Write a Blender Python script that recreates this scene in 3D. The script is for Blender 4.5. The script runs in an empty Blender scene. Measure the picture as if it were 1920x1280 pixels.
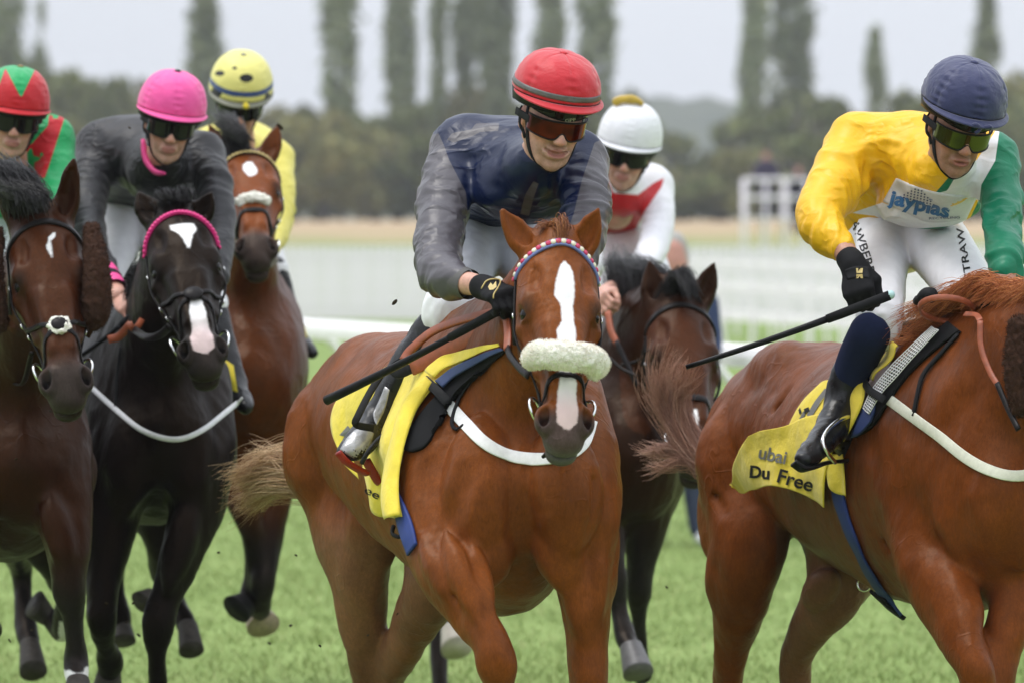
import bpy, bmesh, math, random, time
import numpy as np
from mathutils import Vector, Matrix
from mathutils.bvhtree import BVHTree
T0 = time.time()
_tick=[0]
def TICK(n):
    print("TICK",n,round(time.time()-T0,1))
R = math.radians
SC = bpy.context.scene
COL = SC.collection
random.seed(7)
rng = np.random.default_rng(7)

# ------------------------------------------------------------------ camera
CAM_H, FPX, CX, CY, HORIZON = 1.83, 10667.0, 960.0, 640.0, 412.0
PITCH = math.atan((CY - HORIZON) / FPX)
cam_d = bpy.data.cameras.new("camera")
cam_d.sensor_width = 36.0
cam_d.lens = FPX * 36.0 / 1920.0
cam_d.clip_start, cam_d.clip_end = 0.5, 9000.0
cam_d.dof.use_dof = True
cam_d.dof.focus_distance = 15.5
cam_d.dof.aperture_fstop = 4.8
cam_d.dof.aperture_blades = 0
cam = bpy.data.objects.new("camera", cam_d)
COL.objects.link(cam)
cam.location = (0, 0, CAM_H)
cam.rotation_euler = (math.pi / 2 - PITCH, 0, 0)
SC.camera = cam

# ------------------------------------------------------------------ light: soft overcast day
SUN_EL, SUN_AZ = R(70), R(-80)      # high, to the left
world = bpy.data.worlds.new("World")
SC.world = world
world.use_nodes = True
nt = world.node_tree
for n in list(nt.nodes):
    nt.nodes.remove(n)
w_out = nt.nodes.new("ShaderNodeOutputWorld")
w_bg = nt.nodes.new("ShaderNodeBackground")
w_sky = nt.nodes.new("ShaderNodeTexSky")
w_sky.sky_type = 'NISHITA'
w_sky.sun_disc = False
w_sky.sun_elevation = SUN_EL
w_sky.sun_rotation = SUN_AZ
w_sky.air_density, w_sky.dust_density, w_sky.ozone_density = 1.0, 3.0, 1.0
# the cloud deck: even grey-white, about twice as bright overhead as at the horizon
w_tc = nt.nodes.new("ShaderNodeTexCoord")
w_sep = nt.nodes.new("ShaderNodeSeparateXYZ")
w_mr = nt.nodes.new("ShaderNodeMapRange")
w_mr.inputs[1].default_value, w_mr.inputs[2].default_value = 0.0, 1.0
w_mr.inputs[3].default_value, w_mr.inputs[4].default_value = 1.0, 2.3
w_noise = nt.nodes.new("ShaderNodeTexNoise")
w_noise.inputs['Scale'].default_value = 3.0
w_noise.inputs['Detail'].default_value = 5.0
w_nr = nt.nodes.new("ShaderNodeMapRange")
w_nr.inputs[1].default_value, w_nr.inputs[2].default_value = 0.3, 0.7
w_nr.inputs[3].default_value, w_nr.inputs[4].default_value = 0.93, 1.07
w_mul = nt.nodes.new("ShaderNodeMath"); w_mul.operation = 'MULTIPLY'
w_col = nt.nodes.new("ShaderNodeMix"); w_col.data_type = 'RGBA'; w_col.blend_type = 'MULTIPLY'
w_col.inputs[0].default_value = 1.0
w_mix = nt.nodes.new("ShaderNodeMix"); w_mix.data_type = 'RGBA'
w_mix.inputs[0].default_value = 0.93
L = nt.links
L.new(w_tc.outputs['Generated'], w_sep.inputs[0])
L.new(w_sep.outputs['Z'], w_mr.inputs[0])
L.new(w_tc.outputs['Generated'], w_noise.inputs['Vector'])
L.new(w_noise.outputs[0], w_nr.inputs[0])
L.new(w_mr.outputs[0], w_mul.inputs[0]); L.new(w_nr.outputs[0], w_mul.inputs[1])
w_grey = nt.nodes.new("ShaderNodeRGB"); w_grey.outputs[0].default_value = (8.3, 8.7, 9.4, 1)
L.new(w_grey.outputs[0], w_col.inputs[6]); L.new(w_mul.outputs[0], w_col.inputs[7])
L.new(w_sky.outputs[0], w_mix.inputs[6]); L.new(w_col.outputs[2], w_mix.inputs[7])
L.new(w_mix.outputs[2], w_bg.inputs['Color'])
w_bg.inputs['Strength'].default_value = 0.1
L.new(w_bg.outputs[0], w_out.inputs['Surface'])
sun_d = bpy.data.lights.new("sun", 'SUN')
sun_d.energy, sun_d.angle, sun_d.color = 1.7, R(24), (1.0, 0.97, 0.92)
sun = bpy.data.objects.new("sun", sun_d)
COL.objects.link(sun)
sun.rotation_euler = Vector((math.sin(SUN_AZ) * math.cos(SUN_EL), math.cos(SUN_AZ) * math.cos(SUN_EL), math.sin(SUN_EL))).to_track_quat('Z', 'Y').to_euler()
sun['kind'] = 'helper'
vs = SC.view_settings
SC.display_settings.display_device = 'sRGB'
vs.view_transform, vs.look, vs.exposure, vs.gamma = 'Standard', 'None', 0.0, 1.0
vs.use_curve_mapping = False
SC.cycles.max_bounces = 6
SC.cycles.use_denoising = True

# ------------------------------------------------------------------ pixel <-> world (photo coordinates 1920x1280)
_cp, _sp = math.cos(PITCH), math.sin(PITCH)
FWD = np.array([0, _cp, -_sp]); UPV = np.array([0, _sp, _cp]); RGT = np.array([1.0, 0, 0])
CPOS = np.array([0, 0, CAM_H])
def W(px, py, d):
    return CPOS + d * (FWD + RGT * ((px - CX) / FPX) - UPV * ((py - CY) / FPX))
def PX(P):
    P = np.asarray(P, float) - CPOS
    d = P @ FWD
    return CX + FPX * (P @ RGT) / d, CY - FPX * (P @ UPV) / d, d
def nrm(v):
    v = np.asarray(v, float)
    return v / (np.linalg.norm(v) + 1e-12)

# ------------------------------------------------------------------ noise
def _hash(i, j, k, s):
    n = (i * 374761393 + j * 668265263 + k * 2147483647 + s * 974634557) & 0xFFFFFFFF
    n = ((n ^ (n >> 13)) * 1274126177) & 0xFFFFFFFF
    n = n ^ (n >> 16)
    return (n & 0xFFFF) / 65535.0
def vnoise(P, f, seed=0):
    Q = np.asarray(P) * f
    I = np.floor(Q).astype(np.int64); t = Q - I
    t = t * t * (3 - 2 * t)
    out = 0
    for a in (0, 1):
        wa = t[:, 0] if a else 1 - t[:, 0]
        for b in (0, 1):
            wb = t[:, 1] if b else 1 - t[:, 1]
            for c in (0, 1):
                wc = t[:, 2] if c else 1 - t[:, 2]
                out = out + wa * wb * wc * _hash(I[:, 0] + a, I[:, 1] + b, I[:, 2] + c, seed)
    return out * 2 - 1
def fbm(P, f, o=3, seed=0):
    s, a = 0, 1.0
    for i in range(o):
        s = s + a * vnoise(P, f * 2 ** i, seed + i); a *= .5
    return s

# ------------------------------------------------------------------ curves
def catmull(pts, n):
    pts = np.asarray(pts, float)
    m = len(pts)
    if m < 3:
        t = np.linspace(0, 1, n)[:, None]
        return pts[0] * (1 - t) + pts[-1] * t
    P = np.vstack([2 * pts[0] - pts[1], pts, 2 * pts[-1] - pts[-2]])
    u = np.linspace(0, m - 1 - 1e-6, n)
    i = u.astype(int); t = (u - i)[:, None]
    p0, p1, p2, p3 = P[i], P[i + 1], P[i + 2], P[i + 3]
    return .5 * (2 * p1 + (p2 - p0) * t + (2 * p0 - 5 * p1 + 4 * p2 - p3) * t ** 2 + (3 * p1 - p0 - 3 * p2 + p3) * t ** 3)

# ------------------------------------------------------------------ implicit modelling
class Field:
    """Smooth union of tapered elliptic segments and ellipsoids; meshed on a grid."""
    def __init__(self):
        self.ops = []
    def _add(self, prims, k, mode):
        lo = np.min([p[1] for p in prims], 0); hi = np.max([p[2] for p in prims], 0)
        self.ops.append((prims, lo - k, hi + k, k, mode))
    @staticmethod
    def _seg(a, b, ra, rb, side):
        a, b = np.asarray(a, float), np.asarray(b, float)
        ax = b - a; Ln = np.linalg.norm(ax) + 1e-9; e = ax / Ln
        if side is None:
            side = np.array([1.0, 0, 0]) if abs(e[0]) < .8 else np.array([0, 1.0, 0])
        u = np.asarray(side, float); u = u - e * (u @ e)
        if np.linalg.norm(u) < 1e-4:
            u = np.cross(e, [0, 0, 1.0])
        u = nrm(u); v = np.cross(e, u)
        rm = max(max(ra), max(rb))
        return ((a, e, Ln, u, v, ra, rb), np.minimum(a, b) - rm * 1.05 - .01, np.maximum(a, b) + rm * 1.05 + .01)
    @staticmethod
    def _pair(r):
        return (r, r) if np.isscalar(r) else (float(r[0]), float(r[1]))
    def seg(self, a, b, ra, rb=None, k=.02, side=None, mode='u'):
        rb = ra if rb is None else rb
        self._add([self._seg(a, b, self._pair(ra), self._pair(rb), side)], k, mode)
        return self
    def loft(self, pts, rads, k=.02, side=None, n=None, mode='u'):
        pts = np.asarray(pts, float)
        rads = np.array([self._pair(r) for r in rads])
        n = n or max(4, 5 * (len(pts) - 1) + 1)
        Q = catmull(np.hstack([pts, rads]), n)
        pr = [self._seg(Q[i, :3], Q[i + 1, :3], tuple(np.maximum(Q[i, 3:], .001)), tuple(np.maximum(Q[i + 1, 3:], .001)), side) for i in range(n - 1)]
        self._add(pr, k, mode)
        return self
    def ell(self, c, r, ax=None, k=.02, mode='u'):
        c = np.asarray(c, float); r = np.asarray(r, float)
        A = np.eye(3) if ax is None else np.array(ax, float)
        ext = np.sqrt(((A * r[:, None]) ** 2).sum(0)) * 1.05 + .008
        self._add([((c, r, A), c - ext, c + ext)], k, mode)
        return self
    @staticmethod
    def _dist(p, x, y, z):
        if len(p) == 3:
            c, r, A = p
            X, Y, Z = x - c[0], y - c[1], z - c[2]
            q = [(A[i, 0] * X + A[i, 1] * Y + A[i, 2] * Z) for i in range(3)]
            k0 = np.sqrt((q[0] / r[0]) ** 2 + (q[1] / r[1]) ** 2 + (q[2] / r[2]) ** 2)
            k1 = np.sqrt((q[0] / r[0] ** 2) ** 2 + (q[1] / r[1] ** 2) ** 2 + (q[2] / r[2] ** 2) ** 2)
            return np.where(k0 < 1e-3, -min(r), k0 * (k0 - 1) / (k1 + 1e-9))
        a, e, Ln, u, v, ra, rb = p
        X, Y, Z = x - a[0], y - a[1], z - a[2]
        w = X * e[0] + Y * e[1] + Z * e[2]
        t = np.clip(w / Ln, 0, 1)
        pe = w - t * Ln
        pu = X * u[0] + Y * u[1] + Z * u[2]
        pv = X * v[0] + Y * v[1] + Z * v[2]
        ru = ra[0] + (rb[0] - ra[0]) * t; rv = ra[1] + (rb[1] - ra[1]) * t
        re = np.minimum(ru, rv)
        k0 = np.sqrt((pu / ru) ** 2 + (pv / rv) ** 2 + (pe / re) ** 2)
        k1 = np.sqrt((pu / ru ** 2) ** 2 + (pv / rv ** 2) ** 2 + (pe / re ** 2) ** 2)
        return np.where(k0 < 1e-3, -re, k0 * (k0 - 1) / (k1 + 1e-9))
    @staticmethod
    def _comb(A, B, k, mode):
        if mode == 'u':
            h = np.maximum(k - np.abs(A - B), 0) / k
            return np.minimum(A, B) - h * h * k * .25
        h = np.maximum(k - np.abs(A + B), 0) / k          # subtract
        return np.maximum(A, -B) + h * h * k * .25
    def at(self, P):
        P = np.asarray(P, float)
        out = np.full(len(P), 1.0)
        a, b = P.min(0) - .06, P.max(0) + .06
        for prims, lo, hi, k, mode in self.ops:
            if (hi < a).any() or (lo > b).any(): continue
            D = np.full(len(P), 1.0)
            for p, q0, q1 in prims:
                if (q1 < a).any() or (q0 > b).any(): continue
                D = np.minimum(D, self._dist(p, P[:, 0], P[:, 1], P[:, 2]))
            out = self._comb(out, D, k, mode)
        return out
    def grad(self, P, h=.004):
        P = np.asarray(P, float)
        g = np.stack([self.at(P + np.eye(3)[i] * h) - self.at(P - np.eye(3)[i] * h) for i in range(3)], 1)
        return g / (np.linalg.norm(g, axis=1, keepdims=True) + 1e-9)
    def project(self, P, it=8, off=0.0):
        P = np.array(P, float)
        for _ in range(it):
            g = self.grad(P)
            P = P - g * np.clip(self.at(P) - off, -.05, .05)[:, None] * .9
        return P
    def bbox(self):
        us = [o for o in self.ops if o[4] == 'u']
        return np.min([o[1] for o in us], 0), np.max([o[2] for o in us], 0)
    def grid(self, lo, hi, h):
        n = np.ceil((np.asarray(hi) - lo) / h).astype(int) + 1
        xs, ys, zs = [np.asarray(lo)[i] + h * np.arange(n[i]) for i in range(3)]
        F = np.full(n, .5, np.float32)
        m = 2 * h
        for prims, plo, phi, k, mode in self.ops:
            s0 = np.maximum(np.floor((plo - m - lo) / h).astype(int), 0)
            s1 = np.minimum(np.ceil((phi + m - lo) / h).astype(int) + 1, n)
            if (s1 <= s0).any():
                continue
            sl = tuple(slice(s0[i], s1[i]) for i in range(3))
            D = np.full(s1 - s0, .5, np.float32)
            for p, qlo, qhi in prims:
                t0 = np.maximum(np.floor((qlo - k - m - lo) / h).astype(int), s0)
                t1 = np.minimum(np.ceil((qhi + k + m - lo) / h).astype(int) + 1, s1)
                if (t1 <= t0).any():
                    continue
                d = self._dist(p, xs[t0[0]:t1[0], None, None].astype(np.float32), ys[None, t0[1]:t1[1], None].astype(np.float32), zs[None, None, t0[2]:t1[2]].astype(np.float32))
                ds = tuple(slice(t0[i] - s0[i], t1[i] - s0[i]) for i in range(3))
                D[ds] = np.minimum(D[ds], d)
            F[sl] = self._comb(F[sl], D, k, mode)
        return F
    def mesh(self, h, lo=None, hi=None, smooth=2):
        """-> verts, quads (naive surface nets)"""
        blo, bhi = self.bbox()
        lo = blo - 2 * h if lo is None else np.maximum(lo, blo - 2 * h)
        hi = bhi + 2 * h if hi is None else np.minimum(hi, bhi + 2 * h)
        F = self.grid(lo, hi, h)
        ins = F < 0
        c = np.zeros(np.array(F.shape) - 1, np.int8)
        for a in (0, 1):
            for b in (0, 1):
                for d in (0, 1):
                    c += ins[a:a + c.shape[0], b:b + c.shape[1], d:d + c.shape[2]]
        mask = (c > 0) & (c < 8)
        ijk = np.argwhere(mask)
        idx = np.full(mask.shape, -1, np.int32); idx[mask] = np.arange(len(ijk))
        pos = np.zeros((len(ijk), 3)); cnt = np.zeros(len(ijk))
        cor = {}
        for a in (0, 1):
            for b in (0, 1):
                for d in (0, 1):
                    cor[a, b, d] = F[ijk[:, 0] + a, ijk[:, 1] + b, ijk[:, 2] + d].astype(float)
        for ca, f0 in cor.items():
            for ax in range(3):
                if ca[ax]:
                    continue
                cb = list(ca); cb[ax] = 1
                f1 = cor[tuple(cb)]
                s = (f0 < 0) != (f1 < 0)
                t = np.where(s, f0 / np.where(s, f0 - f1, 1), 0)
                q = np.tile(np.array(ca, float), (len(ijk), 1)); q[:, ax] += t
                pos[s] += q[s]; cnt[s] += 1
        V = np.asarray(lo) + (ijk + pos / np.maximum(cnt, 1)[:, None]) * h
        quads = []
        for ax in range(3):
            o = [(1, 2), (2, 0), (0, 1)][ax]
            sh = list(F.shape)
            s0 = [slice(None)] * 3; s1 = [slice(None)] * 3
            s0[ax] = slice(0, sh[ax] - 1); s1[ax] = slice(1, sh[ax])
            for q in o:
                s0[q] = slice(1, sh[q] - 1); s1[q] = slice(1, sh[q] - 1)
            A, B = ins[tuple(s0)], ins[tuple(s1)]
            e = np.argwhere(A != B)
            if not len(e):
                continue
            fl = A[tuple(e.T)]
            for q in o:
                e[:, q] += 1
            u, v = np.zeros(3, int), np.zeros(3, int); u[o[0]] = 1; v[o[1]] = 1
            q4 = [idx[tuple((e + d).T)] for d in (-u - v, -v, 0 * u, -u)]
            Q = np.stack(q4, 1)
            Q[~fl] = Q[~fl][:, ::-1]
            quads.append(Q)
        Q = np.vstack(quads)
        Q = Q[(Q >= 0).all(1)]
        V = lap(V, Q, smooth)
        return V, Q
def lap(V, Q, it, w=.5):
    if not it:
        return V
    E = np.vstack([Q[:, [i, (i + 1) % 4]] for i in range(4)])
    n = len(V)
    deg = np.bincount(E[:, 0], minlength=n) + np.bincount(E[:, 1], minlength=n)
    for _ in range(it):
        S = np.stack([np.bincount(E[:, 0], V[E[:, 1], i], n) + np.bincount(E[:, 1], V[E[:, 0], i], n) for i in range(3)], 1)
        V = V * (1 - w) + w * S / np.maximum(deg, 1)[:, None]
    return V
def vnormals(V, Q):
    a = np.cross(V[Q[:, 2]] - V[Q[:, 0]], V[Q[:, 3]] - V[Q[:, 1]])
    n = len(V)
    N = np.stack([sum(np.bincount(Q[:, j], a[:, i], n) for j in range(4)) for i in range(3)], 1)
    return N / (np.linalg.norm(N, axis=1, keepdims=True) + 1e-12)

# ------------------------------------------------------------------ mesh objects
def mesh_np(name, V, faces, mat=None, parent=None, attrs=None, smooth=True, fmat=None):
    V = np.asarray(V, np.float32)
    me = bpy.data.meshes.new(name)
    if isinstance(faces, np.ndarray):
        k = faces.shape[1]
        me.vertices.add(len(V)); me.vertices.foreach_set('co', V.ravel())
        me.loops.add(faces.size); me.loops.foreach_set('vertex_index', faces.astype(np.int32).ravel())
        me.polygons.add(len(faces))
        me.polygons.foreach_set('loop_start', np.arange(0, faces.size, k, dtype=np.int32))
        me.polygons.foreach_set('loop_total', np.full(len(faces), k, np.int32))
        me.update(calc_edges=True)
    else:
        me.from_pydata(V.tolist(), [], faces); me.update()
    me.polygons.foreach_set('use_smooth', np.full(len(me.polygons), smooth))
    for m in (mat if isinstance(mat, (list, tuple)) else [mat]):
        if m: me.materials.append(m)
    if fmat is not None:
        me.polygons.foreach_set('material_index', np.asarray(fmat, np.int32))
    for an, av in (attrs or {}).items():
        av = np.asarray(av, np.float32)
        if av.ndim == 2:
            if av.shape[1] == 3: av = np.hstack([av, np.ones((len(av), 1), np.float32)])
            at = me.attributes.new(an, 'FLOAT_COLOR', 'POINT'); at.data.foreach_set('color', np.ascontiguousarray(av).ravel())
        else:
            at = me.attributes.new(an, 'FLOAT', 'POINT'); at.data.foreach_set('value', av)
    o = bpy.data.objects.new(name, me)
    COL.objects.link(o)
    if parent: put(o, parent)
    return o
def put(o, parent):
    o.parent = parent
    o.matrix_parent_inverse = Matrix.Translation(-Vector(parent.location))
def tag(o, label=None, cat=None, group=None, kind=None):
    if label: o['label'] = label
    if cat: o['category'] = cat
    if group: o['group'] = group
    if kind: o['kind'] = kind
    return o
def thing(name, loc, label, cat, group=None):
    o = bpy.data.objects.new(name, None)
    o.empty_display_size = .1
    COL.objects.link(o)
    o.location = Vector([float(c) for c in loc])
    return tag(o, label, cat, group)

class MB:
    """collects simple solids into one mesh"""
    def __init__(self): self.V, self.F, self.n = [], [], 0
    def add(self, V, F):
        self.V.append(np.asarray(V, float)); self.F += [tuple(int(i) + self.n for i in f) for f in F]; self.n += len(V)
        return self
    def box(self, c, s, ax=None, bev=0):
        A = np.eye(3) if ax is None else np.array([nrm(a) for a in ax])
        s = np.asarray(s) / 2.0
        V = [np.asarray(c) + A[0] * s[0] * x + A[1] * s[1] * y + A[2] * s[2] * z for x in (-1, 1) for y in (-1, 1) for z in (-1, 1)]
        return self.add(V, [(0, 1, 3, 2), (4, 6, 7, 5), (0, 4, 5, 1), (2, 3, 7, 6), (0, 2, 6, 4), (1, 5, 7, 3)])
    def tube(self, pts, r, seg=8, n=None, caps=True, flat=1.0, ref=None):
        pts = np.asarray(pts, float)
        rr = np.full(len(pts), r, float) if np.isscalar(r) else np.asarray(r, float)
        if n:
            Q = catmull(np.hstack([pts, rr[:, None]]), n); pts, rr = Q[:, :3], Q[:, 3]
        m = len(pts)
        T = np.gradient(pts, axis=0); T /= np.linalg.norm(T, axis=1, keepdims=True) + 1e-12
        u = np.array(ref, float) if ref is not None else (np.array([0, 0, 1.]) if abs(T[0, 2]) < .9 else np.array([1., 0, 0]))
        V = []
        for i in range(m):
            u = u - T[i] * (u @ T[i]); u = nrm(u); v = np.cross(T[i], u)
            for j in range(seg):
                a = 2 * math.pi * j / seg
                V.append(pts[i] + rr[i] * (math.cos(a) * u * flat + math.sin(a) * v))
        F = [(i * seg + j, i * seg + (j + 1) % seg, (i + 1) * seg + (j + 1) % seg, (i + 1) * seg + j) for i in range(m - 1) for j in range(seg)]
        if caps:
            F += [tuple(range(seg))[::-1], tuple((m - 1) * seg + j for j in range(seg))]
        return self.add(V, F)
    def strap(self, pts, nor, w, th, closed=False):
        """flat band along pts lying on a surface with normals nor"""
        pts = np.asarray(pts, float); m = len(pts)
        T = np.gradient(pts, axis=0)
        if closed: T = np.roll(pts, -1, 0) - np.roll(pts, 1, 0)
        T /= np.linalg.norm(T, axis=1, keepdims=True) + 1e-12
        N = nor - T * (nor * T).sum(1, keepdims=True); N /= np.linalg.norm(N, axis=1, keepdims=True) + 1e-12
        B = np.cross(T, N)
        ww = np.full(m, w) if np.isscalar(w) else np.interp(np.linspace(0, 1, m), np.linspace(0, 1, len(w)), w)
        prof = [(-1, -.3), (-1, .7), (-.86, 1), (.86, 1), (1, .7), (1, -.3)]
        V = [pts[i] + B[i] * ww[i] * .5 * a + N[i] * th * b for i in range(m) for a, b in prof]
        k = len(prof); F = []
        for i in range(m if closed else m - 1):
            j = (i + 1) % m
            F += [(i * k + q, i * k + (q + 1) % k, j * k + (q + 1) % k, j * k + q) for q in range(k)]
        if not closed:
            F += [tuple(range(k))[::-1], tuple((m - 1) * k + q for q in range(k))]
        return self.add(V, F)
    def torus(self, c, r, t, ax, seg=20, s2=8):
        u, v = nrm(ax[0]), nrm(ax[1])
        a = np.linspace(0, 2 * math.pi, seg, endpoint=False)
        P = np.asarray(c) + r * (np.cos(a)[:, None] * u + np.sin(a)[:, None] * v)
        w = np.cross(u, v); V = []
        for i in range(seg):
            o = nrm(P[i] - c)
            for j in range(s2):
                b = 2 * math.pi * j / s2
                V.append(P[i] + t * (math.cos(b) * o + math.sin(b) * w))
        F = [(i * s2 + j, ((i + 1) % seg) * s2 + j, ((i + 1) % seg) * s2 + (j + 1) % s2, i * s2 + (j + 1) % s2) for i in range(seg) for j in range(s2)]
        return self.add(V, F)
    def sphere(self, c, r, ax=None, seg=12, rings=8):
        r = np.full(3, r, float) if np.isscalar(r) else np.asarray(r, float)
        A = np.eye(3) if ax is None else np.asarray(ax, float)
        V = []
        for i in range(rings + 1):
            th = math.pi * i / rings
            for j in range(seg):
                ph = 2 * math.pi * j / seg
                q = np.array([math.sin(th) * math.cos(ph), math.sin(th) * math.sin(ph), math.cos(th)]) * r
                V.append(np.asarray(c) + q @ A)
        F = [(i * seg + j, (i + 1) * seg + j, (i + 1) * seg + (j + 1) % seg, i * seg + (j + 1) % seg) for i in range(rings) for j in range(seg)]
        return self.add(V, F)
    def build(self, name, mat, parent=None, smooth=True):
        o = mesh_np(name, np.vstack(self.V), self.F, mat, parent, smooth=smooth)
        bm = bmesh.new(); bm.from_mesh(o.data)
        bmesh.ops.recalc_face_normals(bm, faces=bm.faces)
        bm.to_mesh(o.data); bm.free()
        return o
def sheet(fn, nu, nv, closed_u=False):
    U = np.linspace(0, 1, nu, endpoint=not closed_u); Vv = np.linspace(0, 1, nv)
    P = np.array([fn(u, v) for u in U for v in Vv])
    F = []
    for i in range(nu if closed_u else nu - 1):
        for j in range(nv - 1):
            a, b = i, (i + 1) % nu
            F.append((a * nv + j, b * nv + j, b * nv + j + 1, a * nv + j + 1))
    return P, np.array(F)
def thicken(o, t, off=-1):
    m = o.modifiers.new('thickness', 'SOLIDIFY'); m.thickness = t; m.offset = off
    return o

# polygon signed distance in photo pixels (inside positive), returned in pixels
def poly_sd(x, y, poly):
    poly = np.asarray(poly, float)
    d = np.full(len(x), 1e9); ins = np.zeros(len(x), bool)
    for i in range(len(poly)):
        a, b = poly[i], poly[(i + 1) % len(poly)]
        ab = b - a
        t = np.clip(((x - a[0]) * ab[0] + (y - a[1]) * ab[1]) / (ab @ ab + 1e-9), 0, 1)
        d = np.minimum(d, np.hypot(x - a[0] - t * ab[0], y - a[1] - t * ab[1]))
        c = (a[1] > y) != (b[1] > y)
        xc = a[0] + (y - a[1]) * ab[0] / (ab[1] if abs(ab[1]) > 1e-9 else 1e-9)
        ins ^= c & (x < xc)
    return np.where(ins, d, -d)

# ------------------------------------------------------------------ materials
MATS = {}
class NB:
    def __init__(self, name):
        self.m = bpy.data.materials.new(name); self.m.use_nodes = True
        self.t = self.m.node_tree
        self.b = self.t.nodes['Principled BSDF']
    def n(self, ty, **kw):
        x = self.t.nodes.new(ty)
        for k, v in kw.items(): setattr(x, k, v)
        return x
    def l(self, a, b): self.t.links.new(a, b)
    def noise(self, scale, detail=3, rough=.55, coord='Object', stretch=None):
        tc = self.n('ShaderNodeTexCoord'); nz = self.n('ShaderNodeTexNoise')
        nz.inputs['Scale'].default_value = scale; nz.inputs['Detail'].default_value = detail; nz.inputs['Roughness'].default_value = rough
        if stretch is not None:
            mp = self.n('ShaderNodeMapping'); mp.inputs['Scale'].default_value = stretch
            self.l(tc.outputs[coord], mp.inputs[0]); self.l(mp.outputs[0], nz.inputs['Vector'])
        else:
            self.l(tc.outputs[coord], nz.inputs['Vector'])
        return nz.outputs[0]
    def ramp(self, s, lo, hi, a, b):
        r = self.n('ShaderNodeMapRange'); r.inputs[1].default_value = lo; r.inputs[2].default_value = hi
        r.inputs[3].default_value = a; r.inputs[4].default_value = b
        self.l(s, r.inputs[0]); return r.outputs[0]
    def mix(self, fac, a, b, mode='MIX'):
        x = self.n('ShaderNodeMix', data_type='RGBA', blend_type=mode)
        for i, v in ((0, fac), (6, a), (7, b)):
            if hasattr(v, 'node'): self.l(v, x.inputs[i])
            elif i == 0: x.inputs[0].default_value = v
            else: x.inputs[i].default_value = (*v[:3], 1)
        return x.outputs[2]
    def math(self, op, a, b):
        x = self.n('ShaderNodeMath', operation=op)
        for i, v in ((0, a), (1, b)):
            if hasattr(v, 'node'): self.l(v, x.inputs[i])
            else: x.inputs[i].default_value = v
        return x.outputs[0]
    def attr(self, name, out='Color'):
        a = self.n('ShaderNodeAttribute', attribute_name=name); return a.outputs[out]
    def bump(self, h, strength=.3, dist=.002, prev=None):
        b = self.n('ShaderNodeBump'); b.inputs['Strength'].default_value = strength; b.inputs['Distance'].default_value = dist
        self.l(h, b.inputs['Height'])
        if prev: self.l(prev, b.inputs['Normal'])
        return b.outputs[0]
    def fin(self, col=None, rough=None, normal=None, **kw):
        for k, v in (('Base Color', col), ('Roughness', rough), ('Normal', normal)):
            if v is None: continue
            if hasattr(v, 'node'): self.l(v, self.b.inputs[k])
            else: self.b.inputs[k].default_value = (*v[:3], 1) if k == 'Base Color' else v
        for k, v in kw.items():
            self.b.inputs[k.replace('_', ' ')].default_value = v
        return self.m
def srgb(r, g, b):
    f = lambda c: (c / 255 / 12.92) if c / 255 <= .04045 else ((c / 255 + .055) / 1.055) ** 2.4
    return (f(r), f(g), f(b))
def simple(name, col, rough=.5, var=.12, scale=40, bump=.0, bscale=200, bdist=.001, metal=0, **kw):
    if name in MATS: return MATS[name]
    if max(col) < .06 and 'Specular_IOR_Level' not in kw: kw['Specular_IOR_Level'] = .10 if rough > .3 else .3
    b = NB(name)
    nz = b.noise(scale, 4)
    f = b.ramp(nz, .3, .7, 1 - var, 1 + var)
    c = b.mix(1.0, col, f, 'MULTIPLY')
    nm = b.bump(b.noise(bscale, 3), bump, bdist) if bump else None
    rr = b.ramp(nz, .3, .7, max(.02, rough - .06), min(1, rough + .06))
    MATS[name] = b.fin(c, rr, nm, Metallic=metal, **kw)
    return MATS[name]
def coat_mat(name, rough=.36, spec=.15, sheen=.0, coat=.03):
    """horse coat: base tint per vertex, white markings where the mark field is positive"""
    b = NB(name)
    c = b.attr('Col')
    n1 = b.noise(5, 5, .6); n2 = b.noise(60, 3); n3 = b.noise(420, 2, .5, stretch=(1, 1, .22)); n5 = b.noise(130, 3, .6, stretch=(1, 1, .3))
    c = b.mix(1.0, c, b.ramp(n1, .28, .72, .66, 1.28), 'MULTIPLY')
    c = b.mix(1.0, c, b.ramp(n5, .3, .7, .84, 1.18), 'MULTIPLY')
    c = b.mix(1.0, c, b.ramp(n3, .3, .7, .82, 1.18), 'MULTIPLY')
    mk = b.math('ADD', b.attr('mark', 'Fac'), b.ramp(n2, .2, .8, -.002, .002))
    mk = b.math('ADD', mk, b.ramp(b.noise(700, 2), .2, .8, -.0035, .0035))
    c = b.mix(b.ramp(mk, -.002, .003, 0, 1), c, b.attr('ColB'))
    r = b.ramp(n1, .25, .75, rough - .08, rough + .10)
    r = b.math('ADD', r, b.ramp(n3, .3, .7, -.06, .06))
    # raised veins and strings of muscle under a thin skin
    vn = b.noise(7, 2, .45); vd = b.math('ABSOLUTE', b.math('SUBTRACT', vn, .5), 0)
    vm = b.ramp(b.noise(2.6, 2), .50, .60, 0, 1)
    vein = b.math('MULTIPLY', b.ramp(vd, 0, .014, 1, 0), vm)
    nm = b.bump(n3, .30, .0014)
    nm = b.bump(vein, .35, .004, nm)
    nm = b.bump(b.noise(30, 4, .6, stretch=(1, 1, .55)), .40, .005, nm)
    nm = b.bump(b.noise(10, 3, .5, stretch=(1, 1, .6)), .7, .018, nm)
    b.fin(c, r, nm)
    b.b.inputs['Specular IOR Level'].default_value = spec
    b.b.inputs['Specular Tint'].default_value = (1.0, .68, .42, 1)
    b.b.inputs['Coat Weight'].default_value = coat
    b.b.inputs['Coat Tint'].default_value = (1, 1, 1, 1)
    b.b.inputs['Coat Roughness'].default_value = .3
    b.l(nm, b.b.inputs['Coat Normal'])
    return b.m
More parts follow.
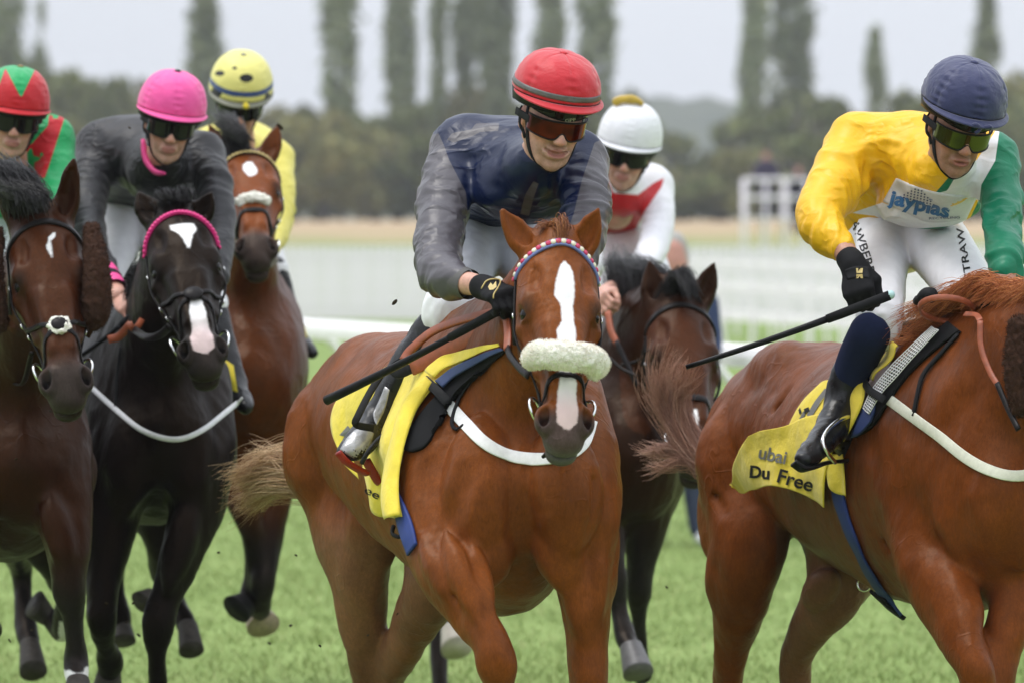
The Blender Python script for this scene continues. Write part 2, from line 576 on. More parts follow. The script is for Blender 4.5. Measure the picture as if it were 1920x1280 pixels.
def cloth_mat(name, base, masks=(), rough=.42, bump=.35, scale=26, sheen=.1, weave=0.15, var=.05, spec=.28, crz=1.4):
    b = NB(name)
    c = None
    for an, col in masks:
        c = b.mix(b.ramp(b.attr(an, 'Fac'), -.0007, .0007, 0, 1), c if c is not None else base, col)
    n1 = b.noise(scale, 4, .55); n2 = b.noise(900, 1)
    cz = b.noise(scale * .55, 2, .5, stretch=(.7, 1, 1.3)); ca = b.math('ABSOLUTE', b.math('SUBTRACT', cz, .5), 0)
    crease = b.math('MULTIPLY', b.ramp(ca, 0, .09, 1, 0), b.ramp(b.noise(5, 2), .42, .62, 0, 1))
    f = b.ramp(n1, .25, .75, 1 - var, 1 + var)
    c = b.mix(1.0, c if c is not None else base, f, 'MULTIPLY')
    nm = b.bump(n2, weave, .0006)
    nm = b.bump(n1, bump, .006, nm)
    nm = b.bump(crease, min(1, bump * crz), .007, nm)
    b.fin(c, rough, nm, Sheen_Weight=sheen)
    b.b.inputs['Specular IOR Level'].default_value = spec
    return b.m
# ------------------------------------------------------------------ horses
class HeadFrame:
    """local head axes: t from poll to muzzle, y to the picture's right, z out of the forehead"""
    def __init__(self, poll, nose, yaw=0, roll=0, s=1.0):
        self.o = np.asarray(poll, float)
        self.a = nrm(np.asarray(nose, float) - self.o)
        y = np.array([math.cos(R(yaw)), math.sin(R(yaw)), math.tan(R(roll))])
        y = nrm(y - self.a * (y @ self.a))
        self.l = y
        z = np.cross(self.a, y)
        self.n = z if z[1] < 0 else -z
        self.s = s
    def p(self, t, y, z):
        return self.o + self.s * (self.a * t + self.l * y + self.n * z)
    def inv(self, P):
        D = (np.asarray(P, float) - self.o) / self.s
        return D @ self.a, D @ self.l, D @ self.n
    def ax(self):
        return [self.a, self.l, self.n]

def add_horse_head(F, H, ears, flare=1.0, ear_open=1.0):
    p, s = H.p, H.s
    lo = lambda pts, k, **kw: F.loft([p(*q[:3]) for q in pts], [(q[3] * s, q[4] * s) for q in pts], k=k * s, side=H.l, **kw)
    el = lambda c, r, k, mode='u', ax=None: F.ell(p(*c), np.array(r) * s, ax or H.ax(), k=k * s, mode=mode)
    lo([(-.03, 0, -.065, .060, .05), (.05, 0, -.056, .088, .062), (.12, 0, -.052, .094, .064), (.20, 0, -.052, .086, .064),
        (.29, 0, -.050, .068, .058), (.39, 0, -.054, .056, .052), (.48, 0, -.058, .051, .048), (.55, 0, -.070, .052, .050), (.595, 0, -.085, .044, .044)], .02)
    lo([(.04, 0, -.13, .072, .09), (.16, 0, -.135, .080, .10), (.28, 0, -.12, .068, .082), (.40, 0, -.11, .054, .058), (.50, 0, -.105, .048, .045), (.58, 0, -.105, .046, .040)], .03)
    lo([(.10, 0, -.20, .050, .055), (.22, 0, -.205, .056, .056), (.34, 0, -.178, .044, .045), (.45, 0, -.150, .036, .032), (.54, 0, -.142, .036, .030), (.592, 0, -.142, .032, .026)], .03)
    F.ell(p(.10, 0, -.030), np.array([.10, .072, .034]) * s, H.ax(), k=.04 * s)       # broad flat forehead
    for q in (-1, 1):
        el((.170, q * .056, -.150), (.135, .042, .095), .03)              # round cheek
        el((.190, q * .080, -.036), (.042, .022, .026), .026)             # brow
        F.seg(p(.150, q * .050, -.020), p(.188, q * .088, -.034), .017 * s, .013 * s, k=.022 * s)
        F.seg(p(.08, q * .082, -.062), p(.235, q * .092, -.082), .018 * s, .018 * s, k=.03 * s)
        F.seg(p(.25, q * .082, -.092), p(.385, q * .060, -.085), .014 * s, .008 * s, k=.035 * s)
        el((.128, q * .068, -.004), (.036, .014, .010), .022, 's')        # hollow over the eye
        el((.217, q * .106, -.052), (.024, .016, .018), .012, 's')        # socket
        F.loft([p(.226, q * .078, -.030), p(.204, q * .092, -.036), p(.198, q * .099, -.052), p(.212, q * .100, -.068)], [.004 * s, .0075 * s, .0075 * s, .004 * s], k=.008 * s)   # upper lid
        F.loft([p(.226, q * .078, -.030), p(.236, q * .090, -.044), p(.234, q * .097, -.058), p(.220, q * .099, -.068)], [.003 * s, .0045 * s, .0045 * s, .003 * s], k=.008 * s)
        F.seg(p(.28, q * .036, -.012), p(.47, q * .026, -.016), .014 * s, .011 * s, k=.025 * s)    # nasal bones
        F.seg(p(.41, q * .068, -.050), p(.50, q * .062, -.05), .010 * s, .012 * s, k=.02 * s, mode='s')
        el((.553, q * .050 * flare, -.064), (.042, .028, .036), .018)
        el((.560, q * .055 * flare, -.030), (.029, .020, .026), .006, 's')
        el((.572, q * .050 * flare, -.060), (.018, .014, .020), .008, 's')
        F.loft([p(.525, q * .040, -.032), p(.545, q * .032, -.030), p(.575, q * .036, -.044), p(.594, q * .050, -.060)], [.007 * s, .010 * s, .009 * s, .006 * s], k=.010 * s)
    el((.596, 0, -.095), (.030, .046, .030), .018)
    el((.602, 0, -.143), (.026, .038, .026), .014)
    el((.628, 0, -.120), (.030, .06, .0045), .006, 's')
    el((.60, 0, -.068), (.018, .005, .012), .010, 's')
    for q, tip in zip((-1, 1), ears):
        if tip is None: continue
        b0 = p(-.005, q * .058, -.070); tip = np.asarray(tip)
        d = tip - b0; Ln = np.linalg.norm(d); d = d / Ln
        side = nrm(np.cross(d, H.n))
        fw = nrm(np.cross(side, d)); fw = fw if fw @ H.n > 0 else -fw
        fw = nrm(fw + H.l * q * .35 * ear_open)
        side = nrm(np.cross(d, fw))
        mid = lambda f, o=0: b0 + d * Ln * f + fw * o
        F.loft([mid(-.08), mid(.15), mid(.40, -.004), mid(.70, -.002), mid(.93), mid(1.0)],
               [(.034 * s, .034 * s), (.034 * s, .030 * s), (.039 * s, .024 * s), (.028 * s, .016 * s), (.009 * s, .008 * s), (.003, .003)], k=.03 * s, side=side)
        F.loft([mid(.20, .022 * s), mid(.42, .020 * s), mid(.68, .014 * s), mid(.86, .008 * s)],
               [(.010 * s, .012 * s), (.024 * s, .017 * s), (.016 * s, .011 * s), (.004 * s, .004 * s)], k=.008, side=side, mode='s')

def strands(S, r0, r1, seg=3):
    """(N,M,3) polylines -> one mesh of tapering three-sided hairs"""
    S = np.asarray(S, float); N, M, _ = S.shape
    T = np.gradient(S, axis=1); T /= np.linalg.norm(T, axis=2, keepdims=True) + 1e-12
    ref = np.array([.31, .77, .55])
    u = np.cross(T, ref); u /= np.linalg.norm(u, axis=2, keepdims=True) + 1e-12
    v = np.cross(T, u)
    r0 = np.broadcast_to(np.asarray(r0, float), (N,)); r1 = np.broadcast_to(np.asarray(r1, float), (N,))
    f = np.linspace(0, 1, M)[None, :] ** 1.3
    rad = (r0[:, None] * (1 - f) + r1[:, None] * f)[..., None]
    V = np.stack([S + rad * (math.cos(2 * math.pi * j / seg) * u + math.sin(2 * math.pi * j / seg) * v) for j in range(seg)], 2)
    V = V.reshape(-1, 3)
    n, m, j = np.meshgrid(np.arange(N), np.arange(M - 1), np.arange(seg), indexing='ij')
    a = (n * M + m) * seg; j2 = (j + 1) % seg
    Q = np.stack([a + j, a + j2, a + seg + j2, a + seg + j], -1).reshape(-1, 4)
    return V, Q
def hair(name, S, mat, parent, r0=.0012, r1=.0003):
    r0, r1 = r0 * .95, r1 * .95
    Vs, Qs, n = [], [], 0
    for A in (S if isinstance(S, list) else [S]):
        V, Q = strands(A, r0, r1); Vs.append(V); Qs.append(Q + n); n += len(V)
    return mesh_np(name, np.vstack(Vs), np.vstack(Qs), mat, parent)
def hair_lock(path, spread0, spread1, n, M=9, seed=0, wild=.02, lenvar=.35, bend=None):
    """n hairs following a path (list of points), root spread and tip spread in metres"""
    n = int(n * .85); M = min(M, 8)
    g = np.random.default_rng(seed)
    P = catmull(np.asarray(path, float), M)
    S = np.repeat(P[None], n, 0)
    f = np.linspace(0, 1, M)[None, :, None]
    a = g.normal(0, 1, (n, 1, 3)) * spread0; b = g.normal(0, 1, (n, 1, 3)) * spread1
    # hairs gather in tufts
    tufts = g.normal(0, 1, (max(3, n // 14), 3)) * spread1
    b = .35 * b + .8 * tufts[g.integers(0, len(tufts), n)][:, None]
    S = S + a * (1 - f) + b * f ** 1.5
    nt_ = max(3, n // 22); ti = g.integers(0, nt_, n)
    ph = g.uniform(0, 6.28, (nt_, 1, 3))[ti]; fr = g.uniform(.7, 1.5, (nt_, 1, 3))[ti]
    S = S + wild * f * np.sin(ph + fr * 5 * f) + wild * .25 * f * np.sin(g.uniform(0, 6.28, (n, 1, 3)) + 4 * f)
    ln = 1 - g.uniform(0, lenvar, (n, 1, 1))
    base = S[:, :1]
    idx = f * ln
    # shorten along the path
    out = np.empty_like(S)
    u = (idx[..., 0]) * (M - 1)
    i = np.clip(u.astype(int), 0, M - 2); t = (u - i)[..., None]
    r = np.arange(n)[:, None]
    return S[r, i] * (1 - t) + S[r, i + 1] * t
def hair_mat(name, cols, rough=.5):
    if name in MATS: return MATS[name]
    b = NB(name)
    r = b.n('ShaderNodeNewGeometry')
    cr = b.n('ShaderNodeValToRGB')
    e = cr.color_ramp.elements
    e[0].color = (*cols[0], 1); e[1].color = (*cols[-1], 1)
    for i, c in enumerate(cols[1:-1]):
        x = e.new((i + 1) / (len(cols) - 1)); x.color = (*c, 1)
    b.l(r.outputs['Random Per Island'], cr.inputs[0])
    MATS[name] = b.fin(cr.outputs[0], rough, None)
    b.b.inputs['Specular IOR Level'].default_value = .35
    return MATS[name]

def hoof_mesh(top, bot, r0, r1, mat, parent, fwd):
    ax = nrm(np.asarray(bot) - top)
    m = MB()
    V = []; seg = 20
    u = nrm(np.asarray(fwd) - ax * (np.asarray(fwd) @ ax)); v = np.cross(ax, u)
    prof = [(0, .90), (.06, 1.0), (.5, .5), (.92, 0), (1.0, 0)]
    L_ = np.linalg.norm(np.asarray(bot) - top)
    for f, _ in prof:
        r = r0 + (r1 - r0) * min(f, .95)
        for j in range(seg):
            a = 2 * math.pi * j / seg
            k = 1.12 if math.cos(a) > 0 else .86
            V.append(np.asarray(top) + ax * L_ * f + u * (r * math.cos(a) * k + .25 * f * r) + v * r * math.sin(a) * .95)
    F = [(i * seg + j, i * seg + (j + 1) % seg, (i + 1) * seg + (j + 1) % seg, (i + 1) * seg + j) for i in range(len(prof) - 1) for j in range(seg)]
    F += [tuple(range(seg)), tuple(range((len(prof) - 1) * seg, len(prof) * seg))]
    m.add(V, F)
    return m.build('hoof', mat, parent)

EYE = None
def make_horse(sp):
    t0 = time.time()
    F = Field()
    tr = np.array([list(W(*q[:3])) + list(q[3:]) for q in sp['trunk']])
    fw = tr[0, :3] - tr[-1, :3]; fw[2] = 0; fw = nrm(fw)
    side = nrm(np.cross(fw, [0, 0, 1.0]))
    if side[0] < 0: side = -side
    F.loft(tr[:, :3], tr[:, 3:], k=.03, side=side, n=16 * len(tr))
    nk = np.array([list(W(*q[:3])) + list(q[3:]) for q in sp['neck']])
    F.loft(nk[:, :3], nk[:, 3:], k=.08, side=side, n=14 * len(nk))
    for leg in sp.get('legs', ()):
        q = np.array([list(W(*x[:3])) + ([x[3], x[4]] if len(x) > 4 else [x[3], x[3]]) for x in leg])
        F.loft(q[:, :3], q[:, 3:], k=sp.get('leg_k', .05), side=side, n=9 * len(q))
    for a, b, r, k in sp.get('mus', ()):
        A, B = W(*a), W(*b)
        F.loft([A, A * .75 + B * .25, (A + B) / 2, A * .25 + B * .75, B], [r * .35, r * .85, r, r * .8, r * .3], k=k, n=15)
    for a, b, r, k in sp.get('grv', ()):
        F.seg(W(*a), W(*b), r, r, k=k, mode='s')
    hd = sp['head']
    H = None
    if hd:
        H = HeadFrame(W(*hd['poll']), W(*hd['nose']), hd.get('yaw', 0), hd.get('roll', 0), hd.get('s', 1.0))
        add_horse_head(F, H, [W(*e) if e else None for e in hd['ears']], hd.get('flare', 1.0), hd.get('open', 1.0))
    root_at = np.array([tr[len(tr) // 2, 0], tr[len(tr) // 2, 1], 0.0])
    root = thing('horse', root_at, sp['label'], 'horse', 'racehorses in the galloping field')
    h, hh = sp.get('h', .009), sp.get('hh', .005)
    lo, hi = F.bbox()
    lo = np.maximum(lo, [-9, 0, 0.0])
    parts = []
    if H:
        # head at a finer grid, split from the rest at a plane across the throat
        cpt = H.p(-.10, 0, -.10)
        pn = nrm(H.a * .8 + H.n * .6) if hd.get('cut') is None else nrm(np.asarray(hd['cut'], float))
        cor = np.array([H.p(t, y, z) for t in (-.08, .68) for y in (-.16, .16) for z in (-.28, .05)] + [W(*e) for e in hd['ears'] if e])
        hlo, hhi = cor.min(0) - .03, cor.max(0) + .03
        Vh, Qh = F.mesh(hh, hlo, hhi, 1)
        def inbox(P, m): return ((P > hlo + m) & (P < hhi - m)).all(1)
        Vb, Qb = F.mesh(h, lo, hi, 3)
        cb = Vb[Qb].mean(1); ch = Vh[Qh].mean(1)
        keep_b = ~inbox(cb, .022)
        keep_h = inbox(ch, .012)
        V = np.vstack([Vb, Vh]); Q = np.vstack([Qb[keep_b], Qh[keep_h] + len(Vb)])
    else:
        V, Q = F.mesh(h, lo, hi, 3)
    used = np.unique(Q); mp = np.full(len(V), -1, np.int64); mp[used] = np.arange(len(used))
    V = V[used]; Q = mp[Q]
    # muscle and skin relief: broad swells, strings of tendon along the legs
    N = vnormals(V, Q)
    rl = 1.0
    if H:
        t_, y_, z_ = H.inv(V)
        rl = np.where((t_ > -.06) & (t_ < .7) & (np.abs(y_) < .16) & (z_ > -.26) & (z_ < .08), .10, 1.0)
    hgt_ =   .0058 * fbm(V, 7.5, 3, 17) + .0048 * (.5 - np.abs(fbm(V * np.array([1.6, 1, .55]), 9, 2, 23)))
    V = V + N * (hgt_ * rl)[:, None]
    px, py, d = PX(V)
    hc = H.inv(V) if H else (np.full(len(V), -9.), np.zeros(len(V)), np.zeros(len(V)))
    colr, colb, mark = sp['color'](V, px, py, d, hc)
    body = mesh_np('body', V, Q, sp['mat'], root, {'Col': colr, 'ColB': colb, 'mark': mark})
    if H:
        for q in (-1, 1):
            e = MB().sphere(H.p(.217, q * .079, -.050), .0245 * H.s, H.ax(), 16, 12).build('eye', MATS['horse_eye'], root)
    print('horse', sp['label'][:30], len(V), round(time.time() - t0, 1))
    return root, F, H, body, side

# ------------------------------------------------------------------ riders
class ManHead:
    """x to the picture's right, y out of the face, z up"""
    def __init__(self, c, yaw=0, pitch=0, roll=0, s=1.0):
        M = Matrix.Rotation(R(yaw), 3, 'Z') @ Matrix.Rotation(R(roll), 3, 'Y') @ Matrix.Rotation(R(pitch), 3, 'X')
        # unrotated: faces the camera (-Y)
        self.x = np.array(M @ Vector((1, 0, 0))); self.y = np.array(M @ Vector((0, -1, 0))); self.z = np.array(M @ Vector((0, 0, 1)))
        self.o = np.asarray(c, float); self.s = s
    def p(self, x, y, z): return self.o + self.s * (self.x * x + self.y * y + self.z * z)
    def inv(self, P):
        D = (np.asarray(P) - self.o) / self.s
        return D @ self.x, D @ self.y, D @ self.z
    def ax(self): return [self.x, self.y, self.z]

def face_field(F, H, neck_to=None, mouth='closed', narrow=1.05):
    H.F = F
    p, s = H.p, H.s
    el = lambda c, r, k, mode='u': F.ell(p(*c), np.array(r) * s, H.ax(), k=k * s, mode=mode)
    sg = lambda a, b, r0, r1, k, mode='u': F.seg(p(*a), p(*b), r0 * s, r1 * s, k=k * s, mode=mode)
    w = narrow
    el((0, -.01, .03), (.076, .095, .10), .02)
    F.loft([p(0, .01, .0), p(0, .022, -.045), p(0, .040, -.080), p(0, .062, -.105)], [(.068 * w * s, .070 * s), (.060 * w * s, .060 * s), (.046 * w * s, .042 * s), (.026 * w * s, .024 * s)], k=.02 * s, side=H.x)
    el((0, .076, -.106), (.020 * w, .015, .015), .016)                 # chin
    for q in (-1, 1):
        el((q * .044 * w, .066, -.022), (.022, .022, .018), .022)      # cheekbones
        el((q * .030 * w, .068, -.058), (.018, .018, .024), .02)
        sg((q * .060 * w, .0, -.055), (q * .030 * w, .060, -.100), .012, .010, .02)    # jawline
        el((q * .0115, .105, -.036), (.0080, .0105, .0078), .006)      # wings of the nose
        el((q * .0070, .110, -.0445), (.0045, .006, .004), .003, 's')
        el((q * .030, .094, .004), (.017, .012, .010), .012, 's')      # eye hollows
        el((q * .079, -.012, -.012), (.009, .020, .032), .008)         # ears
        el((q * .087, -.008, -.010), (.004, .011, .018), .006, 's')
        sg((q * .022, .098, -.045), (q * .034, .082, -.072), .002, .002, .014, 's')
    sg((0, .090, .016), (0, .111, -.030), .0085, .0105, .012)
    el((0, .1145, -.034), (.0090, .009, .0085), .008)
    el((0, .094, .022), (.042, .012, .010), .014)
    lw = 1.28 if mouth == 'smile' else 1.0
    el((0, .090, -.070), (.028 * lw, .012, .017), .014)
    el((0, .0975, -.0640), (.0245 * lw, .0068, .0048), .005)
    el((0, .0955, -.0770), (.0205 * lw, .0072, .0056), .005)
    if mouth == 'open':
        el((0, .1020, -.0705), (.0200, .0130, .0040), .003, 's')
    elif mouth == 'smile':
        el((0, .092, -.0815), (.024, .0085, .0062), .006)
        F.loft([p(-.031, .084, -.0600), p(-.018, .0985, -.0680), p(0, .103, -.0715), p(.018, .0985, -.0680), p(.031, .084, -.0600)], [(.0018 * s, .006 * s), (.0060 * s, .010 * s), (.0074 * s, .012 * s), (.0060 * s, .010 * s), (.0018 * s, .006 * s)], k=.002 * s, side=H.z, mode='s')
    else:
        F.loft([p(-.026, .087, -.069), p(0, .106, -.0705), p(.026, .087, -.069)], [.0012 * s, .0022 * s, .0012 * s], k=.003 * s, mode='s')
    if neck_to is not None:
        F.loft([p(0, -.025, -.03), p(0, -.018, -.085), neck_to], [.055 * s, .054 * s, .062 * s], k=.03 * s)

def helmet(H, parent, mat, opt):
    """silk cap stretched over the skull cap: six panels with puckered seams, peak, strap, dark lining"""
    s = H.s
    rx, ry, rz = opt.get('r', (.123, .148, .150))
    cz, cy = opt.get('cz', .040), -.014
    pk = opt.get('tilt', .10)                                        # rim rises towards the front
    g = random.Random(opt.get('seed', 1))
    ph = [g.uniform(0, 6.28) for _ in range(8)]
    def rim(a): return opt.get('rim', -.005) + pk * ry * math.cos(a) * .6
    def surf(u, v, off=0):
        a = u * 2 * math.pi                                           # a=0 front
        th = v * math.pi / 2
        sx, sy = math.sin(a), math.cos(a)
        r = max(0, math.cos(th)) ** .74 if v < 1 else 0
        z0 = rim(a)
        z = z0 + (rz - z0) * math.sin(th) ** .97
        f6 = (a / (2 * math.pi) * 6 + .5) % 1 - .5
        seam = math.exp(-(f6 / .05) ** 2)
        puck = math.sin(z * 300 + ph[int(a / (2 * math.pi) * 6 + .5) % 6]) * math.exp(-(f6 / .16) ** 2)
        wr = opt.get('wrinkle', 1) * (.0011 * puck - .0018 * seam + .0010 * math.sin(9 * a + 55 * z + ph[6]) * math.sin(40 * z + 3 * a + ph[7]))
        k = 1 + (wr + off) / .12
        return H.p(rx * r * sx * k, cy + ry * r * sy * k, cz + z * (1 + (off + wr * .5) / .15))
    nu, nv = 120, 44
    P, Fq = sheet(surf, nu, nv, True)
    uu = np.repeat(np.linspace(0, 1, nu, endpoint=False), nv); vv = np.tile(np.linspace(0, 1, nv), nu)
    at = opt['masks'](uu, vv, P) if 'masks' in opt else {}
    o = mesh_np('cap', P, Fq, mat, parent, at)
    thicken(o, .003)
    # peak
    pw = opt.get('peak', .030)
    def peak(u, v):
        a = (u - .5) * R(176)
        w = pw * max(0, math.cos(a * 1.02)) ** .6
        z = rim(a)
        return H.p((rx + w * v * .55) * math.sin(a), cy + (ry + w * v) * math.cos(a), cz + z - .004 - .010 * v * math.cos(a))
    P, Fq = sheet(peak, 49, 6)
    thicken(mesh_np('peak', P, Fq, opt.get('peak_mat', mat), parent), .004, 0)
    # dark lining and harness below the rim
    def lin(u, v):
        a = u * 2 * math.pi
        z = rim(a) - .002 - v * (.030 + .022 * max(0, -math.cos(a)))
        k = .96 - .07 * v
        return H.p(rx * k * math.sin(a), cy + ry * k * math.cos(a), cz + z)
    P, Fq = sheet(lin, 64, 5, True)
    thicken(mesh_np('helmet_shell', P, Fq, MATS['black_plastic'], parent), .004)
    if 'band' in opt:
        bm_, v0, v1 = opt['band']
        P, Fq = sheet(lambda u, v: surf(u, v0 + (v1 - v0) * v, .0015), 120, 4, True)
        thicken(mesh_np('cap_band', P, Fq, bm_, parent), .002)
    mb = MB(); mb.sphere(surf(0, 1, .002), np.array([.012, .012, .005]) * s, H.ax(), 12, 6)
    mb.build('cap_button', opt.get('button', mat), parent)
    return surf

def goggles(H, parent, mat, opt):
    zc, hgt, up = opt.get('z', .004), opt.get('h', .046), opt.get('lid', True)
    def lens(u, v, off=0):
        a = (u - .5) * R(150)
        x = .083 * math.sin(a); y = .006 + .098 * math.cos(a) ** .8 if abs(a) < R(89) else .006
        notch = .022 * math.exp(-((x) / .014) ** 2) + .010 * (abs(x) / .083) ** 2
        z0 = zc - hgt * .62 + notch; z1 = zc + hgt * .5
        return H.p(x * (1 + off * 8), y + .006 + off, z0 + (z1 - z0) * v)
    P, Fq = sheet(lens, 61, 13)
    o = mesh_np('goggles', P, Fq, mat, parent); thicken(o, .003, 0)
    m = MB()
    m.tube([lens(i / 40, 0, .002) for i in range(41)], .0022, 6)
    m.tube([lens(i / 40, 1, .002) for i in range(41)], .003, 6)
    m.build('goggle_frame', MATS['black_plastic'], o if False else parent)
    # elastic to the back of the head
    for q in (0, 1):
        e = lens(q, .6); sx = 1 if q else -1
        b = H.p(sx * .098, -.02, zc + .006)
        MB().strap(catmull([lens(.02 if not q else .98, .6), e, b], 8), np.array([H.x * sx] * 8), .020, .002).build('goggle_strap', MATS['black_web'], parent)
    if up:                                                            # spare pair pushed up under the peak
        lz0, lz1 = opt.get('lidz', (.030, .066))
        def l2(u, v):
            a = (u - .5) * R(150)
            return H.p((.094 + .008 * v) * math.sin(a), -.006 + (.118 + .012 * v) * math.cos(a), lz0 + (lz1 - lz0) * v - .008 * math.cos(a * 2) * (1 - v) + .008)
        P, Fq = sheet(l2, 41, 7)
        thicken(mesh_np('raised_goggles', P, Fq, MATS['dark_lens'], parent), .003, 0)
def chin_strap(H, parent):
    m = MB()
    for q in (-1, 1):
        P = catmull([H.p(q * .088, .018, .03), H.p(q * .080, .024, -.03), H.p(q * .060, .040, -.078), H.p(q * .028, .060, -.115), H.p(0, .066, -.124)], 22)
        P = H.F.project(P, 8, .0015); N = H.F.grad(P)
        m.strap(smooth_path(P, 3), N, .011, .003)
        P = H.F.project(catmull([H.p(q * .090, -.03, .02), H.p(q * .082, -.002, -.03), H.p(q * .074, .022, -.058)], 8), 6, .0015)
        m.strap(P, H.F.grad(P), .008, .003)
    m.build('chin_strap', MATS['black_web'], parent)

def sleeve_folds(arms, amp=.007, lam=.065, seed=0):
    """displacement of crescent folds running round each sleeve"""
    polys = [(catmull(np.array([W(*q[:3]) for q in a]), 40), i) for i, a in enumerate(arms)]
    def fn(V):
        out = np.zeros(len(V))
        best = np.full(len(V), 1e9)
        for P, i in polys:
            D = ((V[:, None, :] - P[None]) ** 2).sum(2); j = D.argmin(1); dm = np.sqrt(D[np.arange(len(V)), j])
            s = np.concatenate([[0], np.cumsum(np.linalg.norm(np.diff(P, axis=0), axis=1))])[j]
            Tn = np.gradient(P, axis=0)[j]; Tn /= np.linalg.norm(Tn, axis=1, keepdims=True)
            r = V - P[j]; s = s + (r * Tn).sum(1)
            u = np.cross(Tn, [0, .3, 1.0]); u /= np.linalg.norm(u, axis=1, keepdims=True) + 1e-9; w = np.cross(Tn, u)
            th = np.arctan2((r * u).sum(1), (r * w).sum(1))
            L_ = s.max()
            ph = s / lam + .42 * np.sin(th + i * 2 + seed) + .22 * np.sin(2 * th + seed * 1.7) + 1.9 * vnoise(V, 3.6, seed + i) + .7 * vnoise(V, 11, seed + 7)
            rid = (1 - np.abs(2 * (ph - np.floor(ph)) - 1)) ** 1.6
            ph2 = ph * 2.3 + .8 * vnoise(V, 9, seed + 3)
            rid2 = (1 - np.abs(2 * (ph2 - np.floor(ph2)) - 1)) ** 1.5
            patch = np.clip(.35 + 1.3 * vnoise(V, 6, seed + 20 + i), .0, 1.2)
            env = sstep(s, .06, .14) * (dm < .14)
            val = amp * (rid - .4 + .45 * (rid2 - .4)) * patch * env * (.7 + .6 * s / max(L_, .01))
            m = dm < best
            out = np.where(m, val, out); best = np.minimum(best, dm)
        return out
    return fn

def cloth_mesh(name, F, h, mat, parent, attrs=None, fold=0, ff=18, seed=0, dirs=None, smooth=2, lo=None, hi=None, foldfn=None, extra=None):
    V, Q = F.mesh(h, lo, hi, smooth)
    if fold:
        N = vnormals(V, Q)
        P = V + .03 * np.stack([vnoise(V, 6, seed + 1), vnoise(V, 6, seed + 2), vnoise(V, 6, seed + 3)], 1)
        if dirs is not None: P = P * np.asarray(dirs)
        r = 1 - np.abs(fbm(P, ff, 2, seed))                           # ridged: sharp crests, soft valleys
        amp = fold * (.5 + .5 * np.clip(vnoise(V, 5, seed + 9) + .4, 0, 1))
        if foldfn is not None: amp = amp * foldfn(V)
        V = V + N * ((r - .75) * amp)[:, None]
    if extra is not None:
        V = V + vnormals(V, Q) * extra(V)[:, None]; V = lap(V, Q, 1, .35)
    px, py, d = PX(V)
    at = {}
    for k_, f in (attrs or {}).items():
        at[k_] = f(V, px, py, d)
    return mesh_np(name, V, Q, mat, parent, at)
def px_mask(poly):
    return lambda V, px, py, d: np.clip(poly_sd(px, py, poly) / FPX * d, -.05, .05)
def px_masks(polys):
    return lambda V, px, py, d: np.clip(np.max([poly_sd(px, py, q) for q in polys], 0) / FPX * d, -.05, .05)

def decal(name, V2, faces, targets, mat, parent, off=.0015):
    """flat print laid on a surface: photo-pixel outline dropped onto the meshes it is printed on"""
    best = None
    bv = []
    for o in targets:
        me = o.data
        vs_ = np.empty(len(me.vertices) * 3, np.float32); me.vertices.foreach_get('co', vs_)
        vs_ = vs_.reshape(-1, 3) + np.array(o.matrix_parent_inverse.translation) + (np.array(o.parent.location) if o.parent else 0)
        bv.append(BVHTree.FromPolygons(vs_.tolist(), [tuple(p.vertices) for p in me.polygons]))
    out = []; miss = []
    for i, (x, y) in enumerate(V2):
        dr = Vector(W(x, y, 1.0) - CPOS).normalized(); hit = None
        for b in bv:
            r = b.ray_cast(Vector(CPOS), dr)
            if r[0] is not None and (hit is None or r[3] < hit[1]): hit = (r[0], r[3], r[1])
        if hit is None: out.append(None); miss.append(i)
        else: out.append(np.array(hit[0]) - np.array(dr) * off)
    ok = [i for i, q in enumerate(out) if q is not None]
    if not ok: return None
    for i in miss:
        j = min(ok, key=lambda k: (V2[k][0] - V2[i][0]) ** 2 + (V2[k][1] - V2[i][1]) ** 2)
        d = (out[j] - CPOS) @ FWD
        out[i] = W(V2[i][0], V2[i][1], d)
    return mesh_np(name, np.array(out), faces, mat, parent, smooth=False)
def text_2d(txt, size=1.0, bold=0.0, cuts=1):
    cu = bpy.data.curves.new('t', 'FONT'); cu.body = txt; cu.size = size; cu.offset = bold; cu.resolution_u = 4
    o = bpy.data.objects.new('t', cu); COL.objects.link(o)
    dg = bpy.context.evaluated_depsgraph_get()
    me = bpy.data.meshes.new_from_object(o.evaluated_get(dg))
    bm = bmesh.new(); bm.from_mesh(me)
    bmesh.ops.triangulate(bm, faces=bm.faces)
    if cuts: bmesh.ops.subdivide_edges(bm, edges=[e for e in bm.edges if e.calc_length() > size * .12], cuts=cuts)
    bmesh.ops.triangulate(bm, faces=bm.faces)
    bm.verts.ensure_lookup_table()
    V = np.array([v.co[:2] for v in bm.verts]); F_ = [tuple(v.index for v in f.verts) for f in bm.faces]
    bm.free(); bpy.data.objects.remove(o); bpy.data.curves.remove(cu); bpy.data.meshes.remove(me)
    return V, F_
def text_px(txt, p0, p1, height, bold=0.0, arc=0.0):
    """text from photo pixel p0 to p1 along its baseline, capital height in pixels"""
    V, F_ = text_2d(txt, 1.0, bold)
    x0, x1 = V[:, 0].min(), V[:, 0].max()
    p0, p1 = np.array(p0, float), np.array(p1, float)
    e = p1 - p0; Ln = np.linalg.norm(e); e /= Ln; n = np.array([e[1], -e[0]])
    u = (V[:, 0] - x0) / (x1 - x0)
    return p0 + np.outer(u * Ln, e) + np.outer(V[:, 1] / .69 * height + arc * np.sin(u * math.pi), n), F_

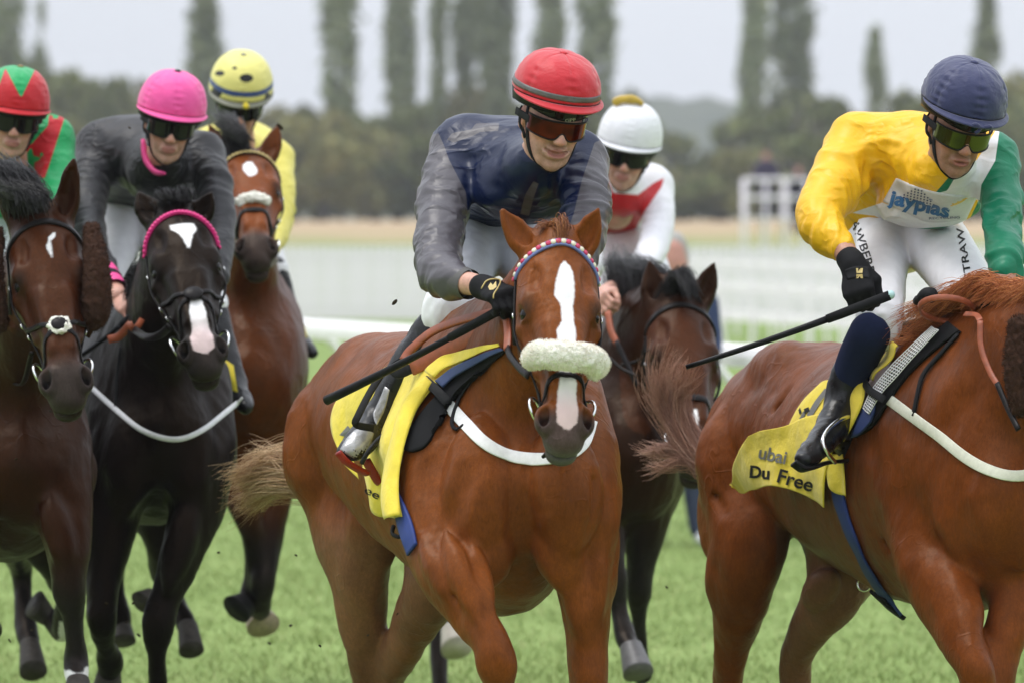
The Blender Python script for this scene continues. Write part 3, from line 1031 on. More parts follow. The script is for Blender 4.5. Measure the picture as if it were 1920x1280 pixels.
def std_mats():
    simple('black_plastic', (.012, .012, .013), .35, .1)
    simple('black_web', (.015, .015, .016), .6, .2, 80, .2)
    simple('dark_lens', (.006, .006, .007), .08, 0)
    simple('black_leather', (.014, .012, .012), .33, .25, 60, .25, 260, .001)
    simple('boot_leather', (.010, .010, .011), .30, .2, 30, .35, 60, .003)
    simple('tan_leather', (.30, .075, .03), .5, .2, 60, .2, 300, .001)
    simple('steel', (.75, .75, .74), .18, .05, metal=1.0)
    simple('white_web', (.84, .83, .82), .7, .08, 60, .3, 500, .001)
    simple('fleece', (.82, .80, .70), .95, .12, 60, .9, 160, .006)
    simple('hoof_horn', (.055, .048, .042), .55, .35, 40, .3, 80, .002)
    simple('hoof_pale', (.42, .33, .24), .55, .3, 40, .3, 80, .002)
    simple('blue_web', (.016, .040, .20), .65, .12, 90, .2, 500, .001)
    simple('navy_pad', (.03, .05, .13), .8, .12, 90, .3, 400, .001)
    simple('black_pad', (.012, .012, .013), .75, .15, 90, .3, 400, .001)
    simple('yellow_cloth', (.80, .62, .045), .72, .08, 18, .65, 26, .008, Sheen_Weight=.2)
    simple('ink_black', (.02, .02, .02), .6, .05)
    simple('breeches_white', (.80, .80, .83), .7, .04, 30, .2, 60, .003)
    b = NB('horse_eye'); MATS['horse_eye'] = b.fin((.006, .004, .003), .05, None)
    b.b.inputs['Specular IOR Level'].default_value = .22
std_mats()
def skin_mat(name, base, lips=(.42, .14, .12), rough=.45):
    b = NB(name)
    n1 = b.noise(30, 4, .6)
    c = b.mix(b.ramp(b.attr('lip', 'Fac'), -.001, .002, 0, .85), base, lips)
    c = b.mix(b.math('MULTIPLY', b.attr('blush', 'Fac'), .5), c, (base[0] * .95, base[1] * .55, base[2] * .5))
    c = b.mix(b.math('MULTIPLY', b.attr('beard', 'Fac'), b.ramp(b.noise(900, 2), .35, .65, .12, .55)), c, (base[0] * .42, base[1] * .42, base[2] * .45))
    c = b.mix(1.0, c, b.ramp(n1, .3, .7, .80, 1.14), 'MULTIPLY')
    c = b.mix(1.0, c, b.ramp(b.noise(160, 4), .3, .7, .90, 1.08), 'MULTIPLY')
    b.fin(c, rough, b.bump(b.noise(350, 3), .25, .0012), Specular_IOR_Level=.35)
    b.b.inputs['Subsurface Weight'].default_value = .15
    b.b.inputs['Subsurface Radius'].default_value = (.012, .004, .002)
    return b.m
def face_attrs(H):
    def lip(V, px, py, d):
        x, y, z = H.inv(V)
        e = ((x / .025) ** 2 + ((z + .0705) / .0135) ** 2)
        return np.where((y > .085), (1 - e) * .01, -.02)
    def blush(V, px, py, d):
        x, y, z = H.inv(V)
        g = np.exp(-(((np.abs(x) - .045) / .02) ** 2 + ((z + .035) / .018) ** 2))
        g = np.maximum(g, np.exp(-((x / .016) ** 2 + ((z + .035) / .014) ** 2)) * (y > .1))
        g = np.maximum(g, np.exp(-(((np.abs(x) - .082) / .012) ** 2 + ((z + .01) / .04) ** 2)) * (y < .02))
        return g
    def beard(V, px, py, d):
        x, y, z = H.inv(V)
        return np.clip((-.040 - z) / .02, 0, 1) * np.clip((y + .01) / .03, 0, 1) * np.clip((z + .15) / .03, 0, 1)
    return {'lip': lip, 'blush': blush, 'beard': beard}
# ------------------------------------------------------------------ things that lie on a surface seen in the photo
_BV = {}
def bvh_of(o):
    if o.name not in _BV:
        me = o.data
        v = np.empty(len(me.vertices) * 3, np.float32); me.vertices.foreach_get('co', v)
        v = v.reshape(-1, 3) + np.array(o.matrix_parent_inverse.translation)
        if o.parent: v = v + np.array(o.parent.location)
        _BV[o.name] = BVHTree.FromPolygons(v.tolist(), [tuple(p.vertices) for p in me.polygons])
    return _BV[o.name]
def surf_px(pts, targets, off=0.0, d0=None):
    """photo pixels -> points and normals on the first of the targets behind them"""
    Ps, Ns = [], []
    for q in pts:
        x, y = q[0], q[1]
        dr = Vector(W(x, y, 1.0) - CPOS).normalized(); hit = None
        org = Vector(CPOS) if d0 is None else Vector(W(x, y, d0))
        for o in targets:
            r = bvh_of(o).ray_cast(org, dr)
            if r[0] is not None and (hit is None or r[3] < hit[1]): hit = (r[0], r[3], r[1])
        if hit is None: Ps.append(None); Ns.append(None); continue
        n = np.array(hit[2]); dv = np.array(dr)
        if n @ dv > 0: n = -n
        Ps.append(np.array(hit[0])); Ns.append(n)
    ok = [i for i, p in enumerate(Ps) if p is not None]
    for i, p in enumerate(Ps):
        if p is None:
            j = min(ok, key=lambda k: (pts[k][0] - pts[i][0]) ** 2 + (pts[k][1] - pts[i][1]) ** 2)
            Ps[i] = W(pts[i][0], pts[i][1], (Ps[j] - CPOS) @ FWD); Ns[i] = Ns[j]
    Ps, Ns = np.array(Ps), np.array(Ns)
    return Ps + Ns * off, Ns
def smooth_path(P, it=2):
    P = P.copy()
    for _ in range(it):
        P[1:-1] = .5 * P[1:-1] + .25 * (P[:-2] + P[2:])
    return P
def strap_px(mb, pts, targets, w, th=.004, n=None, off=.002, d0=None):
    pts = catmull(np.array(pts, float), n or 10 * len(pts))
    P, N = surf_px(pts, targets, off, d0)
    mb.strap(smooth_path(P, 3), smooth_path(N, 4), w, th)
    return mb
def coons(top, bot, lef, rig, nu, nv):
    """px grid from four boundary polylines (top/bottom run left to right, sides run top to bottom)"""
    T, B = catmull(top, nu), catmull(bot, nu); Lf, Rg = catmull(lef, nv), catmull(rig, nv)
    G = np.zeros((nu, nv, T.shape[1]))
    for i in range(nu):
        u = i / (nu - 1)
        for j in range(nv):
            v = j / (nv - 1)
            G[i, j] = (1 - v) * T[i] + v * B[i] + (1 - u) * Lf[j] + u * Rg[j] - ((1 - u) * (1 - v) * T[0] + u * (1 - v) * T[-1] + (1 - u) * v * B[0] + u * v * B[-1])
    return G
def grid_faces(nu, nv):
    return np.array([(i * nv + j, (i + 1) * nv + j, (i + 1) * nv + j + 1, i * nv + j + 1) for i in range(nu - 1) for j in range(nv - 1)])
def patch_px(name, G, targets, mat, parent, off=.01, th=.004, wave=None, sm=3, d0=None):
    """cloth draped on the targets over a grid of photo pixels"""
    nu, nv, _ = G.shape
    P, N = surf_px(G.reshape(-1, G.shape[2]), targets, 0, d0)
    Q = grid_faces(nu, nv)
    N = lap(N, Q, 6); N /= np.linalg.norm(N, axis=1, keepdims=True)
    P = lap(P, Q, sm, .4) * .5 + P * .5 if sm else P
    o_ = np.full(len(P), off)
    if wave is not None:
        u = np.repeat(np.linspace(0, 1, nu), nv); v = np.tile(np.linspace(0, 1, nv), nu)
        o_ = o_ + wave(u, v)
    P = P + N * o_[:, None]
    o = mesh_np(name, P, Q, mat, parent)
    if th: thicken(o, th, 1)
    return o
def head_ring(H, F, rows, off=.002):
    """points (t,y,z) in head axes pulled onto the head's surface"""
    P = np.array([H.p(*r) for r in rows])
    P = F.project(P, 10, 0.0)
    N = F.grad(P)
    return P + N * off, N

def bridle(H, F, label, group_loc, opt):
    root = thing('bridle', H.p(.1, 0, .0), label, 'bridle', 'bridles on the racehorses')
    lm = opt.get('mat', MATS['black_leather'])
    arc = lambda t0, t1, n=17, y=.125, z0=-.10, z1=.05: [(t0 + (t1 - t0) * abs(2 * i / (n - 1) - 1) ** 1.6, -math.sin((1 - 2 * i / (n - 1)) * math.pi / 2) * y, z0 + (z1 - z0) * math.cos((1 - 2 * i / (n - 1)) * math.pi / 2)) for i in range(n)]
    bt0, bt1 = opt.get('brow', (.035, .085))
    P, N = head_ring(H, F, arc(bt0, bt1, 23, .12, -.075, .04), .0025)
    P = smooth_path(P, 3); N = smooth_path(N, 3)
    MB().strap(catmull(P, 40), catmull(N, 40), opt.get('brow_w', .020) * H.s, .006 * H.s).build('browband', opt.get('brow_mat', lm), root)
    if 'beads' in opt:
        mats, cnt, r = opt['beads']
        Q = catmull(P, cnt); NQ = catmull(N, cnt)
        pz = {}
        for i in range(cnt):
            b = MB().box(Q[i] + NQ[i] * .006, (r * 1.9, r * 1.9, .004), None) if False else MB().sphere(Q[i] + NQ[i] * .007 * H.s, np.array([r, r, r * .6]), [nrm(np.gradient(Q, axis=0)[i]), np.cross(NQ[i], nrm(np.gradient(Q, axis=0)[i])), NQ[i]], 8, 5)
            b.build('browband_bead', mats[i % len(mats)], root)
    for q in (-1, 1):
        rows = [(bt1 - .005, q * .115, -.078), (.16, q * .125, -.092), (.26, q * .125, -.105), (.36, q * .105, -.112), (.44, q * .085, -.112), (.485, q * .07, -.110)]
        P2, N2 = head_ring(H, F, rows, .003)
        MB().strap(catmull(P2, 24), catmull(N2, 24), .016 * H.s, .004).build('cheek_strap', lm, root)
        for f in (.28, .55, .62):
            m = MB()
            i = int(f * 23); c = catmull(P2, 24)[i] + catmull(N2, 24)[i] * .004
            m.torus(c, .0095, .0022, [H.a, nrm(np.cross(H.a, catmull(N2, 24)[i]))], 10, 5)
            m.build('buckle', MATS['steel'], root)
        P3, N3 = head_ring(H, F, [(bt1 - .005, q * .115, -.085), (.10, q * .11, -.17), (.15, q * .09, -.25)], .003)
        MB().strap(catmull(P3, 10), catmull(N3, 10), .013 * H.s, .003).build('throat_lash', lm, root)
        c = P2[-1] + N2[-1] * .012
        m = MB(); m.torus(c, opt.get('ring', .034), .0045, [H.a, nrm(H.n + H.l * q * .7)], 24, 8)
        m.tube([c + H.a * .01, H.p(.505, q * .03, -.115)], .008, 8)
        m.build('bit_ring', MATS['steel'], root)
    nb = opt.get('noseband', .405)
    if nb:
        P, N = head_ring(H, F, arc(nb, nb + .03, 19, .10, -.12, .03), .003)
        P = smooth_path(P, 2)
        MB().strap(catmull(P, 32), catmull(N, 32), opt.get('nose_w', .022) * H.s, .005).build('noseband', lm, root)
    for a in opt.get('flash', ()):
        P, N = head_ring(H, F, catmull(np.array(a, float), 26), .003)
        MB().strap(catmull(smooth_path(P, 1), 26), catmull(N, 26), .014 * H.s, .004).build('flash_strap', lm, root)
    return root
def fluff(name, V, Q, mat, parent, amp=.006, freq=70, seed=0):
    N = vnormals(V, Q)
    f = np.abs(fbm(V, freq, 3, seed))
    return mesh_np(name, V + N * (amp * (f * 1.5 - .5))[:, None], Q, mat, parent)
def fur(name, V, Q, n, ln, mat, parent, seed=0, r=.0009, lean=None):
    """short wool fibres standing on a surface"""
    g = np.random.default_rng(seed)
    N = vnormals(V, Q)
    i = g.integers(0, len(V), n)
    d = N[i] + g.normal(0, .45, (n, 3)) + (0 if lean is None else np.asarray(lean))
    d /= np.linalg.norm(d, axis=1, keepdims=True)
    d2 = d + g.normal(0, .5, (n, 3)); d2 /= np.linalg.norm(d2, axis=1, keepdims=True)
    L_ = ln * g.uniform(.5, 1.2, (n, 1))
    S = np.stack([V[i] - N[i] * .003, V[i] + d * L_ * .5, V[i] + d * L_ * .5 + d2 * L_ * .5], 1)
    hair(name, S, mat, parent, r, r * .4)

def reins_tube(name, pts, r, mat, parent, flat=.4, n=24, seg=8, ref=None):
    return MB().tube(pts, r, seg, n, True, flat, ref).build(name, mat, parent)
def ribbon(pts, w, th, n=24, ref=(0, -1, 0)):
    P = catmull(np.asarray(pts, float), n)
    N = np.tile(np.asarray(ref, float), (n, 1))
    return MB().strap(P, N, w, th)

# ------------------------------------------------------------------ hands
def hand_field(F, wrist, dr, back, thumb, s=1.0, curl=(60, 75, 50), spread=.0, k=.006, grow=0.0, fist=1.0):
    """dr: wrist to knuckles, back: out of the back of the hand, thumb: towards the thumb side"""
    dr = nrm(dr); back = np.asarray(back, float); back = nrm(back - dr * (back @ dr))
    th = np.cross(dr, back); th = th if th @ np.asarray(thumb) > 0 else -th
    p = lambda a, b, c: np.asarray(wrist) + s * (dr * a + back * b + th * c)
    g = grow
    F.loft([p(-.02, 0, 0), p(.02, 0, 0), p(.055, .002, 0), p(.085, .002, 0)], [(.028 * s + g, .022 * s + g), (.032 * s + g, .021 * s + g), (.041 * s + g, .017 * s + g), (.040 * s + g, .014 * s + g)], k=.015, side=th)
    for i, (o, L1, r) in enumerate(((.031, .042, .0095), (.011, .047, .0100), (-.010, .043, .0095), (-.030, .034, .0085))):
        a = p(.086, .004, o)
        d = dr.copy(); ang = 0; pts = [p(.060, .002, o * .9), a]; q = a
        for c, f in zip(curl, (1.0, .68, .52)):
            ang += R(c)
            dd = dr * math.cos(ang) - back * math.sin(ang) + th * spread * o * 8
            q = q + nrm(dd) * L1 * f * s; pts.append(q)
        for j in range(len(pts) - 1):
            rr = r * s * (1 - .06 * j) + g
            F.seg(pts[j], pts[j + 1], rr, rr * .95, k=k if j else .012)
    t0, t1 = p(.015, -.006, .026), p(.050, -.018, .048)
    t2 = p(.080, -.038, .042); t3 = p(.094, -.052, .026)
    F.loft([t0, t1], [.016 * s + g, .0135 * s + g], k=.015)
    F.seg(t1, t2, .0125 * s + g, .0112 * s + g, k=k); F.seg(t2, t3, .011 * s + g, .0092 * s + g, k=k)
    return p

def whip(name, a, b, r0, r1, label, mat, grip=None):
    P = np.linspace(a, b, 14)
    root = thing('whip', a, label, 'whip', 'whips held by the riders')
    sag = np.sin(np.linspace(0, math.pi, 14)) * .006
    P[:, 2] -= sag
    MB().tube(P[4:], np.linspace(r0 * .72, r1, 10), 10).build('shaft', mat, root)
    MB().tube(P[:5], [r0, r0, r0 * .97, r0 * .97, r0 * .9], 12).build('grip', MATS['black_pad'], root)
    return root
# ================================================================== turf, rails, trees, hill
b = NB('turf')
tc = b.n('ShaderNodeTexCoord'); sp_ = b.n('ShaderNodeSeparateXYZ'); b.l(tc.outputs['Object'], sp_.inputs[0])
n1 = b.noise(.9, 5, .6); n2 = b.noise(14, 4, .6); n3 = b.noise(.12, 3); n4 = b.noise(5, 4, .65, stretch=(1, .35, 1))
c = b.mix(b.ramp(n1, .3, .7, 0, 1), (.155, .222, .066), (.212, .280, .095))
c = b.mix(b.ramp(n4, .45, .75, 0, .7), c, (.26, .35, .125))
c = b.mix(1.0, c, b.ramp(n2, .3, .7, .88, 1.12), 'MULTIPLY')
far = b.math('ADD', sp_.outputs['Y'], b.ramp(n3, .3, .7, -25, 25))
c = b.mix(b.ramp(far, 150, 190, 0, .4), c, (.20, .25, .10))
c = b.mix(b.ramp(far, 222, 262, 0, 1), c, (.40, .30, .19))
b.fin(c, .9, b.bump(n2, .5, .02), Specular_IOR_Level=.05)
MATS['turf'] = b.m
def ground_z(y):
    t = min(1, max(0, (y - 130) / 200.0)); return 1.72 * t * t * (3 - 2 * t)
P, Fq = sheet(lambda u, v: ((u - .5) * 2 * (20 + 850 * v), -15 + 1850 * v ** 2.2, ground_z(-15 + 1850 * v ** 2.2)), 31, 140)
tag(mesh_np('ground', P, Fq, MATS['turf']), kind='structure')
# turf blades where the camera sees the ground well
g = np.random.default_rng(5)
nb_ = 190000
yy = 13 + 34 * g.uniform(0, 1, nb_) ** 1.3; q_ = g.uniform(-1, 1, nb_); xx = q_ * (yy * .12 + 1.6)
kp = g.uniform(0, 1, nb_) < np.clip((1 - np.abs(q_)) / .35, 0, 1) * np.clip((yy - 13) / 4, 0, 1) * np.clip((47 - yy) / 14, 0, 1)
yy, xx = yy[kp], xx[kp]; nb_ = len(yy)
hgt = g.uniform(.018, .042, nb_) * (1 + .4 * vnoise(np.stack([xx, yy, 0 * xx], 1), 1.3, 4)); an = g.uniform(0, 6.28, nb_); wd = g.uniform(.0025, .005, nb_)
ln = g.normal(0, .022, (nb_, 2))
B0 = np.stack([xx - np.cos(an) * wd, yy - np.sin(an) * wd, 0 * xx], 1); B1 = np.stack([xx + np.cos(an) * wd, yy + np.sin(an) * wd, 0 * xx], 1)
B2 = np.stack([xx + ln[:, 0], yy + ln[:, 1], hgt], 1)
V = np.stack([B0, B1, B2], 1).reshape(-1, 3); Fq = np.arange(nb_ * 3).reshape(-1, 3)
b = NB('turf_blades'); gi = b.n('ShaderNodeNewGeometry'); cr = b.n('ShaderNodeValToRGB'); e = cr.color_ramp.elements
e[0].color = (.19, .26, .08, 1); e[1].color = (.37, .41, .18, 1); x_ = e.new(.7); x_.color = (.26, .325, .11, 1)
b.l(gi.outputs['Random Per Island'], cr.inputs[0]); b.fin(cr.outputs[0], .7, None, Specular_IOR_Level=.15)
tag(mesh_np('grass', V, Fq, b.m, smooth=False), kind='stuff')

simple('white_plastic', (.88, .85, .87), .45, .05, 8, Specular_IOR_Level=.3)
simple('white_paint', (.90, .84, .90), .6, .08, 6, Specular_IOR_Level=.2)
# running rail
A_, B_ = np.array([-5.0, 50.3, 0]), np.array([4.4, 23.3, 0])
dr_ = nrm(B_ - A_); sd_ = np.array([dr_[1], -dr_[0], 0]); sd_ = sd_ if sd_[1] > 0 else -sd_
Lr = np.linalg.norm(B_ - A_)
rail = thing('running_rail', (A_ + B_) / 2, 'thick rounded white plastic running rail beside the turf track', 'rail')
m = MB(); pr = [(-.055, -.06), (-.06, .0), (-.045, .05), (0, .068), (.045, .05), (.06, 0), (.055, -.06)]
V = [A_ + dr_ * Lr * f + sd_ * a + np.array([0, 0, 1.06 + z]) for f in (0, 1) for a, z in pr]; n_ = len(pr)
m.add(V, [(i, (i + 1) % n_, n_ + (i + 1) % n_, n_ + i) for i in range(n_)] + [tuple(range(n_)), tuple(range(n_, 2 * n_))]); m.build('rail_top', MATS['white_plastic'], rail, smooth=False)
post0 = None
for k_ in range(int(Lr / 2.5)):
    q = A_ + dr_ * (1.0 + 2.5 * k_)
    if post0 is None:
        m = MB(); m.tube(catmull([(0, 0, 1.0), sd_ * .12 + np.array([0, 0, .97]), sd_ * .34 + np.array([0, 0, .62]), sd_ * .42 + np.array([0, 0, 0])], 10), .03, 8)
        post0 = m.build('post', MATS['white_plastic']); post0.location = Vector(q); put(post0, rail)
    else:
        o = post0.copy(); COL.objects.link(o); o.location = Vector(q)
# picket barriers beyond
def barrier(label, A, B, hgt, pitch, rails, wobble=0, capw=.045):
    A, B = np.array(A, float), np.array(B, float); dr = nrm(B - A); Ln = np.linalg.norm(B - A)
    root = thing('barrier', (A + B) / 2, label, 'barrier', 'white barriers beyond the track')
    up = np.array([0, 0, 1.]); sd = np.cross(dr, up)
    for z in rails:
        m = MB(); m.box((A + B) / 2 + up * z, (Ln, .05, capw), [dr, sd, up]); m.build('rail', MATS['white_paint'], root, False)
    m = MB(); m.box((0, 0, hgt / 2), (min(.1, pitch * .9), .03, hgt - .03), [dr, sd, up]); pk = m.build('picket', MATS['white_paint'], None, False)
    n = int(Ln / pitch)
    rest = MB()
    for i in range(n):
        q = A + dr * pitch * (i + .5)
        if i < 240:
            o = pk if i == 0 else pk.copy()
            if i: COL.objects.link(o)
            o.location = Vector(q + sd * .045); put(o, root)
        else: rest.box(q + sd * .045 + up * hgt / 2, (min(.1, pitch * .9), .03, hgt - .03), [dr, sd, up])
    if rest.n:
        o = rest.build('pickets', MATS['white_paint'], root, False); o['kind'] = 'stuff'
    return root
barrier('long white picket barrier across the middle distance', (-9.0, 104, 0), (9.0, 102, 0), 1.27, .11, (.15, .62, 1.20))
barrier('white post and rail barrier slanting nearer at the right', (2.2, 98, 0), (8.2, 62, 0), 1.20, 1.3, (.35, .75, 1.14), 0, .10)
barrier('second white barrier row standing behind the long picket one', (-7.5, 116, 0), (11, 118, 0), 1.30, .16, (.25, .75, 1.24))
barrier('low white barrier in front of the slanting one', (2.6, 84, 0), (8.5, 56, 0), .95, 1.6, (.45, .88), 0, .12)

# ---- trees
def leaf_cloud(n, fn, size, seed):
    g = np.random.default_rng(seed)
    P = fn(g, n)
    d1 = g.normal(0, 1, (n, 3)); d1 /= np.linalg.norm(d1, axis=1, keepdims=True)
    d2 = np.cross(d1, g.normal(0, 1, (n, 3))); d2 /= np.linalg.norm(d2, axis=1, keepdims=True)
    s = size * g.uniform(.6, 1.5, (n, 1))
    V = np.stack([P - d1 * s, P + d2 * s * .55, P + d1 * s, P - d2 * s * .55], 1).reshape(-1, 3)
    return V, np.arange(4 * n).reshape(-1, 4)
def poplar_pts(H_, Rw, base, gaps):
    def fn(g, n):
        m = n // 22                                                     # upright sprays
        z = base + (H_ - base) * g.uniform(0, 1, m) ** .9
        f = (z - base) / (H_ - base)
        rr = Rw * np.clip(np.sin(np.pi * np.clip(f * .9 + .12, 0, 1)) ** .6, .12, 1) * np.sqrt(g.uniform(0.05, 1, m))
        a = g.uniform(0, 6.28, m)
        C = np.stack([rr * np.cos(a), rr * np.sin(a), z], 1)
        keep = vnoise(C + 100, .55, gaps) + .17 > 0
        C = C[keep]
        i = g.integers(0, len(C), n)
        return C[i] + g.normal(0, 1, (n, 3)) * np.array([.32, .32, .85])
    return fn
def round_pts(H_, Rw, base, seed):
    def fn(g, n):
        k = 14
        C = np.stack([g.normal(0, Rw * .45, k), g.normal(0, Rw * .45, k), base + (H_ - base) * g.uniform(.15, .85, k)], 1)
        rad = g.uniform(.28, .5, k) * Rw
        i = g.integers(0, k, n)
        d = g.normal(0, 1, (n, 3)); d /= np.linalg.norm(d, axis=1, keepdims=True)
        r = rad[i] * g.uniform(.55, 1.05, n)
        P = C[i] + d * r[:, None] * np.array([1, 1, .8])
        P[:, 2] = np.maximum(P[:, 2], .2)
        return P
    return fn
def leaf_mat(name, cols):
    b = NB(name); gi = b.n('ShaderNodeNewGeometry'); oi = b.n('ShaderNodeObjectInfo'); cr = b.n('ShaderNodeValToRGB'); e = cr.color_ramp.elements
    e[0].color = (*cols[0], 1); e[1].color = (*cols[2], 1); x = e.new(.5); x.color = (*cols[1], 1)
    b.l(gi.outputs['Random Per Island'], cr.inputs[0])
    c = b.mix(1.0, cr.outputs[0], b.ramp(oi.outputs['Random'], 0, 1, .75, 1.25), 'MULTIPLY')
    return b.fin(c, .7, None, Specular_IOR_Level=.15)
lm_pop = leaf_mat('poplar_leaves', [(.14, .185, .085), (.21, .25, .125), (.28, .31, .17)])
lm_grn = leaf_mat('hedgerow_leaves', [(.085, .112, .032), (.14, .165, .05), (.22, .225, .085)])
lm_olv = leaf_mat('olive_leaves', [(.11, .122, .036), (.175, .172, .056), (.26, .235, .09)])
simple('bark', (.085, .075, .06), .9, .3, 2)
def proto_tree(kind, H_, Rw, base, n, size, mat, seed, pts):
    V, Q = leaf_cloud(n, pts(H_, Rw, base, seed), size, seed)
    crown = mesh_np('crown', V, Q, mat, smooth=False)
    m = MB(); g = random.Random(seed)
    m.tube([(0, 0, -.2), (.05, .02, H_ * .35), (0, .05, H_ * .7), (0, 0, H_ * .93)], [Rw * .10, Rw * .085, Rw * .05, .02], 7)
    for i in range(10):
        z = base + (H_ - base) * (.05 + .07 * i); a = g.uniform(0, 6.28); r = Rw * .7
        k = 2.2 if pts is poplar_pts else .6
        m.tube([(0, 0, z), (r * .4 * math.cos(a), r * .4 * math.sin(a), z + r * k * .6), (r * math.cos(a) * .8, r * math.sin(a) * .8, z + r * k * 1.2)], [Rw * .035, Rw * .025, .01], 5)
    trunk = m.build('trunk', MATS['bark'])
    return trunk, crown
protos = {}
def plant(key, name, label, loc, s, group, rz=0, sz=None):
    tr, cr = protos[key]
    root = thing(name, loc, label, 'tree', group); root.rotation_euler = (0, 0, rz); root.scale = (s, s, sz or s)
    for o in (tr, cr):
        if o.get('used'): o = o.copy(); COL.objects.link(o)
        else: o['used'] = 1
        o.parent = root; o.location = (0, 0, 0)
    return root
for i in range(3):
    protos['pop%d' % i] = proto_tree('pop', 27, 1.5, 4.5, 5200, .33, lm_pop, 40 + i, poplar_pts)
    protos['rnd%d' % i] = proto_tree('rnd', 8, 4.2, .3, 3600, .34, (lm_grn, lm_olv, lm_grn)[i], 60 + i, round_pts)
g = random.Random(3)
pops = [(12, 1.0, 'first'), (78, .55, 0), (385, 1.15, 0), (640, 1.15, 0), (752, .95, 0), (822, .5, 0), (878, 1.0, 0), (932, .95, 0), (1030, .85, 0), (1118, 1.15, 0), (1412, .85, 0), (1482, 1.3, 0), (1640, .8, 0), (1850, .95, 0)]
popl = ['poplar at the far left edge of the row', 'thin pale poplar left of the red and green cap', 'faint poplar above the pink cap', 'tall poplar left of the red capped rider, alone against the sky', 'next poplar to the right of the lone tall one',
        'very thin poplar between two fuller ones left of the red cap', 'full poplar just left of the red cap', 'poplar close beside the red cap on its left', 'poplar rising directly above the red cap', 'broad poplar just right of the red cap',
        'slender poplar, left one of the pair right of centre', 'broad dense poplar, right one of the pair right of centre', 'short slender poplar between the pair and the blue cap', 'poplar above the blue cap at the right']
for i, (px, w, _) in enumerate(pops):
    d = 400 + 25 * g.uniform(-1, 1)
    x = (px - CX) / FPX * d
    h = {1640: 13.6 / 27, 1850: 15.0 / 27, 385: 15.4 / 27, 78: .58}.get(px, g.uniform(.85, 1.05))
    plant('pop%d' % (0 if i == 13 else i % 3), 'poplar_tree', popl[i], (x, d, 1.7), w * .72, 'poplars standing in a row beyond the course', g.uniform(0, 6), h)
rows = []
for px in range(-200, 2120, 74):
    rows.append((px + g.uniform(-20, 20), 345 + g.uniform(-12, 25), 0))
for px in range(-200, 2120, 112):
    rows.append((px + g.uniform(-30, 30), 392 + g.uniform(-10, 20), 1))
def skyline(px):                                                        # crown tops in the photo
    return float(np.interp(px, [-60, 0, 60, 110, 160, 215, 250, 300, 360, 420, 520, 570, 640, 720, 800, 900, 1000, 1130, 1180, 1240, 1300, 1360, 1420, 1500, 1560, 1640, 1700, 1780, 1860, 1980],
                           [110, 100, 95, 140, 175, 150, 190, 175, 165, 170, 235, 205, 195, 215, 190, 185, 180, 190, 235, 245, 250, 215, 185, 175, 215, 190, 205, 180, 165, 160]))
marks = [(40, 'green and red cap'), (190, 'charcoal back'), (320, 'pink cap'), (450, 'spotted yellow cap'), (570, 'open sky gap'), (645, 'lone tall poplar'), (755, 'second poplar'), (880, 'navy shoulder'), (1040, 'red cap'), (1180, 'white cap'), (1310, 'open hill view'), (1440, 'white platform'), (1560, 'yellow sleeve'), (1660, 'yellow shoulder'), (1800, 'dark blue cap'), (1910, 'green sleeve')]
tone = ['dark green', 'olive', 'mid green']
used_l = {}
for i, (px, d, back) in enumerate(sorted(rows)):
    top = skyline(px) + g.uniform(0, 40) + (0 if back else g.choice([0, 30, 70, 100]))
    z = CAM_H + (HORIZON - top) * d / FPX - 1.7
    k = i % 3
    mp = min(marks, key=lambda q: abs(q[0] - px)); rel = 'left of' if px < mp[0] else 'right of'
    lab = '%s %s row tree of the belt, %s the %s' % (tone[k], 'rear' if back else 'front', rel, mp[1])
    used_l[lab] = used_l.get(lab, 0) + 1
    if used_l[lab] > 1: lab = ('second ' if used_l[lab] == 2 else 'third ') + lab
    plant('rnd%d' % k, 'hedgerow_tree', lab, ((px - CX) / FPX * d, d, 1.70), g.uniform(.75, 1.05), 'trees in the belt beyond the course', g.uniform(0, 6), max(.30, z / 6.9))
# wooded hill far behind
def hill(u, v):
    x = (u - .5) * 900; y = 1350 + 420 * v
    ridge = 24 + 7 * math.sin(x * .012 + 1) + 5 * math.sin(x * .031)
    n = .5 * math.sin(x * .21) * math.sin(y * .17) + .5 * math.sin(x * .47 + 1) + .6 * math.sin(x * .093 + y * .05)
    return (x, y, -1 + (ridge + 2.2 * n) * math.sin(min(1, v * 1.6) * math.pi / 2))
P, Fq = sheet(hill, 240, 24)
b = NB('far_woods'); c = b.mix(b.ramp(b.noise(.08, 5), .3, .7, 0, 1), (.030, .045, .022), (.075, .085, .040)); b.fin(c, .9, None, Specular_IOR_Level=0)
tag(mesh_np('hill', P, Fq, b.m), kind='structure')
# ---- haze in the air
m = MB(); m.box((0, 895, 27), (1900, 1860, 56))
b = NB('haze'); t_ = b.t; t_.nodes.remove(b.b); pv = b.n('ShaderNodeVolumePrincipled'); pv.inputs['Color'].default_value = (.93, .95, 1, 1); pv.inputs['Density'].default_value = .00034; pv.inputs['Anisotropy'].default_value = .2
b.l(pv.outputs[0], t_.nodes['Material Output'].inputs['Volume'])
haze = tag(m.build('haze', b.m, smooth=False), kind='stuff')

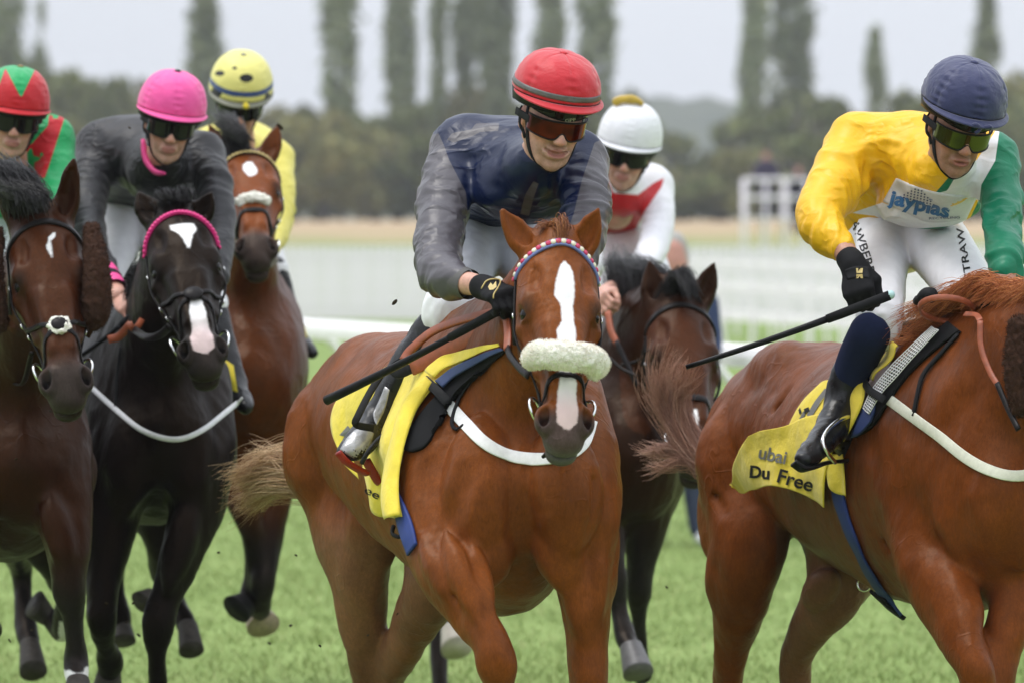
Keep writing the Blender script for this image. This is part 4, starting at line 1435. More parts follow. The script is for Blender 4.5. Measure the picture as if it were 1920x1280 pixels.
# ---- people beyond the rail
def bystander(label, loc, s, parts, h=.02):
    root = thing('person', loc, label, 'person', 'people beyond the rail')
    for nm, mat, lofts in parts:
        F = Field()
        for pts, rads in lofts: F.loft([np.array(loc) + np.array(p) * s for p in pts], [np.array(r) * s for r in rads], k=.04)
        V, Q = F.mesh(h); mesh_np(nm, V, Q, mat, root)
    return root
simple('pink_face', (.50, .24, .19), .5, .1); simple('grey_hair', (.38, .36, .34), .8, .2); simple('navy_coat', (.016, .022, .05), .8, .2); simple('navy_trousers', (.030, .040, .075), .85, .2); simple('blue_coat', (.022, .038, .10), .8, .15); simple('white_shoe', (.6, .6, .6), .6)
simple('dark_coat', (.02, .018, .03), .8, .2)
bystander('grey haired bystander in dark blue walking beyond the galloping horses', ((1266 - CX) / FPX * 32.0, 32.0, 0), 1.0, [
    ('face', MATS['pink_face'], [([(-.01, 0, 1.46), (-.015, -.02, 1.56), (-.02, -.02, 1.66)], [.05, .085, .075])]),
    ('hair', MATS['grey_hair'], [([(.0, .02, 1.60), (-.01, .02, 1.66), (-.01, 0, 1.70)], [.085, .088, .07])]),
    ('coat', MATS['blue_coat'], [([(0, 0, .85), (0, 0, 1.1), (-.01, 0, 1.36), (-.04, 0, 1.46)], [(.17, .14), (.18, .14), (.18, .13), (.07, .07)]), ([(.18, 0, 1.36), (.21, -.05, 1.10), (.16, -.2, .95)], [.07, .055, .045]), ([(-.20, 0, 1.36), (-.26, -.05, 1.10), (-.16, -.2, 1.0)], [.075, .06, .045])]),
    ('trousers', MATS['navy_trousers'], [([(-.08, 0, .90), (-.09, -.02, .5), (-.10, .0, .10)], [.11, .085, .065]), ([(.08, 0, .90), (.10, .05, .5), (.14, .0, .10)], [.11, .085, .065])]),
    ('shoe', MATS['navy_coat'], [([(-.10, .02, .05), (-.12, -.18, .04)], [.05, .04])]), ('shoe', MATS['white_shoe'], [([(.15, .02, .05), (.16, -.16, .04)], [.05, .04])])])
# camera platform with two people on it
px0 = (1452 - CX) / FPX * 150
tw = thing('camera_platform', (px0, 150, 0), 'white tube framed platform standing beyond the barriers', 'platform')
m = MB(); m.box((px0, 150, 1.86), (1.7, 1.6, .06)); m.build('floor', MATS['white_paint'], tw, False)
for sx_ in (-.8, -.27, .27, .8):
    for sy_ in (-.75, .75):
        m = MB(); m.tube([(px0 + sx_, 150 + sy_, 0), (px0 + sx_, 150 + sy_, 2.9)], .04, 8); m.build('post', MATS['white_paint'], tw)
for z in (2.4, 2.88):
    for sy_ in (-.75, .75):
        m = MB(); m.tube([(px0 - .8, 150 + sy_, z), (px0 + .8, 150 + sy_, z)], .045, 8); m.build('guard_rail', MATS['white_paint'], tw)
def stander(label, x, z, coat):
    return bystander(label, (x, 150, z), 1.0, [
        ('face', MATS['pink_face'], [([(0, 0, 1.46), (0, -.02, 1.56), (0, -.02, 1.64)], [.05, .09, .075])]), ('hair', MATS['dark_coat'], [([(0, .02, 1.62), (0, .02, 1.70)], [.095, .075])]),
        ('coat', coat, [([(0, 0, .80), (0, 0, 1.1), (0, 0, 1.36), (0, 0, 1.46)], [(.22, .16), (.24, .16), (.24, .15), (.08, .08)]), ([(.24, 0, 1.36), (.32, -.05, 1.10), (.2, -.25, 1.05)], [.08, .07, .05]), ([(-.24, 0, 1.36), (-.32, -.05, 1.10), (-.2, -.25, 1.05)], [.08, .07, .05])]),
        ('trousers', MATS['dark_coat'], [([(-.1, 0, .85), (-.1, 0, .4), (-.1, 0, .02)], [.12, .09, .07]), ([(.1, 0, .85), (.1, 0, .4), (.1, 0, .02)], [.12, .09, .07])])], .03)
stander('figure in a dark purple coat standing on the white platform', (1436 - CX) / FPX * 150, 1.90, simple('purple_coat', (.035, .025, .06), .8))
stander('darker figure at the right end of the white platform', (1497 - CX) / FPX * 150, 1.50, MATS['dark_coat'])
# ================================================================== centre: chestnut with a wide blaze
CH = np.array([.160, .043, .0078])
def poly_t(t, tab):
    tab = np.array(tab)
    return np.interp(t, tab[:, 0], tab[:, 1]), np.interp(t, tab[:, 0], tab[:, 2])
def blaze_mark(hc, tab, zmin=-.11):
    t, y, z = hc
    lo, hi = poly_t(t, tab)
    m = np.minimum(y - lo, hi - y)
    m = np.minimum(m, np.minimum(t - tab[0][0], tab[-1][0] - t) + .002)
    m = np.where(z > zmin, m, -.05)
    return np.clip(m, -.05, .05)
def mixc(a, b, f):
    f = np.clip(f, 0, 1)[:, None]
    return np.asarray(a) * (1 - f) + np.asarray(b) * f
def sstep(x, a, b):
    t = np.clip((x - a) / (b - a), 0, 1)
    return t * t * (3 - 2 * t)
def h1_color(V, px, py, d, hc):
    t, y, z = hc
    inh = (t > -.1) & (t < .7) & (np.abs(y) < .15) & (z > -.28) & (z < .06)
    n = len(V)
    c = np.tile(CH, (n, 1))
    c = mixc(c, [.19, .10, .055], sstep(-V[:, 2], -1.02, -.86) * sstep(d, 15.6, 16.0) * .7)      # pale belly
    c = mixc(c, [.095, .024, .0055], sstep(vnoise(V, 4, 3), .1, .9) * .5)
    muz = np.where(inh, sstep(t, .53, .575), 0)
    c = mixc(c, [.055, .045, .045], muz * .9)
    c = mixc(c, [.10, .105, .11], np.where(inh, sstep(t, .585, .61) * sstep(-z, .07, .11), 0) * .6)
    eyed = np.where(inh, np.exp(-(((t - .216) / .03) ** 2 + ((np.abs(y) - .09) / .02) ** 2)), 0)
    c = mixc(c, [.03, .018, .012], eyed * .8)
    nost = np.where(inh, np.exp(-(((t - .562) / .026) ** 2 + ((np.abs(y) - .05) / .022) ** 2 + ((z + .05) / .022) ** 2) * 1.2), 0)
    c = mixc(c, [.02, .015, .015], nost)
    tab = [(.085, .006, .012), (.10, -.004, .024), (.13, -.012, .032), (.17, -.020, .033), (.20, -.022, .031), (.225, -.008, .026), (.28, -.006, .026),
           (.31, -.020, .031), (.34, -.019, .030), (.40, -.016, .024), (.46, -.018, .026), (.52, -.024, .028), (.55, -.027, .030), (.58, -.026, .028), (.598, -.008, .010)]
    mk = np.where(inh, blaze_mark(hc, tab), -.05)
    cb = mixc(np.tile([.72, .71, .70], (n, 1)), [.62, .47, .45], np.where(inh, sstep(t, .46, .56), 0))
    return c, cb, mk

coat_ch = coat_mat('chestnut_coat', .40)
H1 = dict(
    label='bright chestnut racehorse with a broad white blaze leading under the red capped rider', mat=coat_ch, color=h1_color, h=.0091, hh=.0045,
    trunk=[(976, 935, 15.02, .12, .17), (962, 920, 15.18, .185, .305), (935, 892, 15.40, .25, .38), (882, 862, 15.70, .255, .375), (827, 840, 16.05, .30, .325), (775, 805, 16.45, .285, .28),
           (742, 778, 16.82, .27, .235), (716, 800, 17.10, .23, .20), (692, 830, 17.22, .15, .15)],
    neck=[(905, 760, 15.45, .17, .30), (950, 700, 15.20, .125, .235), (1000, 590, 14.98, .092, .165), (1035, 500, 14.88, .075, .125), (1045, 462, 14.86, .066, .10)],
    head=dict(poll=(1048, 452, 14.80), nose=(1066, 782, 14.42), yaw=10, roll=0, s=1.0, ears=[(941, 394, 14.86), (1122, 392, 14.84)], open=.5),
    legs=[
        [(850, 740, 15.36, .09, .13), (828, 860, 15.18, .115, .14), (822, 960, 15.08, .108, .118), (826, 1030, 15.0, .094, .098), (842, 1085, 14.93, .078, .082), (885, 1150, 14.84, .062, .066), (922, 1205, 14.77, .050, .054), (930, 1245, 14.76, .049, .052), (935, 1300, 14.80, .034, .037), (940, 1400, 14.9, .030, .035), (942, 1440, 14.92, .04, .042), (946, 1480, 14.92, .032, .034)],
        [(1075, 760, 15.32, .085, .13), (1086, 870, 15.14, .105, .14), (1092, 970, 15.06, .098, .115), (1092, 1040, 15.05, .086, .094), (1096, 1110, 15.04, .072, .078), (1100, 1200, 15.03, .058, .062), (1104, 1290, 15.02, .051, .054), (1104, 1340, 15.03, .047, .05), (1103, 1420, 15.05, .031, .036), (1100, 1530, 15.08, .031, .035), (1098, 1580, 15.08, .041, .044), (1098, 1622, 15.04, .033, .035)],
        [(640, 830, 16.95, .15, .20), (655, 930, 16.75, .135, .175), (672, 1040, 16.62, .098, .125), (678, 1130, 16.66, .076, .09), (684, 1220, 16.74, .054, .062), (688, 1290, 16.82, .045, .058), (689, 1360, 16.82, .036, .045), (690, 1440, 16.78, .035, .04), (690, 1496, 16.72, .044, .046), (690, 1526, 16.68, .034, .036)],
        [(800, 860, 16.85, .14, .19), (825, 1000, 16.55, .12, .16), (812, 1090, 16.40, .088, .105), (772, 1180, 16.55, .062, .075), (735, 1255, 16.72, .046, .056), (712, 1310, 16.84, .045, .058), (700, 1400, 16.8, .033, .04), (695, 1460, 16.78, .033, .038), (693, 1502, 16.74, .043, .045), (691, 1530, 16.70, .034, .036)]],
    mus=[((795, 1010, 14.93), (868, 1150, 14.80), .042, .006), ((838, 1000, 14.88), (905, 1180, 14.74), .040, .006), ((880, 1010, 14.90), (926, 1170, 14.76), .030, .005), ((1075, 1000, 14.98), (1092, 1190, 14.97), .038, .006), ((1118, 1000, 14.99), (1110, 1190, 14.98), .036, .006),
         ((905, 800, 15.02), (900, 1040, 14.93), .105, .012), ((1050, 810, 14.97), (1062, 1040, 14.92), .100, .012), ((930, 960, 14.97), (905, 1100, 14.95), .070, .010), ((1030, 960, 14.96), (1062, 1100, 14.95), .068, .010),
         ((800, 740, 15.62), (815, 985, 15.12), .110, .03), ((820, 970, 15.0), (905, 1165, 14.78), .056, .014), ((872, 1010, 14.93), (925, 1170, 14.76), .036, .010), ((800, 1040, 15.0), (880, 1180, 14.84), .040, .012),
         ((1122, 930, 15.12), (1122, 1150, 15.06), .062, .014), ((1068, 1020, 14.98), (1096, 1210, 14.98), .046, .012), ((1118, 870, 15.2), (1110, 990, 15.0), .07, .02),
         ((600, 740, 16.75), (618, 960, 16.7), .125, .025), ((650, 675, 16.7), (760, 715, 16.3), .10, .03), ((612, 880, 16.8), (655, 1090, 16.6), .085, .02), ((690, 900, 16.5), (705, 1080, 16.55), .075, .02), ((790, 700, 15.9), (700, 690, 16.5), .09, .04)],
    grv=[((984, 880, 14.80), (984, 1120, 14.86), .014, .035), ((862, 880, 14.90), (868, 1010, 14.84), .007, .03), ((1112, 900, 14.90), (1106, 1010, 14.88), .006, .03), ((800, 870, 15.02), (795, 990, 14.94), .006, .03), ((830, 1080, 14.86), (880, 1160, 14.74), .004, .015), ((868, 1010, 14.88), (902, 1110, 14.75), .006, .02), ((596, 850, 16.50), (612, 970, 16.46), .005, .03), ((845, 960, 14.9), (885, 870, 14.86), .008, .05), ((905, 1055, 14.82), (960, 1030, 14.80), .006, .04), ((1050, 1055, 14.82), (1010, 1035, 14.80), .006, .04)],
)
h1_root, F1, HD1, body1, side1 = make_horse(H1)

def leg_hoof(root, top, bot, mat=None):
    return hoof_mesh(W(*top), W(*bot), .040, .060, mat or MATS['hoof_horn'], root, (0, -1, .2))
for a_, b_ in (((946, 1480, 14.92), (950, 1530, 14.88)), ((1098, 1622, 15.04), (1098, 1690, 15.0)), ((690, 1526, 16.68), (691, 1578, 16.62)), ((691, 1530, 16.70), (692, 1576, 16.64))):
    leg_hoof(h1_root, a_, b_)
# ---- tack of the centre chestnut
simple('bead_pink', (.55, .035, .11), .35, .1); simple('bead_cream', (.75, .70, .55), .35, .1); simple('bead_blue', (.16, .20, .45), .4, .1)
br1 = bridle(HD1, F1, 'black bridle with a pink and cream diamond browband and fat white sheepskin noseband', None,
    dict(brow=(.022, .075), brow_w=.022, brow_mat=MATS['bead_blue'], beads=([MATS['bead_pink'], MATS['bead_cream']], 26, .0085), noseband=None,
         flash=[[(.515, -.075, -.09), (.475, -.055, -.03), (.452, -.02, -.004), (.450, .0, .0), (.452, .02, -.004), (.475, .055, -.03), (.515, .075, -.09)]]))
# sheepskin noseband
fz = Field()
fz.loft([W(998, 672, 14.55), W(1014, 664, 14.50), W(1058, 666, 14.46), (W(1105, 672, 14.49)), W(1122, 682, 14.55)], [.029, .0355, .037, .0355, .030], k=.01)
fz.ell(W(1116, 688, 14.52), (.024, .026, .033), k=.02)
Vz, Qz = fz.mesh(.005)
fluff('sheepskin_noseband', Vz, Qz, MATS['fleece'], br1, .004, 45, 4)
simple('wool', (.90, .84, .74), .9, .1)
fur('wool', Vz, Qz, 4500, .006, MATS['wool'], br1, 3, .0008)
# knotted forelock
hm_ch = hair_mat('chestnut_hair', [(.10, .025, .008), (.24, .075, .022), (.40, .17, .06)])
S = hair_lock([HD1.p(-.02, 0, -.03), HD1.p(-.045, .0, .01), HD1.p(-.03, .004, .035), HD1.p(.0, .006, .03), HD1.p(.03, .004, .012)], .016, .009, 260, 9, 3, .006)
S2 = hair_lock([HD1.p(-.02, -.01, -.04), HD1.p(-.055, -.02, -.02), HD1.p(-.05, -.045, .0), HD1.p(-.03, -.06, .0)], .012, .010, 110, 9, 4, .006)
hair('forelock', [S, S2], hm_ch, h1_root, .0013, .0004)
# tail streaming to the left
tail0 = W(560, 885, 17.15)
S = [hair_lock([tail0 + np.array([.05, 0, .02]), W(520, 872, 17.3), W(478, 886, 17.5), W(445, 905, 17.6)], .035, .035, 1250, 11, 5, .02),
     hair_lock([tail0 + np.array([.05, 0, -.02]), W(525, 905, 17.3), W(488, 930, 17.5), W(455, 945, 17.6)], .03, .03, 800, 11, 6, .025),
     hair_lock([tail0, W(520, 855, 17.3), W(490, 850, 17.5), W(462, 858, 17.6)], .02, .03, 160, 11, 8, .03)]
hm_tail = hair_mat('flaxen_tail_hair', [(.26, .12, .05), (.54, .34, .18), (.72, .54, .34)])
hair('tail', S, hm_tail, h1_root, .0010, .0003)
T1 = [body1]
# number cloth, pad and girth
cloth1 = thing('saddle_cloth', W(760, 800, 15.8), 'yellow number cloth with black lettering under the red capped rider', 'saddle cloth', 'yellow number cloths on the racehorses')
G = coons([(700, 712), (740, 690), (790, 676), (840, 672), (905, 655)], [(655, 870), (690, 925), (720, 962), (742, 972), (762, 972)], [(700, 712), (650, 745), (632, 800), (655, 870)], [(905, 655), (868, 690), (820, 735), (775, 800), (752, 880), (762, 972)], 40, 40)
patch_px('cloth', G, T1, MATS['yellow_cloth'], cloth1, .012, .003, lambda u, v: .007 * np.sin(7 * u + 4 * v) + .010 * np.sin(13 * u * v + 2) * v)
# the front edge turned back in a fold
G = coons([(806, 730), (815, 722), (822, 728)], [(738, 962), (752, 975), (766, 970)], [(806, 730), (768, 775), (745, 840), (733, 900), (738, 962)], [(822, 728), (790, 785), (770, 850), (764, 910), (766, 970)], 10, 36)
patch_px('turned_edge', G, T1, MATS['yellow_cloth'], cloth1, .026, .003, lambda u, v: .014 * np.sin(math.pi * u) * (1 + .5 * np.sin(9 * v)))
G = coons([(822, 690), (880, 660), (950, 640)], [(824, 722), (880, 680), (952, 645)], [(822, 690), (806, 706), (824, 722)], [(950, 640), (951, 643), (952, 645)], 24, 8)
patch_px('cloth_front', G, T1, MATS['yellow_cloth'], cloth1, .026, .003, lambda u, v: .008 * np.sin(8 * u) * (1 - u))
pad1 = thing('saddle', W(820, 690, 15.7), 'light tan leather race saddle on a black pad under the red capped rider', 'saddle', 'race saddles on the horses')
G = coons([(830, 735), (880, 690), (940, 655), (965, 648)], [(758, 842), (775, 850), (800, 838), (822, 800)], [(830, 735), (795, 775), (768, 815), (758, 842)], [(965, 648), (915, 690), (860, 740), (822, 800)], 30, 24)
patch_px('pad', G, T1, MATS['black_pad'], pad1, .012, .010)
G = coons([(822, 726), (880, 682), (950, 648)], [(836, 738), (890, 694), (958, 652)], [(822, 726), (829, 731), (836, 738)], [(950, 648), (954, 650), (958, 652)], 24, 6)
patch_px('pad_binding', G, T1, MATS['navy_pad'], pad1, .026, .006)
# blue girth with its black buckle strap
m = MB(); strap_px(m, [(735, 905), (750, 950), (764, 990), (776, 1030)], T1, .058, .006, 30, .004)
m.build('girth', MATS['blue_web'], pad1)
m = MB(); m.tube(catmull([W(738, 985, 15.60), W(736, 1000, 15.58), W(750, 1006, 15.55), W(762, 1000, 15.55), W(770, 1030, 15.5)], 14), .006, 6).build('girth_strap', MATS['black_web'], pad1)
# breast girth
bg1 = thing('breast_girth', W(960, 850, 14.8), 'broad white breast girth across the chest of the blazed chestnut', 'breast girth', 'breast girths on the racehorses')
m = MB(); strap_px(m, [(838, 757), (868, 788), (905, 828), (950, 853), (1000, 861), (1045, 858), (1080, 843), (1100, 818), (1108, 790)], T1, .034, .004, 70, .004, 14.66)
m.build('webbing', MATS['white_web'], bg1)
m = MB(); strap_px(m, [(806, 722), (822, 738), (846, 764)], T1, .026, .004, 14, .024)
m.build('buckle_strap', MATS['black_web'], bg1)
m = MB(); strap_px(m, [(952, 652), (900, 700), (868, 740), (848, 790), (856, 806), (870, 800)], T1, .010, .003, 40, .006)
m.build('neck_strap', MATS['black_web'], bg1)
m = MB(); m.tube([W(1036, 838, 14.62), W(1028, 848, 14.60), W(1018, 856, 14.62)], [.006, .009, .005], 6).build('strap_end', MATS['black_leather'], bg1)
# ================================================================== riders
skin_fair = skin_mat('fair_skin', (.58, .33, .25))
skin_tan = skin_mat('tanned_skin', (.42, .22, .145))
def limb(F, pts, rads, k=.03, side=None):
    F.loft([W(*q) if len(q) == 3 and not isinstance(q, np.ndarray) else q for q in pts], rads, k=k, side=side)
def rider(name_label, at_, group='riders on the racehorses'):
    return thing('person', at_, name_label, 'person', group)
def glove_emblem(): pass

# ---- red cap, navy silks with grey sleeves
j1 = rider('rider in a red cap and navy silks with grey sleeves crouching over the blazed chestnut', W(900, 640, 15.8))
K1 = ManHead(W(1036, 221, 15.16), yaw=17, pitch=19, roll=6, s=1.0)
F = Field(); face_field(F, K1, W(985, 335, 15.34), 'smile')
Vf, Qf = F.mesh(.0036, smooth=1)
px, py, d = PX(Vf)
fa = {k_: f(Vf, px, py, d) for k_, f in face_attrs(K1).items()}
mesh_np('face', Vf, Qf, skin_fair, j1, fa)
m = MB(); m.sphere(K1.p(0, .080, -.0685), np.array([.020, .011, .0052]), K1.ax(), 12, 8); m.build('teeth', simple('teeth_white', (.62, .58, .50), .3, .05), j1)
cap_red = cloth_mat('red_silk', (.50, .012, .022), rough=.45, bump=.35, scale=40, sheen=.25, crz=.35)
simple('reflective_band', (.10, .095, .09), .45, .2, 60)
helmet(K1, j1, cap_red, dict(seed=3, band=(MATS['reflective_band'], .045, .135), wrinkle=1.2, rim=.028, r=(.118, .142, .138)))
b = NB('amber_mirror'); nz = b.noise(14, 3)
cr = b.n('ShaderNodeValToRGB'); e = cr.color_ramp.elements
e[0].position, e[0].color = .38, (.02, .001, .001, 1); e[1].position, e[1].color = .72, (.22, .022, .004, 1)
b.l(nz, cr.inputs[0]); MATS['amber_mirror'] = b.fin(cr.outputs[0], .09, None, Metallic=.75)
goggles(K1, j1, MATS['amber_mirror'], dict(z=-.003, h=.047, lidz=(.026, .064)))
chin_strap(K1, j1)
V2, F2 = text_px('GPP', (1060, 230), (1080, 228), 6, .01); decal('lettering', V2, F2, [o for o in j1.children if o.name.startswith('raised')], simple('ink_pale', (.35, .34, .28), .5), j1, .003)
# silks
sx = nrm(W(1105, 310, 15.36) - W(850, 300, 15.58))
FS = Field()
limb(FS, [(902, 405, 16.10), (915, 350, 15.98), (930, 320, 15.80), (962, 305, 15.58), (985, 312, 15.42)], [(.165, .115), (.175, .13), (.185, .145), (.175, .125), (.085, .08)], .05, sx)
limb(FS, [(985, 325, 15.42), (998, 318, 15.30), (1008, 304, 15.24)], [.095, .086, .066], .03)
FS.ell(W(870, 275, 15.60), (.085, .09, .085), k=.06); FS.ell(W(1078, 300, 15.40), (.085, .09, .085), k=.06)
FS.ell(W(985, 362, 15.42), (.14, .10, .085), k=.06); FS.ell(W(1010, 335, 15.36), (.08, .06, .05), k=.05)
# right sleeve
ARM1 = [[(858, 290, 15.58), (838, 350, 15.48), (826, 430, 15.34), (822, 500, 15.22), (840, 522, 15.13), (868, 530, 15.05)], [(1085, 305, 15.38), (1096, 350, 15.28), (1098, 420, 15.15), (1080, 490, 15.05), (1055, 545, 15.0)]]
limb(FS, [(858, 290, 15.58), (838, 350, 15.48), (826, 430, 15.34), (822, 500, 15.22), (840, 522, 15.13), (868, 530, 15.05)], [.078, .076, .068, .066, .058, .040], .03)
limb(FS, [(1085, 305, 15.38), (1096, 350, 15.28), (1098, 420, 15.15), (1080, 490, 15.05), (1055, 545, 15.0)], [.078, .070, .064, .055, .042], .03)
navy = (.003, .009, .040); grey = (.085, .078, .088)
sleeve_l = [(780, 260), (822, 250), (832, 272), (842, 300), (860, 335), (874, 362), (878, 420), (868, 450), (900, 520), (880, 580), (700, 600), (700, 300)]
sleeve_r = [(1115, 268), (1128, 262), (1200, 300), (1200, 620), (1040, 620), (1050, 520), (1065, 430), (1076, 400), (1082, 375), (1092, 335), (1104, 300)]
bars = [(838, 262), (848, 250), (884, 243), (892, 232), (936, 231), (934, 246), (900, 248), (886, 256), (850, 268)]
bar2 = [(975, 402), (985, 365), (1000, 340), (1010, 345), (1000, 372), (992, 405)]
silk1 = cloth_mat('navy_and_grey_silk', navy, [('grey', grey)], rough=.34, bump=.42, scale=20, sheen=.0, spec=.3)
def fold1(V):
    px, py, d = PX(V)
    return .30 + 1.0 * sstep(885 - px, -20, 20) * sstep(py, 300, 360) + .5 * (px > 1085)
jacket1 = cloth_mesh('silks', FS, .0064, silk1, j1, {'grey': px_masks([sleeve_l, sleeve_r, bars, bar2])}, fold=.012, ff=11, seed=5, dirs=(.45, .8, 1.5), extra=sleeve_folds(ARM1, .0130, .085, 1))
m = MB()
cuff = [W(864, 529, 15.065), W(873, 532, 15.045), W(881, 534, 15.03)]
m.tube(cuff, [.043, .042, .040], 20, caps=False).build('cuff', simple('grey_cuff', (.07, .066, .062), .6, .1, 80, .3), j1)
thicken(j1.children[-1], .004) if False else None
# forearm and glove
FA = Field(); limb(FA, [(868, 530, 15.05), (890, 534, 15.0), (915, 541, 14.95)], [(.034, .033), (.031, .029), (.028, .026)], .01)
Va, Qa = FA.mesh(.004); z0 = np.full(len(Va), -.02); mesh_np('forearm', Va, Qa, skin_fair, j1, {'lip': z0, 'blush': z0 * 0 + .2, 'beard': z0 * 0})
FG = Field(); limb(FG, [(903, 538, 14.97), (920, 543, 14.94)], [.034, .033], .01)
dr1 = nrm(W(965, 566, 14.80) - W(915, 541, 14.95))
hand_field(FG, W(915, 542, 14.945), dr1, (.1, -.75, .6), (.55, -.2, -.75), 1.0, (45, 80, 60), grow=.0015)
Vg, Qg = FG.mesh(.004)
glove_m = simple('black_glove', (.010, .010, .011), .7, .2, 60, .35, 250, .001)
glove1 = mesh_np('glove', Vg, Qg, glove_m, j1)
simple('gold_print', (.55, .42, .15), .5, .1)
mm = MB(); P_, N_ = surf_px(catmull([(903, 542), (912, 528), (926, 524), (938, 527), (934, 540), (926, 552), (925, 560)], 24), [glove1], .001)
mm.tube(P_, .0022, 5).build('emblem', MATS['gold_print'], j1)
V2, F2 = np.array([(915, 538), (920, 530), (924, 535), (930, 527), (931, 538), (925, 543), (918, 544)]), [(0, 1, 2, 6), (2, 3, 4, 5), (2, 5, 6)]
decal('emblem', V2, F2, [glove1], MATS['gold_print'], j1)
# breeches
FB = Field()
limb(FB, [(905, 400, 16.10), (915, 440, 16.06)], [(.15, .12), (.14, .12)], .05, sx)
limb(FB, [(885, 430, 16.02), (878, 480, 15.85), (866, 540, 15.66), (850, 580, 15.56)], [.095, .088, .075, .062], .02)
limb(FB, [(945, 430, 16.02), (975, 470, 15.90), (1020, 530, 15.74), (1058, 580, 15.66)], [.095, .088, .078, .064], .03)
cloth_mesh('breeches', FB, .008, simple('breeches_grey_white', (.50, .52, .58), .6, .04, 30, .25, 40, .004), j1, fold=.010, ff=16, seed=3)
FB = Field(); limb(FB, [(848, 560, 15.56), (842, 580, 15.55), (838, 592, 15.55)], [.070, .073, .070], .02)
limb(FB, [(858, 560, 15.60), (876, 575, 15.55), (884, 588, 15.52)], [.055, .055, .05], .03)
cloth_mesh('knee_cuff', FB, .006, MATS['breeches_white'], j1, fold=.008, ff=24, seed=8)
# boots
FB = Field()
limb(FB, [(848, 590, 15.56), (820, 622, 15.58), (780, 680, 15.62), (735, 745, 15.64), (708, 790, 15.63)], [.062, .066, .064, .052, .045], .02)
limb(FB, [(712, 785, 15.63), (690, 812, 15.58), (664, 838, 15.52), (648, 848, 15.50)], [(.046, .044), (.045, .042), (.044, .034), (.030, .022)], .025)
limb(FB, [(712, 790, 15.64), (722, 850, 15.68), (720, 880, 15.70)], [.042, .036, .030], .02)
boot_l = cloth_mesh('boot', FB, .006, MATS['boot_leather'], j1, fold=.010, ff=14, seed=11)
FB = Field()
limb(FB, [(1072, 590, 15.66), (1080, 690, 15.76), (1090, 790, 15.80)], [.06, .052, .042], .02)
limb(FB, [(1092, 800, 15.80), (1118, 842, 15.68), (1128, 856, 15.62)], [.040, .034, .024], .02)
cloth_mesh('boot', FB, .007, MATS['boot_leather'], j1, fold=.008, ff=14, seed=12)
simple('red_sole', (.25, .006, .008), .4, .1)
m = MB(); m.strap(catmull([W(634, 846, 15.46), W(650, 864, 15.47), (W(672, 878, 15.50)), W(690, 886, 15.53)], 16), np.tile([-.35, -.75, -.55], (16, 1)), .020, .008)
m.strap(catmull([W(686, 860, 15.56), W(700, 885, 15.58), W(712, 903, 15.60), W(720, 900, 15.62)], 14), np.tile([-.35, -.75, -.55], (14, 1)), .026, .008)
m.build('boot_sole', MATS['red_sole'], j1)
simple('silver_patent', (.34, .34, .35), .24, .35, 25, .5, 40, .005, metal=.25)
G = coons([(664, 806), (685, 798), (702, 812)], [(636, 842), (655, 856), (680, 866)], [(664, 806), (648, 822), (636, 842)], [(702, 812), (694, 840), (680, 866)], 12, 12)
boots1 = boot_l
patch_px('toe_panel', G, [boots1], MATS['silver_patent'], j1, .001, .002)
G = coons([(698, 775), (712, 745), (722, 722)], [(706, 800), (722, 770), (732, 728)], [(698, 775), (700, 788), (706, 800)], [(722, 722), (727, 724), (732, 728)], 8, 6)
patch_px('ankle_panel', G, [boots1], MATS['silver_patent'], j1, .001, .002)
# tan leather saddle flaps seen under the whip, stirrup
T1b = [body1, boots1]
G = coons([(772, 676), (815, 632), (870, 603), (905, 592)], [(765, 690), (812, 645), (866, 617), (902, 606)], [(772, 676), (766, 684), (765, 690)], [(905, 592), (903, 600), (902, 606)], 26, 6)
P = [W(757, 676, 15.36), W(772, 655, 15.36), W(812, 622, 15.30), W(862, 602, 15.20), W(910, 590, 15.08), W(940, 582, 14.98)]
MB().strap(catmull(P, 26), np.tile([-.3, -.8, .5], (26, 1)), .026, .007).build('rein', MATS['tan_leather'], br1)
P = [W(773, 690, 15.32), W(840, 654, 15.24), W(900, 622, 15.12), W(944, 594, 15.0)]
MB().strap(catmull(P, 20), np.tile([-.2, -.95, .2], (20, 1)), [.040, .048, .044, .034], .007).build('rein', MATS['tan_leather'], br1)
MB().strap(catmull([W(773, 690, 15.33), W(748, 700, 15.36), W(738, 690, 15.38), W(757, 676, 15.37)], 14), np.tile([-.3, -.9, .1], (14, 1)), .026, .006).build('rein_buckle', MATS['black_web'], br1)
MB().strap(catmull([W(950, 592, 14.90), W(953, 625, 14.84), W(952, 655, 14.80)], 12), np.tile([-.4, -.9, 0], (12, 1)), .022, .006).build('rein', MATS['tan_leather'], br1)
MB().strap(catmull([W(952, 652, 14.80), W(958, 668, 14.74), W(975, 690, 14.66), W(992, 705, 14.60)], 12), np.tile([-.4, -.9, 0], (12, 1)), .018, .005).build('rein', MATS['black_leather'], br1)
FB = Field(); limb(FB, [(790, 690, 15.80), (820, 655, 15.76), (880, 622, 15.66), (940, 612, 15.6)], [(.08, .035), (.10, .045), (.11, .05), (.10, .05)], .02, sx)
Vs, Qs = FB.mesh(.009); mesh_np('seat', Vs, Qs, MATS['black_leather'], pad1)
m = MB(); m.strap(catmull([W(716, 700, 15.56), W(694, 735, 15.52), W(672, 778, 15.48), W(668, 795, 15.48), W(700, 802, 15.50)], 20), np.tile([-.35, -.9, 0], (20, 1)), .020, .004)
m.build('stirrup_leather', MATS['black_web'], pad1)
m = MB(); m.tube(catmull([W(678, 868, 15.46), W(688, 850, 15.45), W(705, 828, 15.47), W(735, 800, 15.55)], 16), .0065, 8)
m.build('stirrup_iron', simple('stirrup_black', (.02, .02, .021), .35), pad1)
whip('whip', W(950, 574, 14.90), W(612, 750, 15.32), .0125, .0135, 'thick black padded whip held across the saddle by the red capped rider', simple('whip_black', (.010, .010, .011), .35, .2, 60, .2))
